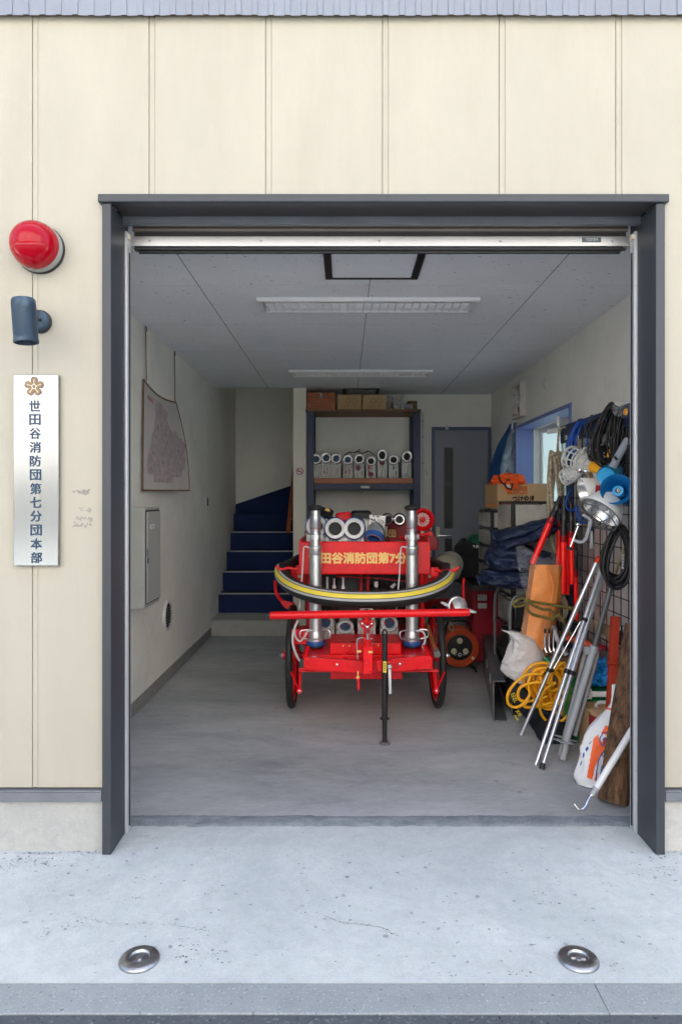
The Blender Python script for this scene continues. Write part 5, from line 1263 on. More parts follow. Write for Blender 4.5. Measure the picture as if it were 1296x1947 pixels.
for an in (PI / 2, PI * 1.17, -PI * .17):
    p = c + Vector((math.cos(an) * r * .36, -.016, math.sin(an) * r * .36)); mb = MB(); mb.lathe(p, fy, [(r * .15, 0), (r * .15, .006), (r * .12, .008), (0, .008)], 24); so = mb.build('socket', M['ivory'], face)
    mb = MB()
    for sx in (-1, 1): mb.box(p.x + sx * .008 - .0015, p.x + sx * .008 + .0015, p.y - .0092, p.y - .0082, p.z - .006, p.z + .006)
    mb.build('slots', M['ink'], so)
mb = MB(); mb.lathe(c + Vector((0, -.016, -r * .36)), fy, [(r * .10, 0), (r * .10, .003), (r * .05, .003), (r * .05, 0)], 20, caps=False); mb.build('dial', M['lightgrey'], face)
mb = MB()
for sx in (-1, 1): mb.text('安全' if sx < 0 else '電源', c + Vector((sx * .036, -.0165, -r * .36)), X_, Z_, width=.024, height=.010, thick=.0006)
mb.build('lettering', M['paper'], face)
mb = MB(); p = c + Vector((r * .66, -.02, -r * .52)); mb.lathe(p, fy, [(.011, 0), (.011, .02), (0, .024)], 14); mb.build('crank_knob', M['ivory'], rl)
mb = MB()
for sx in (-1, 1): mb.tube(spline([Vector((c.x + sx * .03, 5.42, c.z)), Vector((c.x + sx * .10, 5.42, .02)), Vector((c.x + sx * .14, 5.42, .008))], 5), .009, 8); mb.tube([Vector((c.x + sx * .12, 5.30, .008)), Vector((c.x + sx * .12, 5.56, .008))], .009, 8)
mb.tube(spline([Vector((c.x - .10, 5.42, .18)), Vector((c.x - .08, 5.42, c.z + r + .03)), Vector((c.x + .08, 5.42, c.z + r + .03)), Vector((c.x + .10, 5.42, .18))], 8), .010, 8); mb.build('stand', M['black'], rl)
mb = MB(); mb.tube(spline([P(x, y, 5.3) for x, y in ((852, 1196), (857, 1186), (862, 1193), (858, 1200), (853, 1191), (856, 1181))], 6), .007, 6); mb.build('rope_tie', M['rope'], rl)
# ---------------------------------------------------------------- mesh rack on the right and everything hung on it
RX = 1.45                                    # plane of the mesh
zt_ = 1.83
mr = thing('mesh_rack', 'navy framed rack with black wire mesh and a tool board along its top', 'rack', (RX, 4.0, 0))
y0, y1 = 3.02, RX * F / (1068 - CX)
mb = MB(); mb.box(RX - .012, RX + .012, y0, y1, 1.715, zt_); tbd = mb.build('top_board', M['navyframe'], mr, bevel=.002)
for px_ in (1076, 1098):
    q = onX(px_, 832, RX - .012); mb = MB(); mb.box(RX - .0145, RX - .0125, q.y - .02, q.y + .02, q.z - .014, q.z + .014); sk = mb.build('label_plate', M['paper'], tbd)
    mb = MB(); mb.box(RX - .0152, RX - .0147, q.y - .01, q.y + .01, q.z - .007, q.z + .007); mb.build('mark', M['base'], sk)
for yy in (4.40, 3.05):
    mb = MB(); mb.box(RX - .02, RX + .02, yy - .02, yy + .02, 0, 1.714); mb.build('post', M['navyframe'], mr, bevel=.003)
mb = MB(); mb.box(RX - .012, RX + .012, 3.07, 4.38, .42, .50); mb.build('rail', M['gunmetal'], mr, bevel=.002)
mb = MB()
yy = 3.10
while yy < 4.37: mb.tube([(RX, yy, .50), (RX, yy, 1.716)], .0032, 5); yy += .098
zz = .56
while zz < 1.70: mb.tube([(RX - .006, 3.07, zz), (RX - .006, 4.38, zz)], .0032, 5); zz += .088
mb.build('wire_mesh', M['ink'], mr)
mb = MB(); mb.beam((RX - .03, y1 - .02, 1.80), (RX - .08, y1 + .06, 1.80), .012, .03); mb.cyl((RX - .02, y1 + .02, 1.83), (RX - .02, y1 + .02, 1.90), .012, n=10); mb.build('end_bracket', M['lightgrey'], mr)
pb = thing('pink_board', 'pale pink board standing against the right wall behind the mesh', 'board', (1.55, 4.25, 0))
mb = MB(); mb.box(1.545, 1.575, 4.08, 4.42, .002, 1.45); mb.build('sheet', M['pinkboard'], pb, bevel=.002)
mb = MB(); mb.box(1.540, 1.5445, 4.085, 4.10, .002, 1.45); mb.build('edge_strip', M['cabinet'], pb)
mb = MB(); mb.box(1.548, 1.572, 3.05, 4.02, .002, 1.50); o = mb.build('white_board', mat('off white board', (.62, .62, .60), .6), base=(1.56, 3.5, 0), bevel=.002); tag(o, 'plain off white board standing behind the wire mesh', 'board')

def coil(name, label, cat, pts_list, r, m, group=None, n=8, sm=6, closed=True, base=None):
    t = thing(name, label, cat, base if base is not None else pts_list[0][0], group)
    mb = MB()
    for pts in pts_list: mb.tube(spline(pts, sm, closed), r, n, closed=closed)
    mb.build('loops', m, t, smooth=60); return t
def hang_loops(cx_, cy_, w, h, Y, k, seed, jit=3.0, lean=0, ydep=.02):
    rr2 = random.Random(seed); out = []
    for i in range(k):
        a = w * rr2.uniform(.45, 1.0) / 2; b = h * rr2.uniform(.82, 1.0) / 2; ox = rr2.uniform(-jit, jit); oy = rr2.uniform(-jit, jit) - (h / 2 - b) * .7; yo = rr2.uniform(-ydep, ydep); tw = rr2.uniform(-.10, .10) + lean
        pts = []
        for j in range(10):
            t = 2 * PI * j / 10; x = a * math.sin(t) * (1 - .35 * math.cos(t)) + rr2.uniform(-1, 1); y = -b * math.cos(t)
            pts.append(P(cx_ + ox + x * math.cos(tw) - y * math.sin(tw), cy_ + oy + x * math.sin(tw) + y * math.cos(tw), Y + yo + .012 * math.sin(t + i)))
        out.append(pts)
    return out
t = coil('blue_cable', 'coiled bright blue cable hanging from the tool board near the window', 'cable', hang_loops(1107, 836, 44, 74, 4.02, 6, 11, 4, .08), .0055, M['bluecord'])
mb = MB(); mb.tube(spline([P(x, y, 4.0) for x, y in ((1118, 806), (1124, 793), (1124, 789))], 5), .009, 7); mb.tube(spline([P(x, y, 4.0) for x, y in ((1110, 806), (1105, 798), (1098, 800))], 5), .008, 7)
mb.tube(spline([P(x, y, 4.02) for x, y in ((1128, 792), (1134, 798), (1150, 806))], 5), .009, 7); mb.build('hook', M['navyframe'], t)
t = coil('blue_cable', 'loose loop of blue cable dangling beside the red batons', 'cable', [[P(x, y, 4.1) for x, y in ((1086, 930), (1078, 945), (1075, 958), (1080, 969), (1090, 970), (1096, 962))], [P(x, y, 4.08) for x, y in ((1095, 960), (1096, 980), (1102, 992), (1112, 994), (1116, 988))], [P(x, y, 4.06) for x, y in ((1097, 962), (1104, 982), (1114, 990))]], .006, M['bluecord'], closed=False)
t = coil('black_cord_bundle', 'tangled bundle of thin black cords hanging high at the right of the tool board', 'cord', hang_loops(1160, 828, 58, 116, 3.62, 14, 5, 6, .12, .04) + hang_loops(1174, 836, 38, 95, 3.58, 7, 8, 6, -.05, .03) + hang_loops(1144, 836, 30, 92, 3.66, 8, 21, 5, .42, .02) + hang_loops(1182, 850, 30, 120, 3.56, 8, 77, 5, .10, .03) + hang_loops(1136, 812, 34, 50, 3.72, 5, 91, 5, .8, .02), .0044, M['blackcord'])
mb = MB(); mb.tube(spline([P(x, y, 3.6) for x, y in ((1152, 800), (1152, 785), (1160, 774), (1170, 773), (1178, 782), (1176, 800))], 6), .006, 7); mb.tube(spline([P(x, y, 3.6) for x, y in ((1166, 776), (1172, 776), (1172, 790))], 5), .012, 7); mb.build('hook', M['navyframe'], t)
t = coil('air_hose', 'thick black rubber hose coiled on the mesh below the floodlights', 'hose', hang_loops(1173, 1058, 52, 116, 3.52, 13, 15, 4, .10, .04), .0085, M['blackcord'])
mb = MB()
for k in range(5): p = P(1183, 1056 + k * 6, 3.46); mb.obox(p, (.012, .004, .006), (0, .3, 0))
mb.build('printed_marks', M['lightgrey'], t, smooth=0)
# rope
rt_ = coil('rope_coil', 'long beige rope coil hanging at the left end of the tool board', 'rope', hang_loops(1057, 960, 29, 204, 4.42, 15, 33, 2.5, -.03, .03), .0085, M['rope'])
mb = MB(); mb.tube(spline([P(x, y, 4.45) for x, y in ((1061, 880), (1060, 850), (1063, 820), (1072, 812), (1080, 815))], 6), .0085, 8); mb.tube(spline([P(x, y, 4.4) for x, y in ((1050, 880), (1058, 868), (1068, 872), (1071, 882))], 6), .0085, 8)
mb.tube(spline([P(x, y, 4.42) for x, y in ((1063, 870), (1069, 860), (1066, 873), (1071, 857))], 5), .004, 6); mb.build('hanging_end', M['rope'], rt_)
rt2 = coil('rope_coil', 'short hank of beige rope hanging low beside the orange stretcher', 'rope', hang_loops(1069, 1158, 18, 46, 4.25, 6, 41, 2, 0, .02), .008, M['rope'])

# red traffic batons
def baton(label, top, mid, bot, Y, rh, rr_, first=None, dy=0):
    a, m_, b = P(*top, Y), P(*mid, Y), P(*bot, Y + dy); t = thing('traffic_baton', label, 'baton', a, 'red traffic batons hung on the mesh rack')
    d = (m_ - a).normalized(); L = (m_ - a).length
    mb = MB(); mb.lathe(a, d, [(rh * .75, 0), (rh * .95, .01), (rh * .9, L * .3), (rh, L * .35), (rh, L * .7), (rh * 1.1, L * .74), (rh * 1.18, L)], 20); mb.build('handle', M['black'], t)
    mb = MB(); mb.lathe(m_, (b - m_), [(rr_ * 1.15, 0), (rr_ * 1.15, .035), (rr_, .04)], 24); mb.build('collar', M['batonring'], t)
    L2 = (b - m_).length; mb = MB(); mb.lathe(m_ + (b - m_).normalized() * .03, (b - m_), [(rr_, 0), (rr_ * .96, L2 - .05), (rr_ * .9, L2 - .032), (0, L2 - .03)], 24); mb.build('light_tube', M['baton'], t, smooth=60)
    mb = MB(); q = a + d * L * .55; f = frame_of(d); mb.obox(q + Vector((-.002, -rh * .98, 0)), (.010, .006, .028)); mb.build('switch', M['gunmetal'], t, bevel=.002)
    return t
baton('red traffic baton tilted to the left across the stretcher bag', (1066, 944), (1049, 984), (1011, 1073), 4.18, .017, .019)
baton('red traffic baton with a dark collar, hanging straight in front of the others', (1072, 942), (1071, 1018), (1069, 1130), 4.15, .017, .020)
baton('short red traffic baton hanging high just left of the C clamp', (1085, 955), (1085, 1010), (1087, 1111), 4.12, .013, .016)
baton('red traffic baton hanging half hidden behind the straight front one', (1064, 950), (1063, 990), (1060, 1099), 4.30, .014, .016)
baton('red traffic baton hanging lowest with its long black handle', (1093, 1010), (1094, 1084), (1095, 1180), 4.20, .012, .014)
baton('red traffic baton hanging close against the right of the straight front one', (1079, 960), (1079, 1030), (1078, 1131), 4.20, .013, .015)

# caged work lamps
def cage_lamp(label, a, b, r, gripm, glen, open_=False):
    a, b = Vector(a), Vector(b); t = thing('work_lamp', label, 'work lamp', b, 'caged work lamps hung on the mesh rack'); d, u, w = frame_of(b - a); L = (b - a).length
    mb = MB()
    for k in range(10):
        an = 2 * PI * k / 10; v = u * math.cos(an) + w * math.sin(an); mb.tube([a + v * r, a + d * L * .55 + v * r, b + v * r * .5], .0042, 6)
    for s_, q in ((0, 1), (.2, 1.0), (.4, 1.0), (.58, .98), (.8, .74)): mb.tube([a + d * L * s_ + (u * math.cos(x) + w * math.sin(x)) * r * q for x in [2 * PI * i / 28 for i in range(28)]], .0052 if s_ else .007, 6, closed=True)
    mb.build('cage', M['cage'], t)
    mb = MB(); mb.lathe(a + d * L * .2, d, [(0, 0), (r * .42, .012), (r * .5, L * .2), (r * .3, L * .5), (r * .25, L * .75)], 24); mb.build('bulb', M['reflector'], t)
    mb = MB(); mb.lathe(a + d * L * .45, d, [(r * .92, 0), (r * .86, L * .1), (r * .5, L * .52)], 24, caps=False); mb.build('shade', M['cage'], t)
    mb = MB(); mb.lathe(b - d * .01, d, [(r * .50, 0), (r * .56, .01), (r * .52, glen * .6), (r * .40, glen), (0, glen)], 24); mb.build('grip', gripm, t)
    return t
cl = cage_lamp('work lamp with white cage and yellow orange grip hanging on the mesh rack', P(1084, 870, 3.86), P(1128, 886, 3.72), .064, M['ylamp'], .085)
mb = MB(); mb.tube(spline([P(x, y, 3.74) for x, y in ((1106, 862), (1110, 852), (1120, 853), (1124, 858))], 5), .006, 7); mb.build('hook', M['cage'], cl)
mb = MB(); a, b = P(1141, 881, 3.66), P(1151, 874, 3.64); mb.cyl(a, b, .019); o = mb.build('plug', M['ylamp'], base=a, bevel=.003)
pg = thing('yellow_plug', 'yellow cord connector with black cable above the light blue megaphone', 'plug', a); o.parent = pg; o.location = (0, 0, 0); o.name = 'connector'
mb = MB(); mb.obox(P(1157, 862, 3.6), (.014, .016, .04), (0, .25, 0)); mb.build('cord_grip', M['ylamp'], pg, bevel=.004)
mb = MB(); mb.tube(spline([P(x, y, 3.62) for x, y in ((1151, 874), (1157, 872), (1160, 862), (1156, 850), (1150, 858), (1152, 868))], 5), .005, 7); mb.build('cable', M['blackcord'], pg)
cage_lamp('work lamp with clear open cage hanging below the yellow gripped one', P(1074, 908, 3.86), P(1102, 896, 3.78), .042, M['greyplastic'], .03)
# spring clamp, bracket, tongs
t = thing('spring_clamp', 'silver spring clamp with a pale tip clipped above the caged lamp', 'clamp', P(1122, 850, 3.75))
mb = MB(); mb.beam(P(1117, 850, 3.72), P(1130, 832, 3.72), .016, .012); mb.beam(P(1122, 852, 3.71), P(1132, 845, 3.71), .014, .012); mb.cyl(P(1121, 848, 3.73), P(1121, 848, 3.69), .014, n=14); mb.build('jaws', M['gunmetal'], t, bevel=.003)
mb = MB(); mb.beam(P(1129, 833, 3.72), P(1132, 817, 3.72), .012, .010); mb.build('tip', M['ivory'], t, bevel=.003)
mb = MB(); mb.cyl(P(1141, 847, 3.6), P(1162, 836, 3.6), .0055, n=8); o = mb.build('steel_rod', M['chrome'], base=P(1141, 847, 3.6)); tag(o, 'short bright steel rod sticking out of the black cord bundle', 'rod')
t = thing('aluminium_bracket', 'grey ribbed aluminium bracket sloping above the white floodlights', 'bracket', P(1125, 905, 3.72))
a, b = P(1117, 896, 3.74), P(1139, 927, 3.68); mb = MB(); mb.beam(a, b, .05, .012, (.3, -1, .4)); mb.beam(a + Vector((.022, -.012, .008)), b + Vector((.022, -.012, .008)), .007, .03, (.3, -1, .4)); mb.beam(a + Vector((-.022, -.008, -.01)), b + Vector((-.022, -.008, -.01)), .007, .03, (.3, -1, .4)); mb.build('channel', M['steel'], t, bevel=.002)
mb = MB(); mb.cyl(P(1104, 893, 3.76), P(1118, 897, 3.74), .012, n=12); mb.blob(P(1102, 894, 3.76), (.018, .018, .016), .1, 3, 2, 2); mb.build('knob', M['chrome'], t)

# megaphones
def megaphone(label, rim, back, rr_, rb_, inner, light_back):
    rim, back = Vector(rim), Vector(back); t = thing('megaphone', label, 'megaphone', back, 'blue megaphones hung on the mesh rack'); d = (rim - back).normalized(); L = (rim - back).length
    mb = MB(); mb.lathe(back, d, [(rb_ * .9, 0), (rb_, .008), (rb_, L * .38), (rb_ * .86, L * .42), (rr_ * .62, L * .72), (rr_ * .98, L - .006), (rr_, L), (rr_ * .955, L - .002), (rr_ * .80, L - .03), (rr_ * .38, L - .11)], 48, caps=False); mb.build('horn', inner, t, smooth=60)
    mb = MB(); mb.lathe(back, d, [(rb_ * .9, .002), (rb_ * .86, -.004), (rb_ * .80, -.002), (rb_ * .55, -.002), (rb_ * .52, -.005), (0, -.005)], 36); bk = mb.build('back_cap', M['skyblue'], t)
    mb = MB(); f = frame_of(-d); mb.lathe(back - d * .005, -d, [(rb_ * .36, 0), (rb_ * .36, .004), (rb_ * .3, .005), (0, .005)], 24) ; 
    for o_ in ((-.25, -.35), (.35, .15)):
        q = back - d * .004 + f[1] * o_[0] * rb_ + f[2] * o_[1] * rb_; mb.lathe(q, -d, [(rb_ * .12, 0), (rb_ * .12, .006), (0, .006)], 14)
    mb.build('dial', M['midblue'] if light_back else M['skyblue'], bk)
    mb = MB(); mb.lathe(rim - d * .05, d, [(rr_ * .34, -.05), (rr_ * .36, .0), (rr_ * .33, .006), (rr_ * .22, .008), (0, .008)], 32); cc = mb.build('centre_cap', M['skyblue'], t)
    mb = MB(); mb.lathe(rim - d * .042, d, [(rr_ * .17, 0), (rr_ * .17, .003), (0, .004)], 24); em_ = mb.build('emblem', M['ink'], cc)
    return t, d
mA, dA = megaphone('light blue backed megaphone with a grey handle pointing up to the right', P(1196, 878, 3.72), P(1152, 906, 3.50), .088, .052, M['tealblue'], False)
mb = MB(); mb.tube([P(1163, 890, 3.50), P(1178, 862, 3.50), P(1193, 836, 3.52)], .020, 14); mb.build('handle', M['greyplastic'], mA, bevel=.003)
mb = MB(); mb.obox(P(1170, 871, 3.475), (.022, .012, .010), (0, .9, 0)); mb.build('trigger', M['ink'], mA, bevel=.003)
mB_, dB = megaphone('megaphone showing its round blue mouth with a light blue centre', P(1171, 930, 3.37), P(1190, 948, 3.60), .077, .045, M['midblue'], True)
mb = MB(); c = P(1172, 930, 3.37) - dB * .037; f = frame_of(dB)
mb.text('0', c + dB * .001, Vector((1, 0, 0)) - dB * dB.x, Z_, height=.020, bold=.03, thick=.0006); mb.build('lettering', M['paper'], mB_)
# floodlights
def floodlight(label, c, axis, r, guard):
    c = Vector(c); t = thing('floodlight', label, 'floodlight', c, 'white floodlights hung on the mesh rack'); d = Vector(axis).normalized(); f = frame_of(d)
    mb = MB(); mb.lathe(c, d, [(r, 0), (r * 1.03, -.006), (r * .97, -.03), (r * .72, -.085), (r * .36, -.115), (r * .3, -.15), (r * .2, -.17), (0, -.17)], 44, caps=False); mb.build('shell', M['white'], t, smooth=60)
    mb = MB(); mb.lathe(c, d, [(r * .985, -.002), (r * .92, -.03), (r * .68, -.078), (r * .30, -.10), (0, -.10)], 44, caps=False); mb.build('reflector', M['reflector'], t, smooth=60)
    mb = MB(); mb.lathe(c - d * .09, d, [(r * .16, 0), (r * .22, .03), (r * .18, .06), (0, .075)], 20); mb.build('bulb', M['paper'], t)
    if guard:
        mb = MB()
        for q, h in ((1.02, .0), (1.0, .03), (.62, .055), (.30, .062)): mb.tube([c + d * h + (f[1] * math.cos(x) + f[2] * math.sin(x)) * r * q for x in [2 * PI * i / 36 for i in range(36)]], .0028, 5, closed=True)
        for k in range(6):
            v = f[1] * math.cos(k * PI / 3) + f[2] * math.sin(k * PI / 3); mb.tube([c + v * r * 1.02, c + d * .03 + v * r, c + d * .055 + v * r * .62, c + d * .062 + v * r * .1], .0026, 5)
        mb.build('wire_guard', M['gunmetal'], t)
    return t
floodlight('white floodlight seen side on, hanging behind the one with the wire guard', P(1107, 936, 3.72), (-.93, .02, -.22), .078, False)
fl = floodlight('white floodlight with a wire guard facing down to the left', P(1141, 975, 3.47), (-.64, -.20, -.74), .104, True)
t = thing('warning_card', 'red and white card tucked behind the floodlights', 'card', P(1136, 926, 3.62))
mb = MB(); mb.prism([P(x, y, 3.62) for x, y in ((1132, 922), (1146, 924), (1146, 938), (1130, 938))], (0, .004, 0)); mb.build('red_face', M['redink'], t); mb = MB(); mb.prism([P(x, y, 3.615) for x, y in ((1128, 920), (1132, 922), (1130.5, 937), (1126, 936))], (0, .004, 0)); mb.build('white_edge', M['paper'], t)
# C clamp
t = thing('c_clamp', 'grey C clamp with a threaded screw hooked on the wire mesh', 'clamp', P(1115, 990, 3.42))
Yc = 3.42; pts = [P(x, y, Yc) for x, y in ((1107, 979), (1118, 985), (1122, 990), (1120, 1002), (1113, 1024), (1108, 1030), (1100, 1031), (1091, 1027))]
mb = MB()
for a, b in zip(pts, pts[1:]): mb.beam(a, b + (b - a).normalized() * .004, .014, .020, (0, -1, .0))
mb.build('frame', M['standgrey'], t, bevel=.003)
mb = MB(); mb.cyl(P(1099, 999, Yc), P(1084, 1040, Yc), .0052, n=10); mb.beam(P(1096, 998, Yc), P(1110, 999, Yc), .006, .006); mb.blob(P(1098, 997, Yc), (.014, .012, .010), .2, 3, 1, 2); mb.build('screw', M['chrome'], t)
mb = MB(); mb.lathe(P(1084, 1040, Yc), P(1082, 1046, Yc) - P(1084, 1040, Yc), [(.008, 0), (.017, .006), (.017, .012), (.010, .016)], 16); mb.build('knob', M['ink'], t)
for i, (px_, lab) in enumerate(((1124, 'pair of slim steel tongs hanging on the mesh right of the C clamp'),)):
    t = thing('steel_tongs', lab, 'tongs', P(px_, 1000, 3.78)); mb = MB()
    for dx in (-2, 2.5): mb.tube([P(px_ + dx * .2, 1010, 3.78), P(px_ + dx * .5, 1028, 3.77), P(px_ + dx * 1.2, 1043, 3.77)], .0048, 7)
    mb.build('legs', M['steel'], t)
    mb = MB(); mb.box(*sorted((P(1117, 0, 3.79).x, P(1127, 0, 3.79).x)), 3.785, 3.80, P(0, 1014, 3.79).z, P(0, 1000, 3.79).z); mb.build('holder', M['navyframe'], t, bevel=.003)
# plastic bag at the top right
t = thing('plastic_bag', 'crumpled clear plastic bag with yellow contents at the top right of the tool board', 'bag', P(1186, 790, 3.5))
mb = MB(); mb.blob(P(1187, 778, 3.5), (.055, .05, .035), .4, 2.6, 3, 4, ridge=.5); mb.build('film', M['clear'], t, smooth=0)
mb = MB(); mb.blob(P(1193, 783, 3.5), (.022, .03, .022), .1, 2, 4, 3); mb.build('contents', M['ylamp'], t)

# ---------------------------------------------------------------- tripods and posts leaning on the rack
t = thing('aluminium_tripod', 'long legged bright aluminium tripod with red joint leaning on the mesh', 'tripod', onZ(1018, 1455))
top = P(1141, 1066, 3.84)
for k, (h, f_, mids) in enumerate((((1133, 1070, 3.84), (990, 1398), .62), ((1146, 1072, 3.80), (1018, 1455), .56), ((1151, 1075, 3.83), (1029, 1463), .56))):
    a, b = P(*h), onZ(*f_, .003); m_ = a.lerp(b, mids); d = (b - a).normalized()
    mb = MB(); mb.cyl(a, m_, .0135, n=16); lg = mb.build('leg', M['alu_tube'], t)
    mb = MB(); mb.cyl(m_ - d * .005, b, .0105, n=14); mb.build('inner_tube', M['alu_tube'], lg)
    mb = MB(); mb.cyl(m_ - d * .012, m_ + d * .012, .0165, n=16); mb.obox(m_ + Vector((.014, -.01, 0)), (.016, .012, .018)); mb.build('clip', M['black'], lg, bevel=.002)
    if k == 2: mb = MB(); mb.cyl(b - d * .03, b, .0135, n=14); mb.build('foot', M['rubber'], lg)
    if k == 1: m2 = a.lerp(b, .30); mb = MB(); mb.cyl(m2 - d * .01, m2 + d * .01, .0165, n=16); mb.build('clip', M['black'], lg)
mb = MB(); mb.tube([P(1134, 1069, 3.82), P(1138, 1062, 3.81), P(1148, 1062, 3.80), P(1151, 1073, 3.80)], .017, 10); mb.build('joint', mat('orange red joint', (.80, .055, .012), .4), t, bevel=.003)
mb = MB(); mb.cyl(P(1145, 1066, 3.83), P(1166, 1000, 3.93), .013, n=14); mb.build('mast', M['alu_tube'], t)
mb = MB(); mb.tube([P(1103, 1182, 3.66), P(1052, 1272, 3.66)], .0028, 6); mb.tube([P(1086, 1235, 3.63), P(1076, 1285, 3.60)], .0028, 6); mb.tube([P(1090, 1235, 3.63), P(1080, 1285, 3.60)], .0028, 6); mb.build('brace', M['alu_tube'], t)
# grey stand
t = thing('light_stand', 'folded grey steel light stand with a thin brass rod leaning on the mesh', 'stand', onZ(1067, 1446))
f0 = onZ(1069, 1444, .01); a = P(1122, 1232, 3.66)
mb = MB(); mb.cyl(P(1128, 1236, 3.645), P(1073, 1418, 3.5), .019, n=18); mb.build('main_leg', M['standgrey'], t)
mb = MB(); mb.cyl(P(1079, 1405, 3.50), f0, .017, n=16); mb.cyl(P(1112, 1240, 3.68), P(1063, 1438, 3.54), .0105, n=12); mb.build('leg', M['standgrey'], t)
mb = MB(); mb.cyl(P(1136, 1242, 3.66), P(1092, 1400, 3.57), .011, n=12); mb.build('leg', M['standgrey'], t)
mb = MB(); mb.cyl(P(1118, 1238, 3.67), P(1080, 1390, 3.56), .006, n=8); mb.build('push_rod', M['gunmetal'], t)
mb = MB(); mb.prism([P(x, y, 3.63) for x, y in ((1112, 1231), (1122, 1231), (1124, 1244), (1112, 1246))], (0, .03, 0)); mb.prism([P(x, y, 3.66) for x, y in ((1130, 1234), (1140, 1240), (1138, 1252), (1131, 1248))], (0, .012, 0)); mb.cyl(P(1130, 1228, 3.645), P(1127, 1240, 3.645), .023, n=18); mb.build('collar', M['standgrey'], t, bevel=.003)
for c, w in ((P(1072, 1411, 3.49), 22), (P(1066, 1402, 3.56), 13), (P(1088, 1409, 3.56), 11)):
    mb = MB(); h = w * 3.5 / F; M3 = Matrix.Rotation(.22, 3, 'Y'); mb.prism([c + M3 @ Vector((x * h, y * h, 0)) for x, y in ((-1, 0), (-.6, .35), (.6, .35), (1, 0), (.6, -.4), (-.5, -.4))], (0, 0, .005)); mb.build('spreader_plate', M['standgrey'], t, bevel=.002)
mb = MB(); mb.cyl(P(1130, 1230, 3.645), P(1161, 1116, 3.60), .0145, n=16); mb.build('tube', mat('dark grey tube', (.16, .17, .17), .35, .5), t)
mb = MB(); mb.cyl(P(1160, 1117, 3.60), P(1166, 1103, 3.59), .018, n=16); mb.build('joint', M['gunmetal'], t)
mb = MB(); mb.cyl(P(1164, 1106, 3.595), P(1204, 985, 3.50), .0075, n=12); mb.build('brass_rod', mat('pale brass rod', (.55, .50, .33), .35, .9), t)
# red post
t = thing('red_post', 'square matt red wooden post standing behind the white sack', 'post', P(1156, 1430, 3.56))
a, b = P(1169, 1172, 3.62), P(1156, 1420, 3.52); mb = MB(); mb.beam(a, Vector((b.x, b.y, .004)), .040, .04, (0, -1, 0)); mb.build('bar', M['redpost'], t, bevel=.003)
mb = MB(); c = P(1168, 1261, 3.56); mb.cyl(c + X_ * -.034, c + X_ * .03, .011, n=14); mb.blob(c + X_ * .024, (.014, .013, .013), 0, sub=2); mb.build('peg', M['redpost'], t)
# saw on the mesh
t = thing('hand_saw', 'hand saw in a brown sheath with a stickered black grip hung on the mesh', 'saw', P(1150, 1215, 3.72))
mb = MB(); mb.prism([P(x, y, 3.72 - (x - 1128) * .0022) for x, y in ((1129, 1176), (1162, 1194), (1162, 1220), (1146, 1207), (1129, 1200))], (.006, .016, 0)); mb.build('sheath', M['brown'], t, bevel=.003)
mb = MB(); mb.prism([P(x, y, 3.60) for x, y in ((1170, 1188), (1200, 1194), (1200, 1224), (1194, 1230), (1166, 1224), (1164, 1205))], (0, .03, 0)); mb.build('grip', M['ink'], t, bevel=.006)
for x0, y0_, x1, y1_ in ((1176, 1191, 1181, 1199), (1184, 1192, 1192, 1207)):
    a, b = P(x0, y0_, 3.595), P(x1, y1_, 3.595); mb = MB(); mb.box(a.x, b.x, 3.595, 3.598, b.z, a.z); mb.build('sticker', M['paper'], t)
a = P(1188, 1200, 3.594); mb = MB(); mb.blob(a, (.006, .001, .012), .3, 3, 2, 2); mb.build('sticker_print', M['redink'], t)
mb = MB(); mb.prism([P(x, y, 3.593) for x, y in ((1180, 1221), (1185, 1217), (1192, 1219), (1192, 1224), (1185, 1224))], (0, .003, 0)); mb.build('yellow_arrow', M['yellow'], t)
# orange handled tools behind the stand
t = thing('orange_handle', 'thick orange tool handle lying across behind the silver tripod legs', 'tool', P(1100, 1222, 3.95))
mb = MB(); mb.tube([P(1078, 1213, 4.0), P(1100, 1219, 3.95), P(1128, 1230, 3.9)], .020, 12); mb.build('shaft', M['reel'], t)
mb = MB(); mb.lathe(P(1128, 1230, 3.9), (P(1150, 1240, 3.86) - P(1128, 1230, 3.9)), [(.016, 0), (.03, .02), (.034, .06), (.02, .09), (0, .09)], 18); mb.build('head', M['redbox'], t)
t = thing('tool_crate', 'dark brown crate half hidden behind the yellow hose and tripod', 'crate', P(1095, 1290, 4.0))
a, b = P(1052, 1245, 4.02), P(1140, 1330, 4.02); mb = MB(); mb.box(a.x, b.x, 4.02, 4.3, .01, a.z - .02); mb.build('body', M['brown'], t, bevel=.004)
mb = MB(); mb.box(a.x + .05, b.x - .03, 4.0, 4.018, a.z - .10, a.z - .05); mb.build('slat', M['wood'], t)
for k in range(4):
    t = thing('steel_hook', ['curved steel hook bar nearest the stretcher bag', 'second curved steel hook bar from the stretcher bag', 'third curved steel hook bar from the stretcher bag', 'curved steel hook bar farthest from the stretcher bag'][k], 'hook', P(1037 + 8 * k, 1240, 4.02), 'curved steel hook bars')
    x = 1036 + 8 * k; mb = MB(); mb.tube(spline([P(x, 1205, 4.0), P(x, 1232, 4.0), P(x + 3, 1240, 3.99), P(x + 10, 1241, 3.99), P(x + 14, 1236, 3.99)], 5), .0052, 8); mb.build('bar', M['chrome'], t)
    mb = MB(); mb.cyl(P(x, 1204, 4.0), P(x, 1196, 4.0), .008, n=8); mb.build('tip', M['ink'], t)
t = thing('spade_handle', 'pale grey spade handle leaning behind the white plastic bag', 'handle', P(1058, 1240, 3.96))
mb = MB(); mb.tube([P(1053, 1195, 3.97), P(1058, 1215, 3.96), P(1076, 1245, 3.95)], lambda u: .010 + .006 * u, 10); mb.build('shaft', M['standgrey'], t)
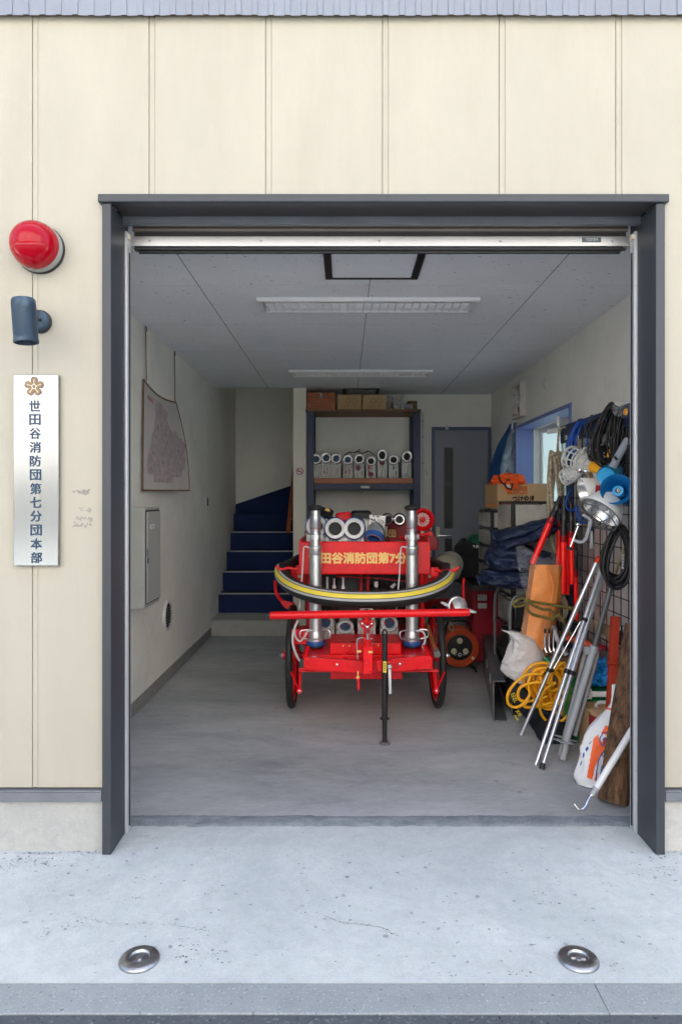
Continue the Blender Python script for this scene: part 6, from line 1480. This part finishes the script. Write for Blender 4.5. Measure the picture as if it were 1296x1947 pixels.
mb = MB(); mb.blob(P(1053, 1194, 3.97), (.016, .014, .016), 0, sub=2); mb.build('cap', M['gunmetal'], t)
# cooler, blue bag, carton, sack, log
a, b = P(1098, 1300, 3.72), P(1190, 1420, 3.72)
t = thing('green_cooler', 'green cooler box with white handle and latch standing behind the carton', 'cooler', (1.38, 3.85, 0))
gx0, gx1, gy0, gy1, gz = a.x + .006, 1.56, 3.71, 4.0, P(0, 1313, 3.72).z
mb = MB(); mb.box(gx0, gx1, gy0, gy1, .004, gz - .045); mb.build('body', M['green'], t, bevel=.015)
mb = MB(); mb.box(gx0 - .008, gx1 + .008, gy0 - .008, gy1 + .008, gz - .043, gz); mb.build('lid', M['green'], t, bevel=.008)
mb = MB(); p, q = P(1122, 1315, 3.68), P(1190, 1325, 3.68); mb.box(p.x, q.x, 3.672, 3.69, q.z, p.z); mb.prism([P(x, y, 3.67) for x, y in ((1113, 1330), (1118, 1311), (1125, 1311), (1125, 1330))], (0, .02, 0)); mb.build('carry_handle', M['white'], t, bevel=.003)
mb = MB(); mb.tube(spline([P(x, y, 3.685) for x, y in ((1165, 1336), (1140, 1336), (1133, 1340), (1133, 1345), (1140, 1349), (1165, 1349))], 5), .010, 8); mb.build('grip_rim', M['white'], t)
mb = MB(); mb.box(P(1140, 0, 3.69).x, P(1165, 0, 3.69).x, 3.690, 3.699, P(0, 1347, 3.69).z, P(0, 1339, 3.69).z); mb.build('grip_recess', M['base'], t)
mb = MB(); c = P(1117, 1325, 3.668); mb.cyl(c, c - Y_ * .004, .004, n=8); mb.build('screw', M['ink'], t)
t = thing('blue_bag', 'crumpled bright blue plastic bag lying on the green cooler', 'bag', P(1139, 1305, 3.78))
bc = P(1139, 1287, 3.80); mb = MB(); mb.blob(Vector((bc.x, bc.y, gz + .075)), (.082, .08, .078), .28, 2.0, 7, 5, ridge=.45, squash=-.06); mb.build('film', M['bluebag'], t, smooth=50)
mb = MB(); c = P(1139, 1294, 3.70); mb.text('ポリ袋', c, Vector((1, 0, .2)), Z_, width=.035, height=.015, bold=.02, thick=.012); mb.build('lettering', M['navyink'], t)
t = thing('open_carton', 'open cardboard carton with a dark red printed side in front of the green cooler', 'box', P(1140, 1420, 3.6))
A = {'a': (1111, 1351), 'b': (1114, 1347)}
cz = .262
x0, x1, y0, y1 = 1.262, 1.47, 3.55, 3.685; zc = P(0, 1349, y0).z
mb = MB(); mb.box(x0, x0 + .004, y0, y1, .003, zc); mb.box(x1 - .004, x1, y0, y1, .003, zc); mb.box(x0 + .004, x1 - .004, y1 - .004, y1, .003, zc); mb.box(x0 + .004, x1 - .004, y0 + .004, y1 - .004, .003, .007); mb.build('walls', M['cardin'], t, smooth=0)
mb = MB(); mb.prism([Vector((x0, y0, .003)), Vector((x1, y0, .003)), Vector((x1, y0, zc - .10)), Vector((x0 + .01, y0, zc - .03))], (0, .004, 0)); mb.build('front_panel', mat('dark red print', (.28, .018, .022), .6), t)
mb = MB(); mb.prism([Vector((x0, y0 - .002, zc)), Vector((x0 + .02, y0 - .002, zc - .03)), Vector((x1, y0 + .0, zc - .10)), Vector((x1, y0 + .05, zc - .03)), Vector((x0 + .05, y0 + .05, zc - .005))], (0, .003, .002)); mb.build('flap', M['card'], t, smooth=0)
mb = MB(); mb.tube(spline([P(x, y, y0 - .004) for x, y in ((1129, 1394), (1126, 1388), (1122, 1391), (1121, 1401), (1124, 1405), (1128, 1397), (1130, 1390), (1131, 1400), (1134, 1394))], 5), .0016, 6); mb.build('lettering', M['white'], t)
t = thing('white_sack', 'white woven sack with orange print and blue lettering standing against the timber', 'sack', onZ(1135, 1490))
# outline rows: left px, right px, y px
rows = [(1097, 1172, 1490), (1093, 1178, 1478), (1094, 1182, 1465), (1099, 1186, 1440), (1104, 1189, 1420), (1112, 1190, 1400), (1123, 1190, 1380), (1138, 1190, 1365), (1152, 1187, 1350), (1160, 1180, 1338), (1162, 1176, 1325), (1163, 1177, 1312), (1163, 1178, 1302)]
def sackrow(v):
    k = v * (len(rows) - 1); i = min(int(k), len(rows) - 2); f = k - i; A, B = rows[i], rows[i + 1]; return [A[j] + (B[j] - A[j]) * f for j in range(3)]
def sackf(u, v, off=0):
    l, r, y = sackrow(v); Yb = 3.215 + .06 * v; c = P((l + r) / 2, y, Yb); w = (r - l) / 2 * Yb / F; dp_ = min(.06, w * .75) * (1 - .35 * v); an = 2 * PI * u
    wr = 1 + .10 * noise.noise((math.cos(an) * 2, math.sin(an) * 2, v * 6)) + .07 * (1 - 2 * abs(noise.noise((u * 13, v * 3.2, 1)))) * (v + .35) + .05 * (1 - 2 * abs(noise.noise((u * 6 + v * 6, v * 9, 5)))) - .045
    z = max(.004, c.z)
    return Vector((c.x - math.cos(an) * (w * wr + off), c.y - math.sin(an) * (dp_ * wr + off), z))
mb = MB(); mb.sheet(lambda u, v: sackf(u, v), 72, 72); lo_ = [sackf(i / 36, 0) for i in range(36)]; mb.f([mb.v(p) for p in lo_]); mb.build('sack_body', M['whitebag'], t, smooth=60, weld=True)
def sackpatch(poly, m, name, off=.0022):
    # a printed shape following the sack's front, built from a fine grid
    def inside(x, y):
        c = False; j = len(poly) - 1
        for i in range(len(poly)):
            xi, yi = poly[i]; xj, yj = poly[j]
            if (yi > y) != (yj > y) and x < (xj - xi) * (y - yi) / (yj - yi) + xi: c = not c
            j = i
        return c
    mb = MB(); N_ = 150; g = {}
    def vert(i, j):
        if (i, j) not in g: g[(i, j)] = mb.v(sackf(.5 * i / N_, j / N_, off))
        return g[(i, j)]
    for i in range(N_):
        for j in range(N_):
            p = sackf(.5 * (i + .5) / N_, (j + .5) / N_, off)
            if inside(CX + p.x * F / p.y, CY - (p.z - H) * F / p.y): mb.f([vert(i, j), vert(i + 1, j), vert(i + 1, j + 1), vert(i, j + 1)])
    if len(mb.bm.faces): return mb.build(name, m, t)
    mb.bm.free()
sackpatch([(1115, 1478), (1128, 1405), (1136, 1397), (1139, 1405), (1144, 1412), (1150, 1402), (1154, 1414), (1147, 1428), (1139, 1440), (1131, 1458), (1125, 1483)], M['sackorange'], 'orange_print')
sackpatch([(1129, 1484), (1133, 1466), (1136, 1470), (1133, 1486)], M['sackorange'], 'orange_print')
sackpatch([(1142, 1395), (1150, 1380), (1160, 1382), (1160, 1392), (1158, 1400)], M['sackorange'], 'orange_print')
sackpatch([(1164, 1346), (1169, 1344), (1169, 1348), (1165, 1348)], M['sackorange'], 'orange_print', .004)
for poly in ([(1112, 1424), (1117, 1419), (1119, 1424), (1114, 1430)], [(1108, 1432), (1111, 1431), (1110, 1440), (1107, 1441)], [(1103, 1450), (1106, 1447), (1105, 1454), (1102, 1457)], [(1119, 1414), (1124, 1409), (1124, 1411), (1120, 1416)], [(1162, 1363), (1166, 1362), (1166, 1366), (1163, 1367)]): sackpatch(poly, M['sackblue'], 'blue_letter')
SGRID = [(CX + p.x * F / p.y, CY - (p.z - H) * F / p.y, p) for p in (sackf(.5 * i / 90, j / 120, .004) for i in range(91) for j in range(121))]
def sackline(pts, r=.0024):
    mb = MB(); P3 = []
    for q in spline([(a, b, 0) for a, b in pts], 8): P3.append(min(SGRID, key=lambda g: (g[0] - q.x) ** 2 + (g[1] - q.y) ** 2)[2])
    P3 = spline(P3[::3] + [P3[-1]], 3)
    mb.tube(P3, r, 5); mb.build('blue_outline', M['sackblue'], t)
sackline([(1158, 1400), (1152, 1393), (1145, 1396), (1140, 1405), (1142, 1415), (1146, 1418), (1149, 1412), (1146, 1407), (1150, 1403), (1154, 1411), (1151, 1424), (1142, 1437), (1136, 1452), (1134, 1468), (1132, 1486)])
sackline([(1143, 1437), (1148, 1440), (1150, 1445)])
sackline([(1148, 1450), (1142, 1462), (1141, 1474)])
mb = MB(); mb.tube(spline([sackf(u_, .69, .003) for u_ in [i / 20 for i in range(20)]], 2, True), .004, 6, closed=True); mb.build('tie', M['sackorange'], t)
t = thing('timber_post', 'thick weathered brown timber post leaning by the right frame post', 'timber', onZ(1163, 1530))
a, b = onZ(1165, 1526, .004), P(1209, 1190, 3.22); d, u, w = frame_of(b - a); L = (b - a).length
def logf(uu, v):
    an = 2 * PI * uu; r = .062 - .012 * v; r *= 1 + .10 * math.cos(an * 4 + .6) * .5 + .05 * noise.noise((math.cos(an) * 2, math.sin(an) * 2, v * 5)) + .02 * noise.noise((math.cos(an) * 9, math.sin(an) * 9, v * 4))
    p = a + d * L * v + u * math.cos(an) * r + w * math.sin(an) * r
    if v < .04: p.z = max(.003, p.z)
    return p
mb = MB(); mb.sheet(logf, 60, 60); mb.f([mb.v(logf(i / 40, 0) + d * .001) for i in range(40)]); mb.f([mb.v(logf(i / 40, 1)) for i in range(40)]); mb.build('beam', M['log'], t, smooth=60, weld=True)
mb = MB(); q = a + d * L * .55; 
mb.tube([q + u * .02 - Y_ * .064, q + d * .12 + u * .018 - Y_ * .062], .003, 5); mb.build('crack', M['ink'], t)
t = thing('hook_pole', 'white shutter pole ending in a bent silver hook, leaning by the right frame post', 'pole', onZ(1103, 1541))
a, b = P(1205, 1382, 2.98), P(1133, 1499, 2.945); d = (b - a).normalized()
mb = MB(); mb.cyl(a - d * .22, b, .0145, n=18); mb.build('shaft', M['white'], t)
c = P(1124, 1513, 2.94); mb = MB(); mb.lathe(b - d * .004, d, [(.015, 0), (.015, .014), (.0125, .016), (.011, (c - b).length)], 16); mb.build('socket', M['standgrey'], t)
mb = MB(); mb.tube(spline([c - d * .01, P(1119, 1520, 2.93), P(1113, 1533, 2.925), P(1105, 1540, 2.92), P(1098, 1538, 2.92), P(1091, 1529, 2.925)], 6), .0052, 8); mb.cyl(c - d * .004, c + d * .004, .009, n=12); mb.build('hook', M['chrome'], t)
t = thing('folded_umbrella', 'black umbrella with a red trim leaning in the corner behind the timber post', 'umbrella', P(1185, 1515, 3.08))
a, b = P(1183, 1512, 3.10), P(1213, 1385, 3.18); a.z = .004
mb = MB(); mb.tube([a, a.lerp(b, .5), b], lambda u_: .026 - .010 * u_, 10); mb.build('canopy', M['ink'], t)
mb = MB(); a2 = P(1193, 1475, 3.07); mb.tube([a2, P(1198, 1420, 3.10), P(1203, 1390, 3.12)], .009, 8); mb.build('trim', M['redpost'], t)

# ---------------------------------------------------------------- left half of the pile
# steel channels
for k, (nx, ny0, ny1, yn, fx, yfz, lab) in enumerate(((937, 1295, 1372, 4.12, 915, 5.75, 'grey steel channel lying on the floor nearest the cart'), (972, 1288, 1368, 4.22, 932, 5.7, 'grey steel channel lying on the floor under the black tote bag'))):
    a = P(nx, 0, yn); zt1_ = P(0, ny0, yn).z; far = P(fx, 0, yfz); t = thing('steel_channel', lab, 'channel', (a.x, yn, 0), 'steel channels on the floor')
    dv = Vector((far.x - a.x, yfz - yn, 0)); sd = Vector((1, 0, 0)); z = zt1_
    def sec(p, k=k): return [p + Vector((x, 0, zz)) for x, zz in ((0, .003), (.085, .003), (.085, .009), (.007, .009), (.007, z - .006), (.075, z - .006), (.075, z), (-.0, z))]
    mb = MB(); A, B = [mb.v(p) for p in sec(Vector((a.x, yn, 0)))], [mb.v(p) for p in sec(Vector((far.x, yfz, 0)))]
    for i in range(8): mb.f([A[i], A[(i + 1) % 8], B[(i + 1) % 8], B[i]])
    mb.f(A); mb.f(B[::-1]); mb.build('profile', M['gunmetal'], t, smooth=0, bevel=.002)
    mb = MB()
    for f_ in (.18, .42): q = Vector((a.x, yn, 0)) + dv * f_; mb.box(q.x - .004, q.x - .0005, q.y - .012, q.y + .012, z - .09, z - .03)
    mb.build('worn_mark', M['standgrey'], t, smooth=0)
# black wire trolley
t = thing('black_trolley', 'black wire trolley with rounded tube ends and crates, under the navy bags', 'trolley', (1.3, 4.6, 0))
tx0, tx1, ty0, ty1 = 1.065, 1.40, 4.40, 4.85
for y in (ty0, ty1):
    mb = MB(); mb.tube(spline([(tx0, y, .01), (tx0, y, .40), (tx0, y, .62), (tx0 + .02, y, .70), (tx0 + .08, y, .725), (tx1 - .08, y, .725), (tx1 - .02, y, .70), (tx1, y, .62), (tx1, y, .01)], 6), .011, 8); mb.build('end_frame', M['gunmetal'], t)
for z in (.10, .30, .50, .69):
    mb = MB()
    for i in range(8): x = tx0 + (tx1 - tx0) * i / 7; mb.tube([(x, ty0, z), (x, ty1, z)], .0035, 5)
    for y in (ty0, (ty0 + ty1) / 2, ty1): mb.tube([(tx0, y, z), (tx1, y, z)], .006, 6)
    mb.build('wire_shelf', M['black'], t)
    if z < .6: mb = MB(); mb.box(tx0 + .03, tx1 - .03, ty0 + .02, ty1 - .03, z + .006, z + .15); mb.build('crate', M['black'], t, bevel=.008)
# navy bags
for k, (cx_, cy_, Y, rad, rot, sd, lab) in enumerate(((1000, 1015, 4.42, (.20, .16, .062), (0, -.30, 0), 3, 'navy nylon bag bundle lying topmost and slanting on the pile'), (985, 1063, 4.45, (.19, .17, .085), (0, .10, 0), 9, 'navy nylon bag bundle in the middle of the pile'), (965, 1100, 4.42, (.17, .16, .055), (0, .06, 0), 14, 'navy nylon bag bundle lying lowest on the black trolley'))):
    c = P(cx_, cy_, Y); t = thing('navy_bag', lab, 'bag', c - Z_ * rad[2], 'navy nylon bag bundles')
    mb = MB(); mb.blob(c, rad, .20, 1.8, sd, 5, boxy=.45, rot=rot, ridge=.35); mb.build('cloth', M['navycloth'], t, smooth=60)
    mb = MB(); q = c + Vector((-rad[0] * .92, -.04, .0)); 
    for j in range(4): mb.tube(spline([q + Vector((0, .0, .012 * j - .02)), q + Vector((-.03 - .008 * j, -.02, .015 * j - .03)), q + Vector((-.045, -.015 + .01 * j, .012 * j - .01))], 4), .008, 6)
    mb.build('drawstring_end', M['navycloth'], t)
# stretcher in clear plastic tied with olive rope
t = thing('wrapped_stretcher', 'orange cloth stretcher in clear plastic wrapping leaning upright behind the white bag', 'stretcher', P(1000, 1250, 4.15))
def strf(u, v, dx=0, w=1.0, dep=0):     # v from top to bottom
    cx_ = 1039 - 9 * v - 22 * v ** 2 + dx; wd = (22 + 3 * math.sin(v * 5)) * w; x = cx_ + (u - .5) * 2 * wd; y = 1074 + 178 * v
    return P(x, y, 4.12 - .03 * v + dep - .025 * math.sin(PI * u) + .012 * noise.noise((u * 2.5, v * 6, dep * 9)))
mb = MB(); mb.sheet(lambda u, v: strf(u, v), 18, 50); mb.build('cloth', M['orangecloth'], t, smooth=60)
mb = MB(); mb.sheet(lambda u, v: strf(u, v, -20, .55, .03), 12, 50); mb.sheet(lambda u, v: strf(u, v, 26, .3, .03), 8, 50); mb.build('cloth_fold', mat('shaded orange brown cloth', (.38, .13, .03), .7, var=.2, bump=.2, bscale=40), t, smooth=60)  # darker copy of the orange cloth, fold shade put into the colour
def film(u, v):
    l = [980, 984, 990, 1002, 996, 984, 982][min(6, int(v * 6))]; l2 = [980, 984, 990, 1002, 996, 984, 982][min(6, int(v * 6) + 1)]; l += (l2 - l) * (v * 6 - int(v * 6)); r = 1062 - 22 * v ** 1.6
    top_ = 1040 + 24 * u - 6 * math.sin(u * 8); y = top_ + (1246 - top_) * v; return P(l + (r - l) * u, y, 4.075 - .04 * math.sin(PI * u) + .018 * noise.noise((u * 5, v * 9, 3)) + .012 * noise.noise((u * 14, v * 14, 5)))
mb = MB(); mb.sheet(film, 40, 60); mb.build('plastic_wrap', M['clear'], t, smooth=60)
mb = MB(); mb.tube(spline([P(1042 + 9 * math.sin(k * .6), 1080 + 16 * k, 4.085) for k in range(11)], 3), .005, 6); mb.build('seam', M['orangecloth'], t)
ro = thing('tie_rope', 'olive rope knotted round the wrapped stretcher in loose bows', 'rope', P(1005, 1145, 4.0))
mb = MB()
for pts in ([(1002, 1140), (990, 1138), (977, 1146), (978, 1153), (992, 1152), (1003, 1146)], [(1003, 1142), (1012, 1150), (1030, 1158), (1045, 1160), (1053, 1170), (1050, 1180), (1042, 1176), (1030, 1173), (1012, 1168), (1002, 1158), (999, 1146), (1004, 1140)], [(1004, 1143), (1030, 1147), (1060, 1152), (1090, 1157)], [(1048, 1178), (1062, 1170), (1072, 1185), (1085, 1205)], [(1075, 1160), (1086, 1158)]):
    mb.tube(spline([P(x, y, 4.01 + .0004 * (x - 1000)) for x, y in pts], 6), .0085, 8)
mb.build('strands', M['olive'], ro, smooth=60)
mb = MB(); mb.blob(P(1003, 1143, 4.0), (.018, .016, .018), .3, 3, 2, 3); mb.build('knot', M['olive'], ro)
# white plastic shopping bag
t = thing('white_bag', 'knotted white plastic carrier bag resting on the coiled yellow hose', 'bag', P(990, 1300, 4.0))
def wb(u, v):
    rowsb = [(966, 984, 1201), (972, 1016, 1216), (966, 1026, 1235), (958, 1036, 1258), (955, 1033, 1272), (964, 1026, 1284), (980, 1018, 1296), (995, 1010, 1306)]
    k = v * 7; i = min(6, int(k)); f = k - i; l, r, y = [rowsb[i][j] + (rowsb[i + 1][j] - rowsb[i][j]) * f for j in range(3)]
    an = 2 * PI * u; w = (r - l) / 2 * 4.05 / F; c = P((l + r) / 2, y, 4.10); q = 1 + .10 * noise.noise((math.cos(an) * 1.5, math.sin(an) * 1.5, v * 4)) + .10 * (1 - 2 * abs(noise.noise((u * 8, v * 4, 4)))) + .05 * (1 - 2 * abs(noise.noise((u * 19, v * 9, 9))))
    return Vector((c.x - math.cos(an) * w * q, c.y - math.sin(an) * min(.06, w) * q, c.z))
mb = MB(); mb.sheet(wb, 72, 60); mb.build('film', M['milky'], t, smooth=60, weld=True)
mb = MB(); mb.sheet(lambda u, v: P(953 + 24 * u, 1197 + 6 * u + 5 * v * (.3 + u), 4.08 + .01 * math.sin(u * 5)), 10, 4); mb.tube([P(1009, 1225, 4.08), P(1007, 1214, 4.075), P(1009, 1210, 4.075)], .007, 8); mb.build('handle_ends', M['milky'], t, smooth=60)
mb = MB(); mb.blob(P(985, 1272, 4.10), (.055, .03, .03), .3, 2.2, 5, 3); mb.blob(P(1003, 1290, 4.10), (.03, .025, .03), .3, 2.2, 8, 3); mb.build('contents', mat('pinkish contents', (.62, .38, .38), .7), t)
# black tote bag with yellow print
t = thing('black_tote', 'slumped navy black canvas tote with yellow lettering under the yellow hose', 'bag', onZ(1040, 1415))
front = [(962, 1312), (975, 1292), (1010, 1310), (1060, 1318), (1096, 1340), (1104, 1372), (1104, 1394), (1097, 1418), (1028, 1420), (1000, 1372)]
def Yt(y): return 4.16 - .06 * max(0, min(1, (y - 1300) / 72)) - .38 * max(0, min(1, (y - 1372) / 48))
mb = MB(); A = [mb.v(P(x, y, Yt(y)) if y < 1400 else Vector((P(x, y, Yt(y)).x, Yt(y), .004))) for x, y in front]; B = [mb.v(Vector((v_.co.x + .03, v_.co.y + .20, max(.004, v_.co.z - .01)))) for v_ in A]
ctr = mb.v(sum((v_.co for v_ in A), Vector()) / len(A) + Vector((0, -.035, .0)))
for i in range(len(A)): j = (i + 1) % len(A); mb.f([A[i], A[j], ctr]); mb.f([A[j], A[i], B[i], B[j]])
mb.f(B)
o = mb.build('bag_body', M['blacktote'], t, bevel=.012, smooth=60)
ss = o.modifiers.new('sub', 'SUBSURF'); ss.levels = 2; ss.render_levels = 2; ss.subdivision_type = 'SIMPLE'
tx = bpy.data.textures.new('folds', 'CLOUDS'); tx.noise_scale = .07; dm = o.modifiers.new('folds', 'DISPLACE'); dm.texture = tx; dm.strength = .02; dm.mid_level = .5
mb = MB()
for tx_, x, y, h, rot in (('日EL', 977, 1327, .040, 1.15), ('JOE', 985, 1356, .034, 1.0), ('tool', 981, 1364, .022, 1.0)):
    Yq = Yt(y) - .055; d_ = Vector((math.cos(-rot), 0, math.sin(-rot))); u_ = Vector((math.sin(rot), 0, math.cos(rot)))
    mb.text(tx_, P(x, y, Yq), d_, u_, height=h * .72, bold=.03, thick=.004)
mb.build('lettering', M['yellow'], t, smooth=0)
mb = MB(); mb.sheet(lambda u, v: P(1042 + 34 * u, 1352 + 50 * v, Yt(1352 + 50 * v) - .058 - .006 * math.sin(PI * u)), 8, 10); mb.build('pocket', M['blacktote'], t)
# yellow air hose coil
t = thing('yellow_hose', 'tangled coil of yellow orange air hose heaped on the black tote', 'hose', P(1035, 1340, 3.75))
mb = MB(); rr2 = random.Random(12)
loops = [((1032, 1292), (58, 34), .1), ((1045, 1298), (40, 36), .5), ((1038, 1305), (34, 44), -.4), ((1052, 1303), (30, 46), .3), ((1040, 1310), (48, 40), -.2), ((1055, 1312), (34, 50), .15), ((1046, 1300), (26, 38), .7), ((1030, 1308), (36, 30), -.7), ((1060, 1308), (24, 48), .05), ((1050, 1290), (36, 26), .3), ((1042, 1318), (30, 34), .9), ((1062, 1320), (20, 42), -.1), ((1036, 1296), (44, 28), -.5), ((1056, 1296), (22, 40), .4)]
for i, ((x, y), (a, b), tw) in enumerate(loops):
    pts = []
    for j in range(12):
        an = 2 * PI * j / 12; px_, py_ = a * .62 * math.cos(an) + rr2.uniform(-2, 2), b * .95 * math.sin(an) + rr2.uniform(-2, 2)
        pts.append(P(x + px_ * math.cos(tw) - py_ * math.sin(tw), y + px_ * math.sin(tw) + py_ * math.cos(tw), 4.00 - .008 * (i % 5) + .025 * math.sin(an + i) + .015 * (i % 3)))
    mb.tube(spline(pts, 5, True), .0088, 9, closed=True)
for pts in ([(1028, 1282), (1000, 1284), (978, 1300), (965, 1320), (966, 1338), (978, 1345), (992, 1340), (1006, 1322), (1004, 1300), (1010, 1280)], [(1056, 1298), (1036, 1312), (1026, 1336), (1028, 1356), (1038, 1370), (1054, 1374), (1072, 1368), (1082, 1350), (1082, 1330), (1076, 1310)], [(1050, 1300), (1020, 1298), (992, 1305), (984, 1320), (990, 1332), (1010, 1333), (1040, 1325)], [(1004, 1331), (996, 1343), (1014, 1345), (1050, 1336)], [(1078, 1330), (1092, 1305), (1104, 1280), (1112, 1258), (1128, 1244)], [(1084, 1322), (1092, 1310), (1098, 1302)]):
    mb.tube(spline([P(x, y, 3.935 + .0006 * (i * 7 % 40)) for i, (x, y) in enumerate(pts)], 7), .0088, 9)
mb.build('loops', M['yhose'], t, smooth=60)
mb = MB(); mb.cyl(P(1036, 1252, 4.0), P(1046, 1262, 3.98), .017, n=14); mb.build('coupling', M['green'], t)
# surface cracks and chips in the driveway, thin and dark
for k, pts in enumerate(([(605, 1737), (640, 1752), (665, 1757), (720, 1764), (758, 1782)], [(150, 1742), (200, 1756), (280, 1758), (340, 1762), (400, 1772)], [(215, 1560), (205, 1580), (255, 1592), (300, 1588)])):
    mb = MB(); rr2 = random.Random(k); base_ = spline([onZ(x, y) for x, y in pts], 14); pr_ = None
    L_, R_ = [], []
    for i, p in enumerate(base_):
        p = p + Vector((rr2.gauss(0, .0022), rr2.gauss(0, .0022), .0012)); w = abs(rr2.gauss(.0009, .0006)) * (1.4 if k == 0 else .8); L_.append(mb.v(p + Vector((0, w, 0)))); R_.append(mb.v(p - Vector((0, w, 0))))
    for i in range(len(L_) - 1):
        if rr2.random() > (.15 if k == 0 else .45): mb.f([L_[i], L_[i + 1], R_[i + 1], R_[i]])
    o = mb.build('driveway_crack', M['gunmetal'], smooth=0); tag(o, kind='structure')

# chips, scuffs and litter: thin irregular flecks of real material lying on the surfaces
def flecks(name, spots, m, seed, size=(.003, .012), plane='z', z=.0012, kind='structure', parent=None):
    rr2 = random.Random(seed); mb = MB(); n_ = 0
    for (x, y, sx, sy, cnt) in spots:
        for i in range(cnt):
            px_, py_ = rr2.gauss(x, sx), rr2.gauss(y, sy)
            if plane == 'z':
                c = onZ(px_, py_, 0); c.z = z + n_ * 4e-6; ex, ey = X_, Y_
            else:
                c = onX(px_, py_, LW); c.x = LW + .0012 + n_ * 4e-6; ex, ey = Y_, Z_
            n_ += 1; s_ = rr2.uniform(*size) * rr2.uniform(.4, 1); el = rr2.uniform(.35, 1); k = rr2.randint(5, 8); a0 = rr2.uniform(0, 6)
            mb.f([mb.v(c + ex * (math.cos(a0 + 2 * PI * j / k) * s_ * rr2.uniform(.5, 1.2)) + ey * (math.sin(a0 + 2 * PI * j / k) * s_ * el * rr2.uniform(.5, 1.2))) for j in range(k)])
    o = mb.build(name, m, parent, smooth=0)
    if parent is None: tag(o, kind=kind)
    else: o['kind'] = 'stuff'
M['chip'] = mat('dark chipped concrete', (.19, .215, .25), .9, var=.3)
M['chip2'] = mat('faint grey stain', (.33, .355, .385), .9, var=.2)
M['grit'] = mat('pale grit', (.62, .62, .60), .9)
flecks('driveway_chips', [(235, 1712, 20, 4, 14), (130, 1756, 24, 8, 26), (85, 1770, 10, 6, 12), (355, 1795, 14, 8, 18), (400, 1812, 16, 7, 26), (350, 1822, 12, 5, 16), (393, 1700, 8, 4, 8), (412, 1732, 6, 3, 7), (178, 1834, 4, 3, 3), (50, 1642, 40, 5, 40), (95, 1634, 40, 3, 30), (190, 1612, 10, 4, 22), (22, 1650, 14, 5, 22), (250, 1590, 26, 6, 20), (1030, 1702, 14, 4, 16), (1048, 1715, 8, 3, 8), (1168, 1838, 10, 5, 20), (850, 1856, 12, 4, 12), (985, 1852, 16, 3, 14), (1270, 1612, 16, 4, 22), (1250, 1655, 20, 8, 18), (1262, 1630, 20, 5, 16), (1085, 1660, 30, 10, 10), (575, 1735, 16, 6, 8), (700, 1650, 260, 60, 12), (640, 1780, 330, 40, 14), (60, 1624, 55, 1.2, 60), (150, 1622, 30, 1.2, 40), (1275, 1622, 14, 1.2, 24)], M['chip'], 4, (.0015, .006))
flecks('driveway_stains', [(640, 1760, 400, 55, 120), (640, 1660, 380, 40, 90), (100, 1640, 80, 10, 30), (1240, 1650, 40, 20, 22)], M['chip2'], 9, (.003, .013), z=.0008)
flecks('floor_grit', [(540, 1440, 200, 60, 36), (420, 1300, 80, 60, 14), (930, 1480, 80, 30, 20)], M['grit'], 2, (.001, .0028))
flecks('floor_scuffs', [(520, 1450, 200, 55, 30), (470, 1300, 90, 50, 24), (980, 1450, 40, 40, 16), (430, 1240, 40, 20, 12)], M['chip2'], 21, (.004, .022))
flecks('wall_scuffs', [(266, 1255, 8, 30, 8), (290, 1210, 12, 26, 8), (340, 1200, 12, 20, 10), (372, 1170, 10, 18, 8), (350, 1080, 20, 30, 6)], mat('grey wall scuff', (.46, .455, .42), .9), 5, (.003, .010), plane='x', parent=bld)
